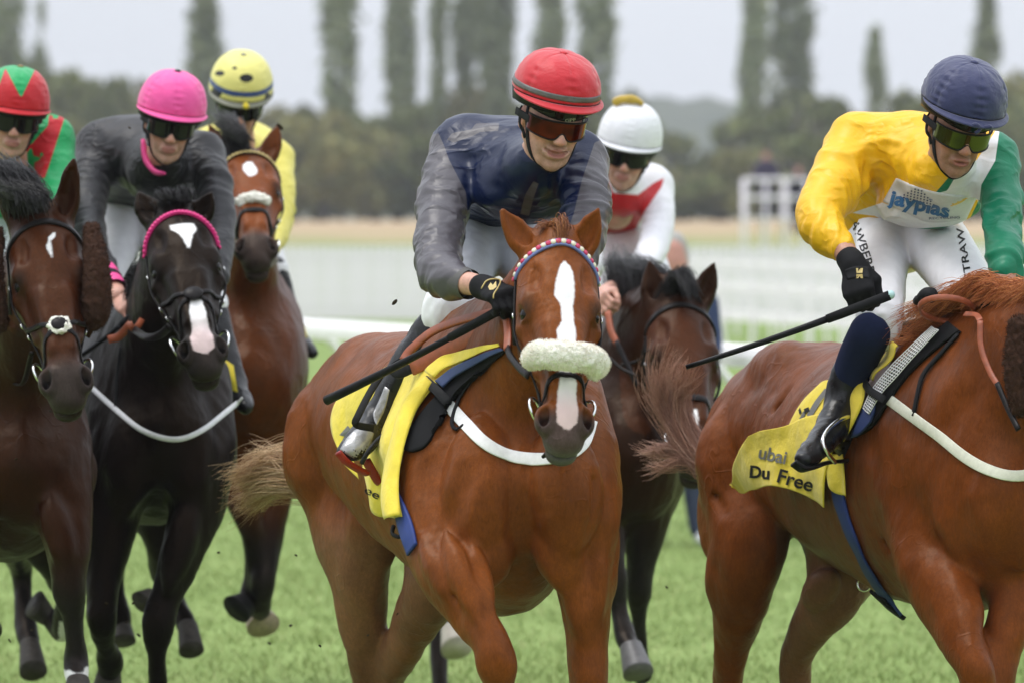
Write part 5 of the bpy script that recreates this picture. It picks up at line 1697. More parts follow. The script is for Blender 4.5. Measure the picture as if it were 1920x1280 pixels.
V2, F2 = text_px('ee', (686, 934), (709, 940), 12, .02)
cl1 = [o for o in cloth1.children if o.name.startswith('cloth')][0]
def lettering(txt, p0, p1, hgt, cloth_obj, root, bold=.012, mat=None, nm='lettering'):
    V2, F2 = text_px(txt, p0, p1, hgt, bold)
    return decal(nm, V2, F2, [cloth_obj], mat or MATS['ink_black'], root, .006)
lettering('ee', (682, 922), (708, 936), 14, cl1, cloth1)
V2 = np.array([(636, 815), (652, 797), (658, 805), (648, 818)]); decal('lettering', V2, [(0, 1, 2, 3)], [cl1], simple('ink_grey', (.16, .16, .15), .6), cloth1, .006)
# ================================================================== right: chestnut cut by the frame
def h2_color(V, px, py, d, hc):
    n = len(V)
    c = np.tile([.155, .040, .0078], (n, 1))
    c = mixc(c, [.098, .024, .0055], sstep(vnoise(V, 4, 13), .1, .9) * .5)
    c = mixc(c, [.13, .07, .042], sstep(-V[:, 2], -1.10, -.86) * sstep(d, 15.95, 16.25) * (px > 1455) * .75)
    return c, c, np.full(n, -.05)
H2 = dict(
    label='red chestnut racehorse at the right with a flying ginger mane', mat=coat_ch, color=h2_color, h=.0086, hh=.012,
    trunk=[(1885, 945, 15.34, .12, .17), (1864, 925, 15.50, .185, .31), (1820, 892, 15.72, .25, .375), (1748, 882, 16.0, .262, .385), (1668, 872, 16.35, .295, .345), (1592, 838, 16.7, .285, .305),
           (1512, 800, 17.05, .27, .25), (1465, 828, 17.35, .235, .215), (1445, 860, 17.47, .15, .15)],
    neck=[(1790, 780, 15.75, .17, .31), (1865, 735, 15.5, .13, .255), (1955, 660, 15.3, .10, .19), (2010, 590, 15.22, .08, .13), (2022, 565, 15.2, .066, .10)],
    head=dict(poll=(2024, 545, 15.15), nose=(2085, 835, 14.85), yaw=24, roll=0, s=1.0, ears=[(1985, 480, 15.2), (2090, 485, 15.15)], open=.5),
    legs=[
        [(1770, 740, 15.86, .09, .13), (1748, 860, 15.78, .115, .145), (1738, 960, 15.66, .110, .125), (1736, 1035, 15.58, .098, .105), (1748, 1090, 15.50, .084, .09), (1786, 1170, 15.36, .064, .068), (1822, 1240, 15.25, .052, .056), (1832, 1275, 15.24, .050, .053), (1840, 1330, 15.28, .034, .037), (1850, 1420, 15.4, .031, .035), (1855, 1470, 15.42, .04, .042), (1860, 1507, 15.42, .032, .034)],
        [(1925, 930, 15.5, .10, .12), (1928, 1040, 15.5, .09, .10), (1908, 1130, 15.42, .072, .08), (1878, 1220, 15.36, .056, .06), (1865, 1280, 15.34, .05, .053), (1862, 1340, 15.36, .034, .037), (1862, 1450, 15.4, .031, .035), (1862, 1510, 15.44, .041, .043), (1864, 1547, 15.44, .033, .035)],
        [(1410, 860, 17.15, .155, .205), (1405, 960, 16.95, .135, .175), (1400, 1060, 16.85, .10, .128), (1385, 1140, 16.9, .078, .09), (1372, 1210, 16.98, .055, .064), (1366, 1275, 17.05, .045, .06), (1370, 1340, 17.05, .037, .046), (1375, 1430, 17.0, .035, .04), (1378, 1486, 17.0, .043, .044), (1378, 1512, 16.97, .034, .036)],
        [(1560, 900, 17.0, .14, .19), (1588, 1010, 16.8, .125, .165), (1568, 1100, 16.65, .090, .11), (1522, 1172, 16.75, .060, .072), (1494, 1222, 16.85, .044, .056), (1490, 1290, 16.92, .043, .056), (1495, 1380, 16.9, .033, .04), (1499, 1440, 16.87, .033, .038), (1500, 1484, 16.85, .042, .044), (1500, 1510, 16.82, .034, .036)]],
    mus=[((1715, 1040, 15.52), (1790, 1190, 15.32), .040, .006), ((1760, 1010, 15.49), (1822, 1215, 15.22), .040, .006), ((1800, 1030, 15.5), (1836, 1200, 15.24), .030, .005), ((1425, 1000, 16.8), (1385, 1150, 16.85), .07, .008), ((1362, 990, 16.85), (1360, 1160, 16.9), .065, .008),
         ((1700, 760, 16.03), (1725, 985, 15.64), .115, .012), ((1725, 985, 15.6), (1810, 1215, 15.24), .058, .014), ((1790, 1030, 15.48), (1830, 1200, 15.24), .040, .010), ((1705, 1040, 15.6), (1770, 1180, 15.36), .040, .010),
         ((1825, 820, 15.48), (1815, 1050, 15.40), .105, .012), ((1915, 840, 15.36), (1915, 1050, 15.32), .10, .012), ((1845, 980, 15.42), (1815, 1110, 15.42), .058, .012),
         ((1380, 780, 17.0), (1385, 990, 16.9), .125, .02), ((1430, 690, 16.95), (1550, 715, 16.6), .10, .03), ((1350, 880, 17.05), (1375, 1100, 16.9), .085, .02), ((1430, 950, 16.8), (1425, 1100, 16.8), .08, .02), ((1560, 760, 16.5), (1460, 720, 16.8), .08, .03), ((1520, 1130, 16.62), (1560, 1080, 16.5), .05, .012),
         ((1850, 700, 15.42), (1775, 830, 15.6), .10, .04)],
    grv=[((1870, 900, 15.14), (1868, 1120, 15.2), .014, .05), ((1760, 1010, 15.42), (1808, 1130, 15.22), .006, .02), ((1475, 700, 16.5), (1452, 850, 16.6), .006, .04), ((1330, 860, 17.0), (1352, 960, 16.8), .005, .03), ((1665, 900, 15.95), (1672, 1020, 15.75), .008, .05), ((1700, 740, 15.8), (1780, 690, 15.6), .006, .04)],
)
h2_root, F2_, HD2, body2, side2 = make_horse(H2)
T2 = [body2]
for a_, b_ in (((1860, 1507, 15.42), (1866, 1556, 15.38)), ((1864, 1547, 15.44), (1866, 1604, 15.40)), ((1378, 1512, 16.97), (1380, 1557, 16.92)), ((1500, 1510, 16.82), (1502, 1560, 16.78))):
    leg_hoof(h2_root, a_, b_)
# mane blown back from the crest
S = []
g = np.random.default_rng(11)
for i in range(30):
    f = i / 29
    r0 = W(1800 + 205 * f, 630 - 86 * f ** .9, 15.72 - .48 * f)
    L_ = (.18 + .06 * math.sin(5 * f + 1)) * (1.0 if f > .12 else .6)
    up = .020 + .052 * math.sin(math.pi * min(1, f * 1.25)) * (1 + .3 * math.sin(17 * f))
    a = r0 + np.array([-.05, .0, up]); b_ = r0 + np.array([-L_ * .62, .02, up * 1.05]); c_ = r0 + np.array([-L_, .05, up * .62 - .03])
    S.append(hair_lock([r0, a, b_, c_], .016, .020, 95, 9, 100 + i, .010))
for i in range(7):
    f = i / 6
    r0 = W(1765 + 60 * f, 640 - 22 * f, 15.78 - .14 * f)
    S.append(hair_lock([r0, r0 + np.array([-.03, -.03, -.02]), r0 + np.array([-.10, -.03, .0 + .03 * f]), r0 + np.array([-.15, -.02, .01])], .012, .014, 55, 9, 300 + i, .008))
hair('mane', S, hair_mat('ginger_hair', [(.24, .055, .014), (.46, .13, .034), (.64, .26, .085)]), h2_root, .0014, .0004)
# tail: one lock thrown up, one streaming level
td = W(1332, 872, 17.45)
S = [hair_lock([td + np.array([.02, 0, 0]), W(1300, 850, 17.5), W(1258, 790, 17.55), W(1240, 720, 17.55), W(1258, 668, 17.5)], .022, .036, 620, 12, 21, .02, .4),
     hair_lock([td, W(1290, 830, 17.5), W(1255, 770, 17.55), W(1222, 715, 17.6)], .02, .022, 260, 11, 22, .02),
     hair_lock([td, W(1285, 790, 17.5), W(1275, 730, 17.5), W(1302, 690, 17.4)], .02, .02, 260, 11, 23, .02),
     hair_lock([td + np.array([0, 0, -.02]), W(1290, 848, 17.5), W(1245, 845, 17.55), W(1195, 840, 17.6)], .016, .018, 280, 11, 24, .02),
     hair_lock([td + np.array([0, 0, -.03]), W(1280, 866, 17.5), W(1250, 875, 17.5), W(1215, 868, 17.5)], .012, .02, 90, 10, 25, .03)]
hair('tail', S, hair_mat('roan_tail_hair', [(.24, .11, .07), (.42, .22, .15), (.58, .36, .27)]), h2_root, .0012, .0004)
# tack
cloth2 = thing('saddle_cloth', W(1520, 850, 16.2), 'yellow number cloth flapping behind the boot of the blue capped rider', 'saddle cloth', 'yellow number cloths on the racehorses')
G = coons([(1545, 722), (1570, 716), (1610, 712)], [(1476, 822), (1510, 830), (1560, 832)], [(1545, 722), (1508, 765), (1476, 822)], [(1610, 712), (1590, 770), (1560, 832)], 24, 24)
patch_px('number_panel', G, T2, MATS['yellow_cloth'], cloth2, .014, .003, lambda u, v: .005 * np.sin(6 * u + 3 * v))
G = coons([(1452, 825), (1490, 806), (1522, 788), (1600, 770)], [(1390, 926), (1440, 911), (1490, 908), (1530, 935), (1562, 948)], [(1452, 825), (1418, 862), (1402, 895), (1390, 926)], [(1600, 770), (1582, 830), (1566, 890), (1562, 948)], 44, 36)
patch_px('cloth', G, T2, MATS['yellow_cloth'], cloth2, .022, .003, lambda u, v: .026 * np.sin(9.5 * u - 3.0 * v + .6) * (.35 + .65 * v) * (1 - .6 * u) + .055 * (1 - u) ** 2)
G = coons([(1630, 738), (1637, 728), (1641, 724)], [(1578, 800), (1590, 818), (1600, 832)], [(1630, 738), (1596, 770), (1582, 788), (1578, 800)], [(1641, 724), (1636, 760), (1618, 800), (1600, 832)], 10, 26)
patch_px('turned_edge', G, T2, MATS['yellow_cloth'], cloth2, .030, .003, lambda u, v: .014 * np.sin(math.pi * u) * (1 + .4 * np.sin(8 * v)))
G = coons([(1560, 850), (1575, 850), (1590, 850)], [(1563, 905), (1580, 925), (1596, 930)], [(1560, 850), (1558, 880), (1563, 905)], [(1590, 850), (1594, 890), (1596, 930)], 10, 14)
patch_px('turned_edge', G, T2, MATS['yellow_cloth'], cloth2, .018, .003, lambda u, v: .008 * np.sin(math.pi * u * 2))
G = coons([(1630, 712), (1650, 690), (1675, 662), (1690, 648)], [(1652, 722), (1668, 698), (1690, 672), (1700, 656)], [(1630, 712), (1641, 718), (1652, 722)], [(1690, 648), (1695, 652), (1700, 656)], 22, 8)
patch_px('cloth_front', G, T2, MATS['yellow_cloth'], cloth2, .026, .003, lambda u, v: .006 * np.sin(9 * u))
def sh2(u, v):
    q = np.array([1606 + 140 * u, 664 - 44 * u]) + np.array([10 * u, 22]) * v
    return W(q[0], q[1], 16.75 - .25 * u - .25 * v + .02 * math.sin(9 * u))
P, Fq = sheet(sh2, 14, 6); thicken(mesh_np('cloth_far_side', P, Fq, MATS['yellow_cloth'], cloth2), .004)
cl2 = [o for o in cloth2.children if o.name.startswith('cloth')][0]; np2 = [o for o in cloth2.children if o.name.startswith('number')][0]
def lettering(txt, p0, p1, hgt, cloth_obj, root, bold=.012, mat=None, nm='lettering'):
    V2, F2 = text_px(txt, p0, p1, hgt, bold)
    return decal(nm, V2, F2, [cloth_obj], mat or MATS['ink_black'], root, .006)
simple('ink_grey', (.16, .16, .15), .6)
lettering('ubai', (1421, 858), (1472, 869), 24, cl2, cloth2, .02, MATS['ink_grey'])
lettering('Du', (1405, 894), (1442, 897), 22, cl2, cloth2, .03)
lettering('Free', (1456, 902), (1521, 921), 25, cl2, cloth2, .02)
for q in ([(1512, 778), (1527, 752), (1546, 728), (1556, 728), (1538, 755), (1522, 780)], [(1490, 806), (1498, 785), (1506, 770), (1511, 772), (1504, 790), (1498, 808)], [(1508, 800), (1515, 782), (1524, 784), (1518, 800)]):
    n_ = len(q); decal('numeral', np.array(q, float), [tuple(range(n_))], [np2], MATS['ink_grey'], cloth2, .006)
for q in ([(1497, 768), (1500, 763), (1503, 772), (1499, 776)], [(1507, 766), (1516, 762), (1518, 770), (1508, 774)]):
    decal('numeral', np.array(q, float), [(0, 1, 2, 3)], [np2], MATS['ink_black'], cloth2, .007)
pad2 = thing('saddle', W(1690, 690, 16.1), 'dark race saddle on a black pad edged with a white grid strip', 'saddle', 'race saddles on the horses')
G = coons([(1640, 745), (1690, 690), (1740, 640), (1780, 608)], [(1648, 830), (1690, 780), (1735, 700), (1800, 628)], [(1640, 745), (1622, 780), (1612, 800), (1648, 830)], [(1780, 608), (1790, 618), (1800, 628)], 34, 20)
G = coons([(1640, 742), (1690, 688), (1740, 640), (1782, 606)], [(1606, 822), (1640, 800), (1672, 750), (1710, 700), (1760, 655), (1806, 622)], [(1640, 742), (1620, 785), (1606, 822)], [(1782, 606), (1794, 614), (1806, 622)], 34, 18)
patch_px('pad', G, T2, MATS['black_pad'], pad2, .012, .010)
G = coons([(1640, 752), (1646, 748), (1652, 756)], [(1606, 824), (1625, 815), (1645, 792)], [(1640, 752), (1618, 790), (1606, 824)], [(1652, 756), (1652, 772), (1645, 792)], 10, 12)
patch_px('pad_binding', G, T2, simple('navy_binding', (.02, .04, .14), .7, .1, 80, .2), pad2, .022, .006)
# white grid strip
g_a = catmull([(1634, 770), (1655, 728), (1690, 688), (1735, 644), (1760, 622)], 40); g_b = catmull([(1646, 778), (1672, 738), (1708, 698), (1748, 654), (1772, 628)], 40)
m = MB()
for k_ in range(6):
    P, N = surf_px(g_a * (1 - k_ / 5) + g_b * (k_ / 5), T2, .026); m.tube(smooth_path(P, 3), .0018, 4)
for i in range(40):
    P, N = surf_px([g_a[i] * (1 - t) + g_b[i] * t for t in (0, .5, 1)], T2, .026); m.tube(P, .0018, 4)
o = m.build('grid_strip', MATS['white_web'], pad2); o['kind'] = 'stuff'
FB = Field(); limb2 = lambda F, pts, rads, k=.03, side=None: F.loft([W(*q) for q in pts], rads, k=k, side=side)
limb2(FB, [(1655, 672, 16.35), (1675, 660, 16.25), (1700, 640, 16.15), (1752, 618, 16.0)], [(.08, .03), (.10, .04), (.11, .05), (.08, .04)], .02, side2)
Vs, Qs = FB.mesh(.009); mesh_np('seat', Vs, Qs, MATS['black_leather'], pad2)
m = MB(); strap_px(m, [(1566, 880), (1578, 940), (1602, 1010), (1640, 1085), (1690, 1150)], T2, [.062, .066, .060, .056, .050], .006, 40, .005)
m.build('girth', MATS['blue_web'], pad2)
m = MB(); strap_px(m, [(1650, 1108), (1672, 1132), (1700, 1152)], T2, .060, .008, 14, .010); m.build('girth_buckle', MATS['black_web'], pad2)
P, N = surf_px([(1612, 1092)], T2, .016)
m = MB(); m.torus(P[0], .020, .0035, [(.8, .2, .5), (.5, .1, -.8)], 20, 6); m.build('girth_ring', MATS['steel'], pad2)
bg2 = thing('breast_girth', W(1800, 850, 15.4), 'cream breast girth on the right hand chestnut, its head out of view', 'breast girth', 'breast girths on the racehorses')
m = MB(); strap_px(m, [(1668, 748), (1705, 775), (1760, 815), (1810, 856), (1860, 884), (1905, 893), (1950, 885)], T2, .030, .004, 50, .005); m.build('webbing', simple('cream_web', (.68, .68, .56), .7, .1, 60, .3, 500), bg2)
m = MB(); strap_px(m, [(1636, 724), (1652, 738), (1678, 756)], T2, .022, .004, 10, .034); m.build('buckle_strap', MATS['black_web'], bg2)
m = MB(); strap_px(m, [(1800, 628), (1760, 672), (1736, 700), (1726, 730), (1716, 780)], T2, .016, .004, 24, .006); m.build('neck_strap', MATS['black_web'], bg2)
br2 = bridle(HD2, F2_, 'bridle of the right hand chestnut with a dark sheepskin cheek piece and tan reins', None, dict(noseband=.40))
fz = Field(); fz.loft([W(1912, 612, 15.16), W(1908, 680, 15.14), W(1914, 760, 15.12)], [.030, .036, .030], k=.01)
Vz, Qz = fz.mesh(.005); simple('brown_wool', (.045, .022, .014), .95, .2, 80, .6, 200, .003)
fluff('cheek_piece', Vz, Qz, MATS['brown_wool'], br2, .006, 60, 4); fur('cheek_piece_wool', Vz, Qz, 1500, .010, MATS['brown_wool'], br2, 5, .001)
ribbon([W(1838, 602, 15.30), W(1840, 650, 15.28), W(1856, 695, 15.24), W(1872, 722, 15.20)], .016, .005, 20, (-.3, -.95, 0)).build('rein', MATS['tan_leather'], br2)
ribbon([W(1870, 718, 15.20), W(1890, 765, 15.14), W(1910, 805, 15.08)], .015, .005, 14, (-.3, -.95, 0)).build('rein', MATS['black_leather'], br2)
m = MB(); a_ = np.linspace(0, 2 * math.pi, 26)
P = np.array([W(1775 + 50 * math.cos(t) + 6 * math.sin(t), 580 + 22 * math.sin(t), 15.50 + .10 * math.sin(t)) for t in a_[:-1]])
m.strap(P, np.array([nrm(p - W(1775, 580, 15.55)) for p in P]), .017, .005, True); m.build('rein_loop', MATS['tan_leather'], br2)
ribbon([W(1810, 590, 15.45), W(1830, 592, 15.40), W(1838, 602, 15.30)], .017, .005, 10, (-.2, -.8, .5)).build('rein', MATS['tan_leather'], br2)
m = MB(); m.tube(catmull([W(1718, 566, 15.62), W(1726, 560, 15.58), W(1740, 553, 15.55), W(1752, 556, 15.56)], 12), [.010, .013, .014, .013, .015, .018, .020, .022, .022, .022, .020, .016], 10); m.build('rein_keeper', MATS['black_web'], br2)
# ---- dark blue cap, yellow and green silks
def simple_face(K, neck, mouth, skin, parent, h=.0036, narrow=1.0):
    F = Field(); face_field(F, K, neck, mouth, narrow)
    V, Q = F.mesh(h, smooth=1); px, py, d = PX(V)
    return mesh_np('face', V, Q, skin, parent, {k_: f(V, px, py, d) for k_, f in face_attrs(K).items()})
def skin_limb(name, pts, rads, skin, parent, h=.0045):
    F = Field(); limb(F, pts, rads, .01); V, Q = F.mesh(h); z0 = np.full(len(V), -.02)
    return mesh_np(name, V, Q, skin, parent, {'lip': z0, 'blush': z0 * 0 + .25, 'beard': z0 * 0})
j2 = rider('rider in a dark blue cap with yellow and green silks holding a long whip low', W(1650, 620, 16.2))
K2 = ManHead(W(1797, 236, 15.70), yaw=15, pitch=24, roll=8, s=1.0)
simple_face(K2, W(1765, 335, 15.88), 'open', skin_tan, j2, .0038)
cap_navy = cloth_mat('navy_cap_silk', (.026, .031, .092), rough=.5, bump=.5, scale=34, sheen=.25, crz=.35)
helmet(K2, j2, cap_navy, dict(seed=5, wrinkle=1.6, rim=.026, r=(.118, .142, .146)))
m = MB()
for q in (-1, 1): m.tube(catmull([K2.p(.012 + q * .002, .150, .060), K2.p(.012 + q * .022, .152, .066), K2.p(.012 + q * .030, .147, .060)], 6), [.003, .006, .007, .006, .005, .003], 6)
m.tube(catmull([K2.p(.010, .148, .060), K2.p(.004, .152, .048), K2.p(-.004, .152, .042)], 6), .005, 6)
m.build('cap_bow', cap_navy, j2)
b = NB('green_mirror'); nz = b.noise(12, 2)
c = b.mix(b.ramp(nz, .4, .6, 0, 1), (.03, .035, .004), (.10, .11, .02)); MATS['green_mirror'] = b.fin(c, .08, None, Metallic=.7)
goggles(K2, j2, MATS['green_mirror'], dict(z=-.004, h=.048, lidz=(.026, .062)))
chin_strap(K2, j2)
sx = nrm(W(1868, 312, 15.86) - W(1600, 275, 16.12))
FS = Field()
limb(FS, [(1668, 410, 16.50), (1680, 370, 16.42), (1700, 325, 16.28), (1738, 292, 16.08), (1762, 298, 15.95)], [(.165, .11), (.175, .13), (.185, .145), (.18, .12), (.09, .08)], .05, sx)
limb(FS, [(1758, 318, 15.96), (1772, 322, 15.85), (1784, 306, 15.77)], [.105, .094, .068], .03)
FS.ell(W(1612, 268, 16.14), (.09, .09, .085), k=.06); FS.ell(W(1852, 300, 15.92), (.085, .09, .08), k=.06)
FS.ell(W(1740, 385, 16.08), (.15, .10, .07), k=.06)
ARM2 = [[(1605, 275, 16.12), (1572, 335, 16.02), (1545, 385, 15.92), (1536, 412, 15.86), (1556, 445, 15.78), (1578, 464, 15.73)], [(1858, 308, 15.90), (1876, 370, 15.80), (1880, 430, 15.68), (1884, 480, 15.56), (1885, 508, 15.52)]]
limb(FS, [(1605, 275, 16.12), (1572, 335, 16.02), (1545, 385, 15.92), (1536, 412, 15.86), (1556, 445, 15.78), (1578, 464, 15.73)], [.088, .082, .072, .066, .054, .040], .03)
limb(FS, [(1858, 308, 15.90), (1876, 370, 15.80), (1880, 430, 15.68), (1884, 480, 15.56), (1885, 508, 15.52)], [.080, .062, .053, .052, .046], .03)
yel, grn, wht = (.82, .46, .012), (.005, .17, .085), (.74, .74, .76)
green_p = [(1874, 236), (1866, 300), (1838, 345), (1836, 374), (1815, 418), (1760, 421), (1712, 428), (1688, 442), (1688, 470), (1835, 470), (1838, 425), (1850, 560), (1960, 560), (1960, 230)]
green_q = [(1752, 364), (1790, 320), (1800, 326), (1776, 360)]
white_p = [(1876, 232), (1866, 302), (1840, 347), (1837, 376), (1760, 362), (1776, 358), (1795, 326), (1832, 300), (1856, 262)]
white_q = [(1596, 400), (1655, 380), (1745, 417), (1815, 412), (1790, 424), (1712, 430), (1698, 438), (1640, 405)]
def fold2(V):
    px, py, d = PX(V); return .5 + .9 * ((px < 1640) & (py > 330)) + .4 * (px > 1850)
silk2 = cloth_mat('yellow_and_green_silk', yel, [('green', grn), ('white', wht)], rough=.40, bump=.42, scale=20, sheen=.0)
jacket2 = cloth_mesh('silks', FS, .0064, silk2, j2, {'green': px_masks([green_p, green_q]), 'white': px_masks([white_p, white_q])}, fold=.014, ff=11, seed=25, dirs=(.5, .8, 1.4), extra=sleeve_folds(ARM2, .0130, .09, 4))
# sponsor's patch, its dots and lettering
G = coons([(1681, 333), (1722, 350), (1765, 361), (1832, 370)], [(1655, 379), (1700, 400), (1745, 417), (1812, 411)], [(1681, 333), (1668, 356), (1655, 379)], [(1832, 370), (1822, 390), (1812, 411)], 30, 12)
patch2 = patch_px('sponsor_patch', G, [jacket2], simple('patch_white', (.62, .62, .63), .8, .05, 60, .2, 400), j2, .003, .003, None, 2)
simple('ink_blue', (.03, .13, .30), .6); simple('ink_navy', (.03, .045, .13), .6)
V2, F2 = text_px('jayplas', (1664, 381), (1778, 409), 25, .035); decal('lettering', V2, F2, [patch2], MATS['ink_blue'], j2, .004)
V2, F2 = text_px('RECYCLING', (1742, 412), (1800, 410), 4, .01); decal('lettering', V2, F2, [patch2], MATS['ink_navy'], j2, .004)
Vd, Fd = [], []
for r_ in range(6):
    for c_ in range(r_ * 2 + 3):
        x = 1722 + (c_ - (r_ + 1)) * 6.2 - r_ * .6; y = 357 + r_ * 5.0 + (c_ - (r_ + 1)) * 1.5
        k0 = len(Vd)
        Vd += [(x + 1.9 * math.cos(a), y + 1.7 * math.sin(a)) for a in np.linspace(0, 6.28, 7)[:-1]]; Fd.append(tuple(range(k0, k0 + 6)))
o = decal('patch_dots', np.array(Vd), Fd, [patch2], MATS['ink_navy'], j2, .0035); o['kind'] = 'stuff'
G = coons([(1733, 250), (1738, 247), (1744, 256)], [(1738, 292), (1742, 294), (1746, 282)], [(1733, 250), (1734, 272), (1738, 292)], [(1744, 256), (1747, 268), (1746, 282)], 6, 10)
# right arm, glove and whip
skin_limb('forearm', [(1574, 462, 15.74), (1588, 478, 15.70), (1600, 496, 15.66)], [(.036, .034), (.033, .031), (.029, .026)], skin_tan, j2)
FG = Field(); limb(FG, [(1592, 486, 15.69), (1602, 500, 15.66)], [.036, .035], .01)
hand_field(FG, W(1600, 500, 15.66), W(1612, 556, 15.60) - W(1600, 500, 15.66), (-.25, -.85, .2), (.9, -.3, 0), 1.05, (50, 70, 50), grow=.0015)
Vg, Qg = FG.mesh(.004); glove2 = mesh_np('glove', Vg, Qg, glove_m, j2)
G = coons([(1583, 506), (1606, 498), (1630, 500)], [(1588, 526), (1610, 522), (1632, 524)], [(1583, 506), (1584, 516), (1588, 526)], [(1630, 500), (1633, 512), (1632, 524)], 10, 6)
patch_px('glove_strap', G, [glove2], MATS['black_web'], j2, .002, .003)
for q in ([(1605, 503), (1609, 503), (1609, 509), (1612, 505), (1614, 503), (1618, 503), (1617, 512), (1606, 512)], [(1606, 514), (1617, 514), (1618, 522), (1614, 522), (1612, 518), (1609, 522), (1605, 522)]):
    decal('emblem', np.array(q, float), [tuple(range(len(q)))], [o for o in j2.children if o.name.startswith('glove_strap')], MATS['gold_print'], j2, .0045)
w2 = whip('whip', W(1668, 554, 15.50), W(1286, 688, 15.52), .0135, .0065, 'long thin black whip carried low by the yellow sleeved rider', MATS['whip_black'])
m = MB(); m.sphere(W(1670, 553, 15.498), .0125); m.build('whip_cap', simple('pale_cap', (.45, .66, .66), .35), w2)
skin_limb('forearm', [(1884, 500, 15.53), (1884, 525, 15.50), (1886, 545, 15.48)], [(.036, .034), (.032, .030), (.027, .024)], skin_tan, j2)
FG = Field(); hand_field(FG, W(1886, 545, 15.50), W(1880, 585, 15.50) - W(1886, 545, 15.50), (.5, -.6, .5), (-.8, -.4, .2), 1.0, (55, 75, 60), grow=.001)
Vg, Qg = FG.mesh(.005); mesh_np('glove', Vg, Qg, glove_m, j2)
# breeches with lettering
FB = Field()
limb(FB, [(1680, 405, 16.52), (1690, 440, 16.45)], [(.155, .115), (.14, .115)], .05, sx)
limb(FB, [(1662, 425, 16.42), (1655, 480, 16.25), (1652, 540, 16.02), (1650, 590, 15.85), (1652, 622, 15.82)], [(.088, .09), (.077, .085), (.070, .075), (.066, .068), (.055, .058)], .02)
limb(FB, [(1735, 430, 16.38), (1765, 470, 16.20), (1800, 520, 15.95), (1835, 575, 15.72)], [.10, .094, .082, .066], .025)
br2b = cloth_mesh('breeches', FB, .0082, MATS['breeches_white'], j2, fold=.010, ff=17, seed=33, foldfn=lambda V: .5 + 1.1 * (PX(V)[1] > 555))
V2, F2 = text_px('RAWBERRY', (1588, 402), (1632, 534), 15, .012, 3); decal('lettering', V2, F2, [br2b], MATS['ink_black'], j2, .004)
V2, F2 = text_px('STRAW', (1822, 523), (1806, 426), 13, .012); decal('lettering', V2, F2, [br2b], MATS['ink_black'], j2, .004)
FB = Field()
limb(FB, [(1632, 625, 15.80), (1612, 665, 15.86), (1592, 710, 15.90)], [.060, .058, .052], .02)
cloth_mesh('sock', FB, .006, simple('navy_knit', (.014, .020, .055), .85, .1, 80, .3, 600), j2)
FB = Field()
limb(FB, [(1592, 702, 15.90), (1580, 745, 15.90), (1565, 790, 15.86)], [.0545, .050, .042], .02)
limb(FB, [(1565, 790, 15.86), (1548, 818, 15.78), (1522, 848, 15.68), (1508, 860, 15.63)], [(.043, .042), (.042, .040), (.038, .032), (.028, .022)], .025)
limb(FB, [(1566, 795, 15.87), (1586, 835, 15.93), (1592, 850, 15.95)], [.042, .034, .028], .02)
boots2 = cloth_mesh('boot', FB, .0055, MATS['boot_leather'], j2, fold=.010, ff=16, seed=41)
m = MB(); m.strap(catmull([W(1488, 866, 15.58), W(1510, 878, 15.60), W(1545, 866, 15.72), W(1575, 862, 15.86), W(1604, 862, 15.96)], 20), np.tile([-.2, -.7, -.65], (20, 1)), .026, .008); m.build('boot_sole', MATS['black_plastic'], j2)
m = MB(); m.tube(catmull([W(1590, 780, 15.82), W(1572, 788, 15.76), W(1552, 806, 15.70), W(1543, 828, 15.66), W(1552, 850, 15.66), W(1566, 866, 15.70)], 24), .0068, 8); m.build('stirrup_iron', MATS['steel'], pad2)
FB = Field(); limb(FB, [(1835, 575, 15.72), (1848, 640, 15.78), (1870, 720, 15.95), (1890, 790, 16.0)], [.062, .06, .05, .04], .02); limb(FB, [(1890, 790, 16.0), (1905, 835, 15.85)], [.042, .03], .02)
cloth_mesh('boot', FB, .008, MATS['boot_leather'], j2)
# ================================================================== the four horses behind
coat_bay = coat_mat('bay_coat', .38, .13, coat=.02); coat_blk = coat_mat('black_coat', .38, .09, coat=.0)
def back_color(base, dark, legz, star=None, nose=None, muzzle=(.03, .025, .024), pale_nose=(.62, .49, .48), sock=None, body=.8):
    def fn(V, px, py, d, hc):
        t, y, z = hc; n = len(V)
        inh = (t > -.1) & (t < .7) & (np.abs(y) < .16) & (z > -.28) & (z < .06)
        c = np.tile(base, (n, 1))
        c = mixc(c, np.array(base) * body, np.where(inh, sstep(-t, -.12, .02), 1.0))  # shade on neck, chest and body painted in: coat darkened behind the head
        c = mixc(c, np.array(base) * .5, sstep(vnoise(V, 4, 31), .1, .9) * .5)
        if legz: c = mixc(c, dark, sstep(-V[:, 2], -legz[1], -legz[0]))
        c = mixc(c, muzzle, np.where(inh, sstep(t, .47, .55), 0) * .95)
        c = mixc(c, [.012, .010, .010], np.where(inh, np.exp(-(((t - .216) / .03) ** 2 + ((np.abs(y) - .09) / .02) ** 2)), 0) * .8)
        c = mixc(c, [.008, .007, .007], np.where(inh, np.exp(-(((t - .562) / .026) ** 2 + ((np.abs(y) - .052) / .022) ** 2 + ((z + .05) / .022) ** 2) * 1.2), 0))
        mk = np.full(n, -.05)
        if star: mk = np.maximum(mk, np.where(inh, blaze_mark(hc, star), -.05))
        if nose: mk = np.maximum(mk, np.where(inh, blaze_mark(hc, nose), -.05))
        cb = mixc(np.tile([.80, .79, .78], (n, 1)), pale_nose, np.where(inh, sstep(t, .44, .54), 0))
        if sock: mk = np.maximum(mk, np.clip(sock - V[:, 2] + .01 * vnoise(V, 30, 3), -.05, .05) * (np.abs(px - 143) < 34) - .05 * (np.abs(px - 143) >= 34))
        return c, cb, mk
    return fn
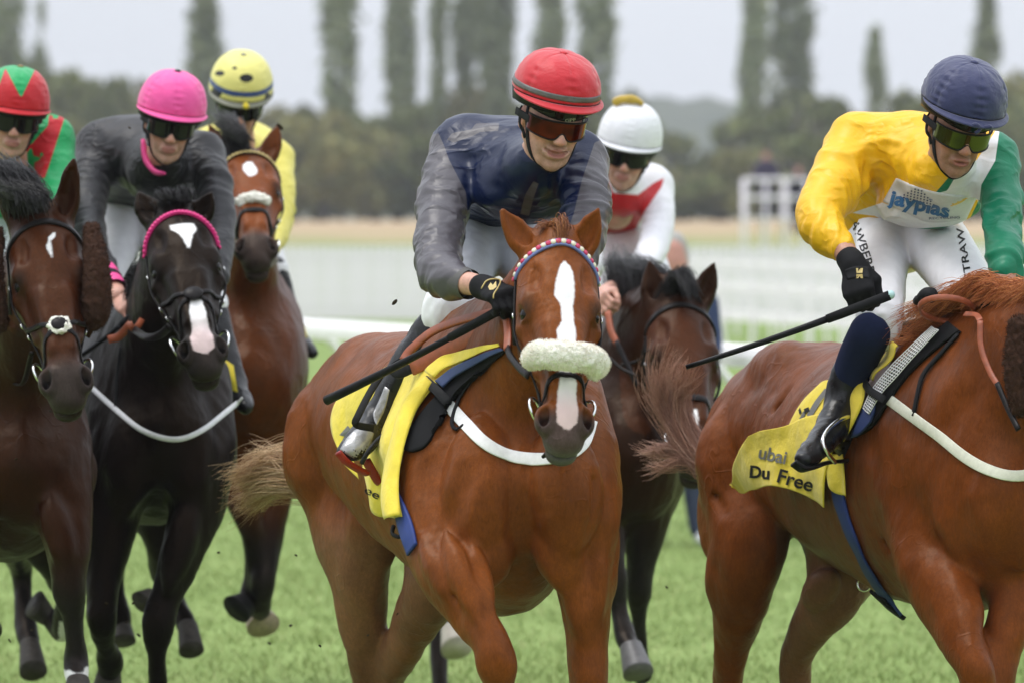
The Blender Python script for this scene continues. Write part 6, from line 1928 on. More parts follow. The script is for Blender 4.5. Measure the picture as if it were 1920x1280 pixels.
def hoof_px(top, bot, r0, r1, mat, root, fwd=(0, -1, .2)):
    return hoof_mesh(W(*top), W(*bot), r0, r1, mat, root, fwd)
# ---- left: dark bay with a small snip of white on the forehead
H3 = dict(label='dark bay racehorse at the left edge with brown fluffy cheek pieces', mat=coat_bay, h=.0125, hh=.0068,
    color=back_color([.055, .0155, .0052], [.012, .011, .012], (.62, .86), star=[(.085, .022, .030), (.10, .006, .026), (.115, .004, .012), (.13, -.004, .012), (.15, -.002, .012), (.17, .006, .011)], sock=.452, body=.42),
    trunk=[(42, 880, 17.50, .12, .17), (30, 855, 17.68, .19, .305), (8, 832, 17.95, .25, .37), (-38, 822, 18.3, .26, .37), (-95, 800, 18.7, .28, .32), (-150, 788, 19.1, .27, .27), (-190, 785, 19.5, .26, .23), (-205, 805, 19.8, .22, .19)],
    neck=[(10, 740, 17.85, .16, .29), (25, 660, 17.6, .125, .23), (55, 540, 17.4, .095, .17), (72, 450, 17.32, .076, .125), (76, 415, 17.3, .066, .10)],
    head=dict(poll=(78, 402, 17.22), nose=(124, 690, 16.86), yaw=3, roll=-2, s=1.07, ears=[(2, 322, 17.3), (139, 298, 17.26)], open=.25),
    legs=[[(95, 740, 17.78, .085, .13), (108, 850, 17.62, .108, .14), (118, 940, 17.52, .096, .11), (126, 1020, 17.45, .070, .078), (127, 1075, 17.42, .053, .057), (129, 1105, 17.42, .050, .052), (136, 1150, 17.45, .034, .038), (140, 1200, 17.48, .032, .037), (143, 1240, 17.5, .041, .044), (145, 1272, 17.45, .034, .036)],
          [(-60, 900, 17.6, .10, .12), (-70, 1010, 17.5, .085, .09), (-60, 1110, 17.4, .05, .055), (-40, 1160, 17.6, .034, .037), (-20, 1180, 17.8, .04, .04)],
          [(-110, 840, 19.6, .14, .19), (-40, 930, 19.5, .11, .15), (20, 1000, 19.9, .062, .075), (36, 1045, 20.2, .045, .058), (42, 1090, 20.25, .036, .044), (46, 1150, 20.2, .034, .038), (52, 1190, 20.15, .042, .044), (58, 1212, 20.1, .034, .036)],
          [(-60, 860, 19.5, .14, .18), (20, 950, 19.2, .10, .13), (100, 1060, 19.3, .052, .06), (122, 1120, 19.5, .036, .042), (118, 1180, 19.7, .040, .043), (92, 1158, 19.75, .036, .038), (76, 1142, 19.75, .034, .036)]],
    mus=[((75, 790, 17.54), (100, 960, 17.45), .085, .04), ((-30, 790, 17.5), (-20, 960, 17.45), .09, .04), ((140, 820, 17.75), (135, 960, 17.55), .075, .02), ((95, 930, 17.4), (125, 1065, 17.37), .05, .012)],
    grv=[((30, 800, 17.2), (30, 980, 17.25), .014, .05)])
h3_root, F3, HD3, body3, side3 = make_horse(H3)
hoof_px((146, 1272, 17.44), (148, 1318, 17.40), .036, .054, MATS['hoof_horn'], h3_root)
hoof_px((56, 1208, 20.1), (64, 1264, 20.0), .038, .053, MATS['hoof_horn'], h3_root)
hoof_px((88, 1156, 19.75), (62, 1140, 19.72), .036, .052, MATS['hoof_horn'], h3_root, (0, .3, 1))
blk_hair = hair_mat('black_hair', [(.006, .006, .007), (.016, .015, .017), (.045, .042, .046)], .42)
def mane_and_forelock(H, root, mat, lift=.10, n=16, seed=0, fl=True, lean=-1, wild=.012):
    S = []
    for i in range(n):
        f = i / (n - 1)
        r0 = H.p(-.02 - .06 * f, lean * .012 * f, -.05 - .40 * f) + np.array([0, 0, .06 * (1 - f)])
        v = np.array([lean * .06, .03, lift * (1 - .3 * f)])
        S.append(hair_lock([r0, r0 + v, r0 + v * 1.5 + np.array([lean * .05, .03, -.01]), r0 + v * 1.6 + np.array([lean * .12, .06, -.05])], .014, .016, 70, 8, seed + i, wild))
    if fl:
        for i in range(6):
            a = (i - 2.5) * .014
            S.append(hair_lock([H.p(-.02, a, -.04), H.p(-.06, a * 1.2 + lean * .01, .0), H.p(-.05, a * 1.4 + lean * .03, .035), H.p(-.005, a + .014, .026)], .012, .014, 90, 8, seed + 50 + i, wild))
    return hair('mane', S, mat, root, .0014, .0005)
S = []
for i in range(9):
    f = i / 8
    S.append(hair_lock([W(78 - 60 * f, 388 - 6 * f, 17.24), W(66 - 60 * f, 350 - 20 * f, 17.20), W(40 - 52 * f, 325 - 14 * f, 17.22), W(8 - 30 * f, 305, 17.3)], .02, .02, 110, 9, 700 + i, .010))
    S.append(hair_lock([W(30 - 30 * f, 330 - 10 * f, 17.3), W(52 - 40 * f, 352, 17.16), W(78 - 40 * f, 362, 17.12), W(94 - 50 * f, 384, 17.10)], .018, .016, 110, 9, 720 + i, .008))
hair('mane', S, blk_hair, h3_root, .0015, .0005)
br3 = bridle(HD3, F3, 'plain dark bridle with a crossed grackle noseband over white wool and brown cheek pieces', None,
    dict(brow=(.035, .090), brow_mat=MATS['black_leather'], noseband=None, flash=[[(.34, -.10, -.10), (.375, -.070, -.03), (.405, -.02, .0), (.42, .02, -.002), (.47, .06, -.04), (.52, .075, -.10)], [(.34, .10, -.10), (.375, .070, -.03), (.405, .02, .0), (.42, -.02, -.002), (.47, -.06, -.04), (.52, -.075, -.10)]]))
fz = Field(); fz.ell(HD3.p(.405, 0, .002), np.array([.034, .036, .012]) * 1.05, HD3.ax()); Vz, Qz = fz.mesh(.004)
fluff('noseband_wool', Vz, Qz, MATS['fleece'], br3, .006, 70, 4)
m = MB(); m.sphere(HD3.p(.405, 0, .010), np.array([.024, .026, .009]), HD3.ax(), 14, 8); m.build('noseband_rosette', MATS['black_leather'], br3)
for q, pts in ((1, [(172, 432, 17.2), (180, 500, 17.12), (180, 580, 17.10), (162, 615, 17.12)]), (-1, [(-8, 440, 17.2), (-18, 520, 17.15), (-10, 600, 17.15)])):
    fz = Field(); fz.loft([W(*p_) for p_ in pts], [.026, .040, .044, .022][:len(pts)], k=.01); Vz, Qz = fz.mesh(.0055)
    fluff('cheek_piece', Vz, Qz, MATS['brown_wool'], br3, .006, 60, 6); fur('cheek_piece_wool', Vz, Qz, 1500, .010, MATS['brown_wool'], br3, 7, .001)
reins_tube('rein', [W(60, 660, 17.0), W(40, 720, 17.3), W(0, 700, 17.6)], .008, MATS['black_leather'], br3)

# ---- black with star and pink nose
H4 = dict(label='black racehorse with a white star, a pink and white nose and a pink beaded browband', mat=coat_blk, h=.0125, hh=.0068,
    color=back_color([.0070, .0045, .0038], [.004, .0035, .0036], (.5, .9), star=[(.082, -.030, .044), (.10, -.030, .050), (.115, -.016, .044), (.13, -.006, .034), (.15, .002, .028), (.185, .008, .018)],
        nose=[(.40, -.012, .020), (.44, -.022, .026), (.50, -.022, .028), (.535, -.034, .036), (.575, -.030, .034), (.59, -.006, .010)]),
    trunk=[(308, 825, 18.50, .12, .17), (300, 800, 18.68, .19, .305), (284, 778, 18.95, .25, .37), (252, 768, 19.35, .26, .36), (212, 752, 19.75, .28, .32), (170, 742, 20.15, .27, .27), (138, 738, 20.5, .255, .23), (122, 752, 20.8, .22, .19)],
    neck=[(285, 700, 18.85, .16, .29), (290, 640, 18.6, .125, .23), (312, 520, 18.35, .095, .17), (326, 435, 18.27, .076, .125), (330, 402, 18.25, .066, .10)],
    head=dict(poll=(330, 394, 18.15), nose=(378, 628, 17.74), yaw=-2, roll=-2, s=1.06, ears=[(259, 361, 18.25), (398, 361, 18.2)], open=.3),
    legs=[[(380, 720, 18.85, .085, .13), (382, 830, 18.66, .105, .14), (374, 930, 18.56, .094, .108), (345, 1030, 18.48, .068, .075), (306, 1130, 18.42, .052, .056), (296, 1175, 18.4, .049, .051), (296, 1230, 18.44, .033, .037), (298, 1310, 18.5, .032, .036), (300, 1360, 18.52, .042, .044)],
          [(225, 720, 18.85, .085, .13), (226, 830, 18.66, .105, .14), (215, 940, 18.56, .092, .106), (198, 1050, 18.5, .066, .072), (190, 1130, 18.46, .051, .055), (190, 1165, 18.46, .048, .05), (196, 1205, 18.55, .034, .037), (206, 1238, 18.65, .042, .044), (204, 1262, 18.72, .036, .04)],
          [(200, 900, 20.5, .12, .16), (218, 1000, 20.5, .062, .08), (212, 1060, 20.7, .045, .056), (218, 1110, 20.75, .034, .04), (225, 1160, 20.7, .042, .043), (228, 1175, 20.7, .035, .037)],
          [(280, 900, 20.4, .13, .17), (312, 1000, 20.3, .085, .10), (306, 1070, 20.4, .05, .06), (326, 1120, 20.5, .036, .042), (345, 1160, 20.45, .042, .044), (350, 1175, 20.42, .035, .037)]],
    mus=[((348, 760, 18.52), (362, 950, 18.44), .085, .05), ((255, 760, 18.52), (236, 950, 18.44), .085, .05), ((408, 790, 18.75), (395, 940, 18.6), .075, .02), ((365, 930, 18.45), (312, 1110, 18.36), .05, .012)],
    grv=[((300, 820, 18.26), (298, 960, 18.30), .008, .05), ((250, 640, 18.6), (262, 780, 18.5), .006, .04)])
h4_root, F4, HD4, body4, side4 = make_horse(H4)
hoof_px((352, 1172, 20.42), (360, 1224, 20.34), .038, .049, MATS['hoof_horn'], h4_root)
hoof_px((229, 1172, 20.7), (232, 1206, 20.66), .036, .05, MATS['hoof_horn'], h4_root)
hoof_px((205, 1258, 18.7), (202, 1292, 18.78), .040, .055, MATS['hoof_horn'], h4_root)
hoof_px((288, 1118, 20.0), (270, 1136, 19.96), .034, .046, MATS['hoof_horn'], h4_root, (0, .3, 1))
S = []
for i in range(8):
    f = i / 7
    S.append(hair_lock([HD4.p(-.02, -.03 + .06 * f, -.06), HD4.p(-.06, -.03 + .07 * f, -.02), HD4.p(-.055, -.05 + .10 * f, .03), HD4.p(-.01, -.03 + .08 * f, .026)], .014, .014, 70, 8, 800 + i, .008))
    S.append(hair_lock([W(262 - 4 * f, 500 + 60 * f, 18.45), W(246, 505 + 60 * f, 18.46), W(238, 530 + 60 * f, 18.5)], .014, .014, 60, 8, 820 + i, .008))
hair('mane', S, blk_hair, h4_root, .0015, .0005)
simple('bead_hot_pink', (.75, .03, .22), .35, .1)
br4 = bridle(HD4, F4, 'black bridle with pink beaded browband and a padded crossed noseband on the black horse', None,
    dict(brow=(.020, .105), brow_mat=MATS['bead_hot_pink'], brow_w=.012, beads=([MATS['bead_hot_pink']], 30, .0085), noseband=None, ring=.042,
         flash=[[(.31, -.11, -.10), (.345, -.075, -.03), (.375, -.02, .004), (.39, .02, .002), (.44, .06, -.04), (.50, .08, -.10)], [(.31, .11, -.10), (.345, .075, -.03), (.375, .02, .004), (.39, -.02, .002), (.44, -.06, -.04), (.50, -.08, -.10)]]))
m = MB(); m.sphere(HD4.p(.378, 0, .010), np.array([.030, .032, .010]), HD4.ax(), 14, 8); m.build('noseband_pad', MATS['black_leather'], br4)
ribbon([W(266, 600, 18.3), W(258, 612, 18.25), W(248, 616, 18.2), W(242, 605, 18.2)], .020, .005, 12).build('rein', MATS['tan_leather'], br4)
ribbon([W(252, 618, 18.2), W(275, 632, 18.05), W(300, 628, 17.95), W(318, 612, 17.85)], .024, .005, 16).build('rein', MATS['black_leather'], br4)
ribbon([W(205, 636, 18.5), W(225, 630, 18.46), W(246, 606, 18.42)], .026, .006, 14).build('rein', MATS['tan_leather'], br4)
T4 = [body4]
bg4 = thing('breast_girth', W(310, 820, 18.4), 'narrow silvery grey breast girth on the black horse', 'breast girth', 'breast girths on the racehorses')
m = MB(); strap_px(m, [(150, 692), (168, 720), (215, 764), (265, 805), (325, 823), (375, 808), (432, 764), (452, 744)], T4, .017, .004, 60, .004, 18.0); m.build('webbing', simple('grey_web', (.62, .62, .64), .7, .1, 60, .3, 500), bg4)
m = MB(); strap_px(m, [(228, 650), (222, 700), (218, 762)], T4, .010, .003, 16, .004, 18.0); m.build('neck_strap', MATS['black_web'], bg4)
cloth4 = thing('saddle_cloth', W(215, 640, 19.2), 'sliver of yellow number cloth beside the black horse', 'saddle cloth', 'yellow number cloths on the racehorses')
for q in ([(420, 672, 18.95), (438, 684, 18.95), (446, 735, 18.95), (428, 728, 18.95)], [(170, 640, 19.2), (200, 620, 19.2), (206, 632, 19.2), (178, 652, 19.2)]):
    thicken(mesh_np('cloth', np.array([W(*p_) for p_ in q]), [(0, 1, 2, 3)], MATS['yellow_cloth'], cloth4), .004)

# ---- bay with the yellow spotted rider
H5 = dict(label='bright bay racehorse with a white star stretching its nose towards the camera, gold browband', mat=coat_bay, h=.013, hh=.007,
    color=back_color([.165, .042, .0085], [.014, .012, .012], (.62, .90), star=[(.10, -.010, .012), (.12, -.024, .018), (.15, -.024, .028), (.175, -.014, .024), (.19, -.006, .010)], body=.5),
    trunk=[(474, 740, 20.45, .15, .2), (466, 700, 20.65, .212, .30), (452, 672, 20.95, .24, .36), (425, 662, 21.35, .25, .355), (395, 645, 21.75, .27, .31), (370, 640, 22.1, .26, .26), (350, 645, 22.5, .22, .2)],
    neck=[(455, 600, 20.9, .155, .28), (462, 530, 20.7, .12, .22), (466, 420, 20.5, .092, .165), (467, 340, 20.42, .075, .12), (466, 312, 20.4, .066, .10)],
    head=dict(poll=(464, 285, 20.30), nose=(482, 458, 19.78), yaw=2, roll=0, s=1.0, ears=[(392, 232, 20.42), (521, 238, 20.4)], open=.25, flare=1.05),
    legs=[[(520, 800, 20.6, .095, .12), (512, 900, 20.55, .085, .10), (500, 990, 20.5, .066, .074), (494, 1060, 20.45, .05, .054), (492, 1095, 20.43, .047, .05), (490, 1135, 20.55, .034, .036), (482, 1150, 20.75, .04, .042)],
          [(430, 800, 20.6, .095, .12), (445, 900, 20.5, .07, .08), (462, 960, 20.4, .048, .052), (478, 1030, 20.45, .033, .036), (470, 1100, 20.5, .036, .04), (462, 1130, 20.5, .04, .042)]],
    mus=[((500, 680, 20.5), (508, 850, 20.45), .08, .04), ((430, 680, 20.5), (430, 850, 20.45), .08, .04), ((540, 690, 20.75), (530, 830, 20.6), .07, .02)], grv=[((468, 690, 20.2), (468, 850, 20.25), .012, .05)])
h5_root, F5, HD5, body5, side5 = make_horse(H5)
hoof_px((466, 1128, 20.5), (444, 1150, 20.46), .042, .062, simple('hoof_black', (.018, .017, .018), .5, .2), h5_root, (-.3, -.8, .5))
hoof_px((480, 1146, 20.72), (492, 1180, 20.66), .046, .066, MATS['hoof_pale'], h5_root, (.3, -.8, .3))
S = []
for i in range(9):
    f = i / 8
    S.append(hair_lock([HD5.p(-.02, -.06 + .06 * f, -.05), W(432 + 12 * f, 255, 20.34), W(424 + 16 * f, 232 + 10 * f, 20.36), W(412 + 14 * f, 212 + 16 * f, 20.5)], .018, .022, 80, 8, 900 + i, .008))
    S.append(hair_lock([W(418 + 20 * f, 232 + 12 * f, 20.36), W(440 + 14 * f, 245 + 10 * f, 20.28), W(458 + 10 * f, 262 + 4 * f, 20.24)], .02, .014, 80, 8, 930 + i, .006))
hair('mane', S, blk_hair, h5_root, .0015, .0005)
simple('bead_gold', (.62, .48, .18), .35, .2)
br5 = bridle(HD5, F5, 'dark bridle with gold studded browband and a small white wool pad on the noseband', None,
    dict(brow=(.020, .085), brow_w=.014, beads=([MATS['bead_gold']], 22, .0085), noseband=.40))
fz = Field(); fz.loft([HD5.p(.345, -.045, .006), HD5.p(.335, 0, .014), HD5.p(.345, .045, .006)], [.018, .020, .018], k=.01); Vz, Qz = fz.mesh(.0045)
fluff('noseband_wool', Vz, Qz, MATS['fleece'], br5, .006, 70, 4)
m = MB(); m.tube(catmull([W(440, 455, 19.95), W(452, 482, 19.98), W(478, 506, 20.05), W(504, 500, 20.1), W(520, 484, 20.1)], 20), .009, 8); m.build('rein', simple('grey_rein', (.30, .27, .25), .5), br5)
m = MB(); m.tube(catmull([W(438, 668, 20.4), W(470, 690, 20.35), W(505, 682, 20.4), W(528, 640, 20.5), W(530, 590, 20.6)], 24), .007, 8); m.build('neck_strap', MATS['black_web'], br5)
cloth5 = thing('saddle_cloth', W(545, 600, 21.2), 'yellow number cloth hanging behind the neck of the bright bay', 'saddle cloth', 'yellow number cloths on the racehorses')
def sh5(u, v):
    a = catmull([(518, 536), (528, 560), (536, 600), (545, 625)], 9); b_ = catmull([(528, 540), (552, 556), (566, 600), (576, 634)], 9)
    i = v * 8; k0 = int(min(7, i)); t = i - k0
    A = a[k0] * (1 - t) + a[k0 + 1] * t; B = b_[k0] * (1 - t) + b_[k0 + 1] * t
    q = A * (1 - u) + B * u
    return W(q[0], q[1], 21.0 + .04 * math.sin(9 * u + 5 * v))
P, Fq = sheet(sh5, 12, 16); thicken(mesh_np('cloth', P, Fq, MATS['yellow_cloth'], cloth5), .004)
P, Fq = sheet(lambda u, v: W(560 + 16 * u, 672 + 28 * v + 4 * u, 21.0), 4, 4); thicken(mesh_np('cloth', P, Fq, MATS['yellow_cloth'], cloth5), .004)

# ---- dark bay behind the leader
H6 = dict(label='dark bay racehorse with a plain bridle half hidden behind the blazed chestnut', mat=coat_bay, h=.013, hh=.007,
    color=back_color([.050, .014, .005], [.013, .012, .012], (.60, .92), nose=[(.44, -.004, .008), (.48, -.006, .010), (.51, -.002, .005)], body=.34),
    trunk=[(1190, 870, 19.55, .15, .2), (1182, 832, 19.75, .215, .30), (1166, 800, 20.05, .24, .365), (1135, 785, 20.45, .25, .36), (1100, 772, 20.85, .27, .31), (1066, 765, 21.25, .26, .26), (1040, 772, 21.7, .22, .2)],
    neck=[(1172, 730, 19.95, .16, .29), (1190, 670, 19.75, .125, .23), (1225, 610, 19.58, .095, .175), (1258, 570, 19.5, .076, .125), (1266, 562, 19.48, .066, .10)],
    head=dict(poll=(1276, 562, 19.42), nose=(1308, 810, 19.02), yaw=14, roll=5, s=1.12, ears=[(1217, 486, 19.5), (1340, 491, 19.5)], open=.3),
    legs=[[(1148, 900, 19.7, .09, .11), (1140, 990, 19.6, .068, .078), (1146, 1060, 19.55, .050, .054), (1152, 1090, 19.54, .047, .049), (1160, 1140, 19.55, .032, .036), (1172, 1190, 19.5, .041, .043), (1182, 1215, 19.44, .033, .035)],
          [(1222, 880, 19.7, .095, .12), (1212, 970, 19.7, .078, .09), (1202, 1050, 19.72, .056, .062), (1198, 1100, 19.74, .049, .052), (1198, 1150, 19.8, .034, .037), (1200, 1230, 19.9, .032, .036), (1202, 1260, 19.95, .04, .042)],
          [(1000, 880, 21.6, .13, .17), (960, 1000, 21.5, .085, .10), (890, 1100, 21.7, .048, .056), (858, 1150, 21.75, .034, .038), (848, 1180, 21.7, .042, .043)],
          [(960, 900, 21.6, .12, .15), (880, 1050, 21.8, .06, .07), (832, 1140, 22.0, .045, .052), (822, 1200, 22.0, .033, .036), (826, 1300, 21.9, .032, .035)]],
    mus=[((1215, 800, 19.6), (1220, 960, 19.55), .08, .04), ((1150, 800, 19.6), (1150, 960, 19.55), .08, .04), ((1250, 830, 19.85), (1240, 960, 19.7), .07, .02)], grv=[((1182, 820, 19.3), (1182, 960, 19.35), .012, .05)])
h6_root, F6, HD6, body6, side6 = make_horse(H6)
hoof_px((1183, 1212, 19.43), (1198, 1266, 19.36), .041, .057, simple('hoof_grey', (.10, .095, .095), .5, .25, 40, .3), h6_root)
hoof_px((848, 1180, 21.7), (858, 1222, 21.62), .046, .066, simple('hoof_cream', (.52, .47, .38), .55, .15), h6_root)
S = []
for i in range(14):
    f = i / 13
    S.append(hair_lock([W(1262 - 108 * f, 545 - 2 * f + 20 * f * f, 19.5 + .4 * f), W(1250 - 100 * f, 520, 19.5 + .4 * f), W(1225 - 80 * f, 500 - 8 * f, 19.55 + .4 * f), W(1190 - 40 * f, 488 - 14 * f, 19.7 + .4 * f)], .022, .026, 80, 9, 1000 + i, .012))
for i in range(8):
    f = i / 7
    S.append(hair_lock([HD6.p(-.02, -.05 + .10 * f, -.06), W(1262 + 20 * f, 520, 19.4), W(1278 + 14 * f, 518, 19.34), W(1298 + 8 * f, 560 - 8 * f, 19.28)], .018, .016, 100, 9, 1050 + i, .008))
hair('mane', S, blk_hair, h6_root, .0015, .0005)
br6 = bridle(HD6, F6, 'plain dark leather bridle with tan reins on the dark bay behind the leader', None, dict(brow=(.030, .080), noseband=.40))
ribbon([W(1140, 585, 19.4), W(1146, 620, 19.36), W(1158, 645, 19.32)], .024, .006, 12, (-.5, -.8, 0)).build('rein', MATS['tan_leather'], br6)
ribbon([W(1156, 640, 19.32), W(1175, 680, 19.26), W(1196, 722, 19.2)], .020, .005, 12, (-.5, -.8, 0)).build('rein', MATS['black_leather'], br6)
m = MB(); m.tube(catmull([W(1140, 668, 19.3), W(1165, 690, 19.25), W(1196, 705, 19.2)], 10), .006, 6); m.tube(catmull([W(1165, 684, 19.3), W(1196, 676, 19.26), W(1216, 655, 19.2)], 10), .005, 6); m.build('rein', MATS['black_leather'], br6)
# ================================================================== riders behind
def mini_rider(label, at_, K, neck, skin, cap_mat, cap_opt, gog, silks, masks, torso, arms, base, legs=(), boots=(), collar=None, mouth='closed', h=.0088, breech='breeches_white', fold=.018, seed=1, xtra=()):
    r = rider(label, at_)
    simple_face(K, W(*neck), mouth, skin, r, .0052)
    helmet(K, r, cap_mat, cap_opt)
    if gog is not None: goggles(K, r, gog, dict(z=.0, h=.050, lidz=(.030, .060)))
    chin_strap(K, r)
    sx = nrm(W(*arms[1][0][:3]) - W(*arms[0][0][:3]))
    F = Field()
    limb(F, [q[:3] for q in torso], [(q[3], q[4]) for q in torso], .05, sx)
    for a in xtra: F.ell(W(*a[:3]), a[3:], k=.06)
    for a in arms:
        F.ell(W(*a[0][:3]), (a[0][3] * 1.08,) * 3, k=.06)
        limb(F, [q[:3] for q in a], [q[3] for q in a], .03)
    jk = cloth_mesh('silks', F, h, silks, r, masks, fold=.010, ff=11, seed=seed, dirs=(.6, .8, 1.4), extra=sleeve_folds(arms, .011, .085, seed))
    if legs:
        F = Field()
        for a in legs: limb(F, [q[:3] for q in a], [q[3] for q in a], .03)
        cloth_mesh('breeches', F, h, MATS[breech], r, fold=.008, ff=16, seed=seed + 5)
    for pair in boots:
        F = Field()
        for a in pair: limb(F, [q[:3] for q in a], [q[3] for q in a], .02)
        cloth_mesh('boot', F, h, MATS['boot_leather'], r, fold=.006, ff=16, seed=seed + 6)
    return r, jk, F
# ---- green and red
red_s, grn_s = (.48, .010, .018), (.010, .33, .10)
K3 = ManHead(W(26, 224, 19.0), yaw=8, pitch=10, roll=7, s=.97)
def cap3(u, v, P):
    px, py, d = PX(P)
    # red band with upward points over a green crown
    zig = poly_sd(px, py, [(-60, 215), (-60, 150), (-40, 130), (-8, 178), (10, 128), (38, 182), (66, 128), (86, 140), (100, 165), (104, 215)])
    tri = np.maximum(poly_sd(px, py, [(16, 132), (66, 130), (40, 184)]), -99)
    return {'red': np.clip(np.minimum(poly_sd(px, py, [(-80, 130), (120, 130), (120, 230), (-80, 230)]), -poly_sd(px, py, [(12, 128), (70, 128), (41, 184)])) / 560, -.05, .05) if False else np.clip(np.minimum(zig, -tri) / 560, -.05, .05)}
capm3 = cloth_mat('green_and_red_cap', grn_s, [('red', red_s)], rough=.5, bump=.4, scale=34, sheen=.2, crz=.35)
star = lambda cx, cy, r, a0=0: [(cx + (r if i % 2 == 0 else r * .45) * math.sin(a0 + i * math.pi / 5), cy - (r if i % 2 == 0 else r * .45) * math.cos(a0 + i * math.pi / 5)) for i in range(10)]
j3, jk3, _ = mini_rider('rider in green silks with a red band of stars and a green and red cap', W(20, 560, 19.2), K3, (20, 320, 19.15), skin_fair, capm3,
    dict(seed=9, masks=cap3, peak_mat=None or cloth_mat('red_cap_peak', red_s, rough=.5), wrinkle=1.0, rim=.008, r=(.118, .142, .142), button=capm3), MATS['dark_lens'],
    cloth_mat('green_and_red_silk', grn_s, [('red', red_s)], rough=.5, bump=.4, scale=30),
    {'red': lambda V, px, py, d: np.clip(np.minimum(np.max([poly_sd(px, py, q) for q in ([(96, 188), (124, 212), (84, 335), (66, 330), (88, 250)], [(-20, 290), (60, 270), (100, 225), (84, 330), (40, 345), (-20, 340)])], 0),
        -np.max([poly_sd(px, py, q) for q in (star(54, 300, 26, .2), star(78, 290, 6), star(104, 216, 12))], 0)) / FPX * d, -.05, .05)},
    [(-30, 400, 19.75, .16, .12), (-15, 340, 19.6, .175, .135), (10, 295, 19.4, .185, .14), (22, 285, 19.25, .11, .09), (24, 285, 19.15, .075, .065)],
    [[(-75, 280, 19.25, .078), (-95, 360, 19.1, .068), (-70, 430, 18.9, .05)], [(92, 262, 19.2, .078), (105, 330, 19.1, .068), (98, 400, 18.9, .058), (60, 460, 18.7, .044)]], None,
    legs=[[(-45, 415, 19.75, .11), (-75, 480, 19.5, .085), (-90, 560, 19.1, .066)], [(-15, 415, 19.75, .11), (25, 480, 19.5, .085), (60, 560, 19.15, .066)]],
    boots=[[[(-92, 570, 19.1, .058), (-110, 650, 19.15, .052), (-115, 720, 19.1, .042)], [(-115, 722, 19.1, .04), (-112, 750, 18.95, .03)]], [[(62, 570, 19.15, .056), (70, 650, 19.2, .050), (72, 720, 19.2, .042)], [(72, 722, 19.2, .04), (74, 752, 19.05, .028)]]], seed=51)
# ---- pink cap, black and charcoal silks
K4 = ManHead(W(318, 232, 19.15), yaw=10, pitch=14, roll=8, s=.99)
pinkc = cloth_mat('pink_silk', (.80, .085, .32), rough=.5, bump=.4, scale=34, sheen=.2, crz=.35)
pink = simple('pink_trim', (.72, .05, .24), .6, .1)
j4, jk4, _ = mini_rider('rider in a bright pink cap and charcoal and black silks with pink cuffs', W(270, 560, 19.4), K4, (285, 330, 19.35), skin_fair, pinkc,
    dict(seed=12, wrinkle=1.0, rim=.010, r=(.118, .142, .140), button=MATS['black_web']), MATS['dark_lens'],
    cloth_mat('charcoal_silk', (.013, .0125, .015), [('black', (.004, .004, .005))], rough=.45, bump=.35, scale=30),
    {'black': px_mask([(262, 240), (278, 320), (330, 335), (372, 300), (385, 290), (392, 330), (385, 420), (330, 440), (240, 400), (215, 360), (222, 290)])},
    [(228, 360, 20.0, .16, .12), (238, 320, 19.85, .175, .13), (262, 290, 19.6, .18, .135), (288, 300, 19.45, .12, .105), (302, 306, 19.30, .095, .09), (312, 300, 19.24, .068, .066)],
    [[(190, 278, 19.6, .080), (168, 350, 19.45, .070), (165, 420, 19.25, .062), (178, 480, 18.95, .052), (202, 520, 18.72, .038)], [(375, 290, 19.4, .076), (402, 350, 19.25, .066), (412, 430, 19.1, .055), (405, 520, 18.9, .046)]], None,
    legs=[[(235, 380, 20.0, .10), (222, 440, 19.8, .085), (208, 520, 19.5, .068), (205, 560, 19.4, .06)], [(290, 390, 20.0, .10), (300, 440, 19.8, .08), (360, 520, 19.5, .07), (395, 570, 19.4, .06)]],
    boots=[[[(205, 580, 19.4, .058), (190, 640, 19.5, .055), (180, 700, 19.6, .045)]], [[(398, 585, 19.4, .056), (420, 660, 19.35, .050), (440, 720, 19.3, .042)], [(440, 722, 19.3, .04), (456, 752, 19.2, .034), (462, 764, 19.15, .024)]]], seed=61, xtra=[(330, 350, 19.45, .15, .10, .085), (296, 335, 19.32, .09, .07, .06), (375, 370, 19.35, .10, .09, .09)])
m = MB(); m.tube([W(196, 512, 18.76), W(206, 526, 18.68)], .043, 18, caps=False); m.build('cuff', pink, j4)
m = MB(); m.tube([W(206, 526, 18.68), W(210, 532, 18.65)], .042, 18, caps=False); m.build('cuff_band', MATS['black_web'], j4)
m = MB(); m.tube([W(210, 532, 18.65), W(217, 545, 18.58)], .040, 18, caps=False); m.build('cuff', pink, j4)
m = MB(); m.tube(catmull([W(268, 262, 19.22), W(274, 300, 19.20), W(290, 322, 19.16), W(310, 326, 19.13)], 14), [.010, .013, .015, .016, .016, .016, .015, .014, .013, .012, .011, .010, .008, .005], 8, None, True, .7); m.build('collar', pink, j4)
skin_limb('forearm', [(208, 532, 18.66), (222, 556, 18.54)], [.034, .030], skin_fair, j4)
FG = Field(); hand_field(FG, W(222, 554, 18.55), W(262, 592, 18.42) - W(222, 554, 18.55), (-.2, -.75, .6), (.7, -.2, .6), 1.0, (40, 75, 60))
Vg, Qg = FG.mesh(.0045); z0 = np.full(len(Vg), -.02); mesh_np('hand', Vg, Qg, skin_fair, j4, {'lip': z0, 'blush': z0 * 0 + .3, 'beard': z0 * 0})
whip('whip', W(262, 578, 18.40), W(150, 668, 18.6), .012, .008, 'black whip held low by the bare handed rider in the pink cap', MATS['whip_black'])
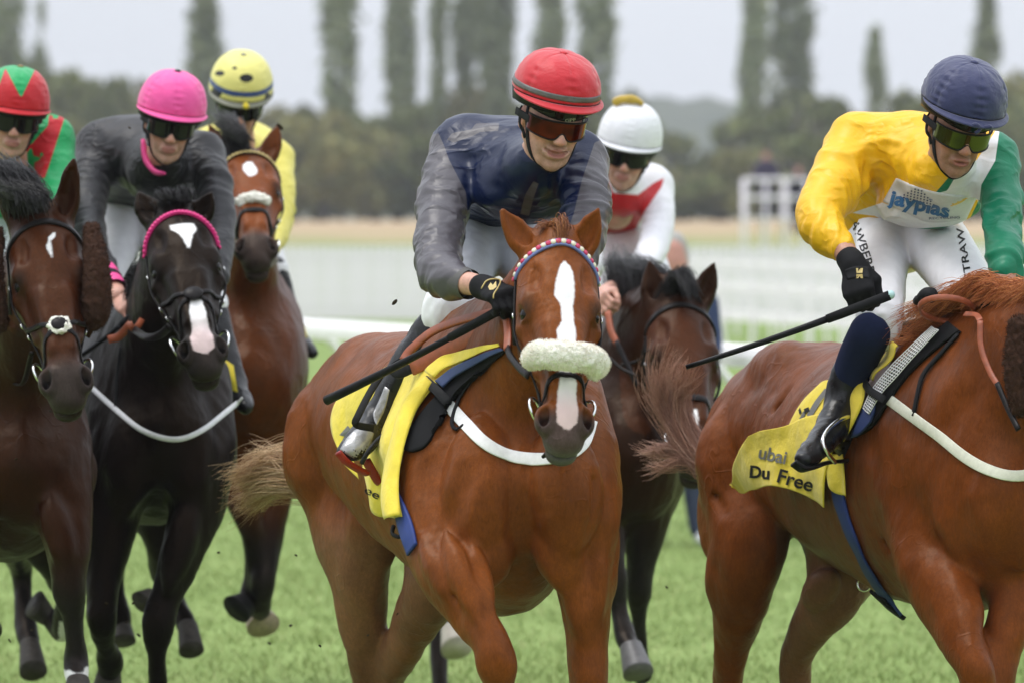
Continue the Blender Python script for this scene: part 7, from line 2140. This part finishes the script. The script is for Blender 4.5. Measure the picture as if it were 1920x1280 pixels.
# ---- pale yellow with black spots
K5 = ManHead(W(450, 190, 21.2), yaw=4, pitch=27, roll=4, s=1.0)
spots = [(407, 172, 10, 11), (462, 147, 13, 8), (502, 186, 6, 12), (412, 138, 9, 5), (440, 128, 5, 3)]
def cap5(u, v, P):
    px, py, d = PX(P)
    return {'spot': np.clip(np.max([1 - np.hypot((px - a) / c_, (py - b_) / e_) for a, b_, c_, e_ in spots], 0) * .012, -.05, .05), 'blue': np.clip(np.minimum(v - .10, .20 - v) * .2, -.05, .05)}
capm5 = cloth_mat('yellow_spotted_cap', (.72, .66, .20), [('spot', (.008, .008, .009)), ('blue', (.04, .07, .20))], rough=.5, bump=.3, scale=34, sheen=.2, crz=.35)
ysilk = cloth_mat('pale_yellow_silk', (.70, .62, .13), rough=.5, bump=.4, scale=30)
j5, jk5, _ = mini_rider('rider in pale yellow silks with a black spotted yellow cap behind the bright bay', W(450, 520, 21.4), K5, (450, 290, 21.4), skin_fair, capm5,
    dict(seed=15, masks=cap5, wrinkle=.8, rim=.008, r=(.120, .144, .145), peak=.02), MATS['dark_lens'], ysilk, {},
    [(430, 380, 22.0, .16, .12), (440, 320, 21.85, .175, .13), (452, 290, 21.65, .18, .135), (455, 280, 21.5, .11, .09), (455, 285, 21.4, .08, .07)],
    [[(380, 290, 21.6, .074), (370, 350, 21.4, .062), (390, 430, 21.1, .048)], [(512, 300, 21.5, .074), (526, 360, 21.35, .058), (522, 430, 21.2, .050), (500, 470, 21.0, .042)]], None,
    legs=[[(430, 400, 22.0, .10), (410, 480, 21.6, .08), (400, 520, 21.4, .065)], [(460, 400, 22.0, .10), (490, 470, 21.6, .08), (512, 510, 21.4, .06)]],
    boots=[[[(512, 505, 21.4, .055), (530, 560, 21.4, .05), (552, 625, 21.4, .04)], [(552, 628, 21.4, .04), (574, 652, 21.25, .034), (586, 662, 21.2, .022)]]], seed=71)
m = MB(); m.sphere(K5.p(.02, .152, .055), .012); m.build('cap_bow', simple('yellow_bow', (.75, .58, .03), .6), j5)
# ---- white cap, white silks with a red sash
K6 = ManHead(W(1176, 288, 21.3), yaw=-2, pitch=14, roll=10, s=1.02)
whc = cloth_mat('white_silk', (.74, .74, .77), rough=.55, bump=.3, scale=34, sheen=.1, crz=.35)
ws6 = cloth_mat('white_and_red_silk', (.74, .73, .76), [('red', (.46, .010, .014))], rough=.5, bump=.35, scale=30)
j6, jk6, _ = mini_rider('rider in a plain white cap and white silks with a red body behind the leader', W(1180, 560, 21.5), K6, (1155, 400, 21.5), skin_fair, whc,
    dict(seed=19, wrinkle=.7, rim=.008, r=(.120, .144, .148), peak=.022), MATS['dark_lens'], ws6,
    {'red': px_masks([[(1246, 333), (1240, 352), (1208, 398), (1192, 430), (1170, 452), (1085, 452), (1085, 235), (1136, 235), (1134, 330), (1150, 362), (1196, 366), (1225, 344)]])},
    [(1140, 430, 22.1, .16, .12), (1145, 390, 21.95, .175, .13), (1150, 345, 21.7, .185, .135), (1158, 350, 21.55, .12, .10), (1166, 362, 21.42, .10, .09), (1170, 360, 21.36, .072, .07)],
    [[(1095, 340, 21.7, .074), (1090, 420, 21.5, .062), (1110, 500, 21.2, .048)], [(1222, 352, 21.55, .078), (1234, 410, 21.4, .064), (1222, 470, 21.2, .058), (1180, 540, 20.8, .044)]], None,
    legs=[[(1160, 440, 22.0, .10), (1158, 490, 21.8, .078), (1150, 560, 21.5, .065)], [(1190, 440, 22.0, .10), (1215, 500, 21.7, .08), (1240, 560, 21.5, .06)]], seed=81)
m = MB(); m.tube(catmull([K6.p(-.075, .0, .175), K6.p(-.060, .01, .196), K6.p(-.02, .01, .205), K6.p(.01, .01, .202), K6.p(.025, .01, .190)], 14), [.012, .018, .018, .016, .016, .016, .018, .018, .016, .014, .012, .012, .010, .008], 8); m.build('cap_tassel', simple('gold_tassel', (.50, .34, .05), .7, .2), j6)
FG = Field(); hand_field(FG, W(1130, 552, 19.6), W(1124, 585, 19.4) - W(1130, 552, 19.6), (-.6, -.7, .2), (-.6, -.5, .3), 1.0, (50, 75, 60)); limb(FG, [(1180, 525, 20.4), (1130, 552, 19.6)], [.036, .028], .01)
Vg, Qg = FG.mesh(.0055); z0 = np.full(len(Vg), -.02); mesh_np('hand', Vg, Qg, skin_fair, j6, {'lip': z0, 'blush': z0 * 0 + .3, 'beard': z0 * 0})
# ================================================================== turf thrown up by the hooves
simple('soil', (.03, .022, .012), .9, .3, 40)
g = random.Random(8)
spots_ = [(740, 567, 15.4, .010), (525, 238, 20.0, .016), (243, 240, 18, .006), (150, 1105, 18, .012), (165, 935, 18, .012), (4, 955, 17.5, .02), (20, 1010, 17.6, .006), (505, 1205, 19, .008), (545, 1172, 18, .008), (95, 770, 17, .006), (30, 860, 17, .006), (260, 1190, 18, .008), (410, 1035, 18, .007), (250, 1130, 18, .007), (555, 1040, 17, .006), (600, 1210, 16.5, .006),
          (690, 1190, 16, .005), (745, 1150, 16, .005), (1305, 905, 17, .006), (1250, 1100, 18, .006), (60, 1180, 17.4, .006), (18, 1200, 17.5, .008), (200, 1130, 18, .008), (238, 1165, 18, .006)]
for i, (x, y, d, r) in enumerate(spots_):
    m = MB(); m.sphere(W(x, y, d), np.array([r, r * .8, r * .55]), [nrm((1, g.uniform(-1, 1), g.uniform(-1, 1))), nrm((g.uniform(-1, 1), 1, 0)), (0, 0, 1)], 7, 5)
    o = m.build('clod', MATS['soil']); tag(o, 'small dark clod of turf flying up around the hooves', 'clod', 'clods of turf in the air')
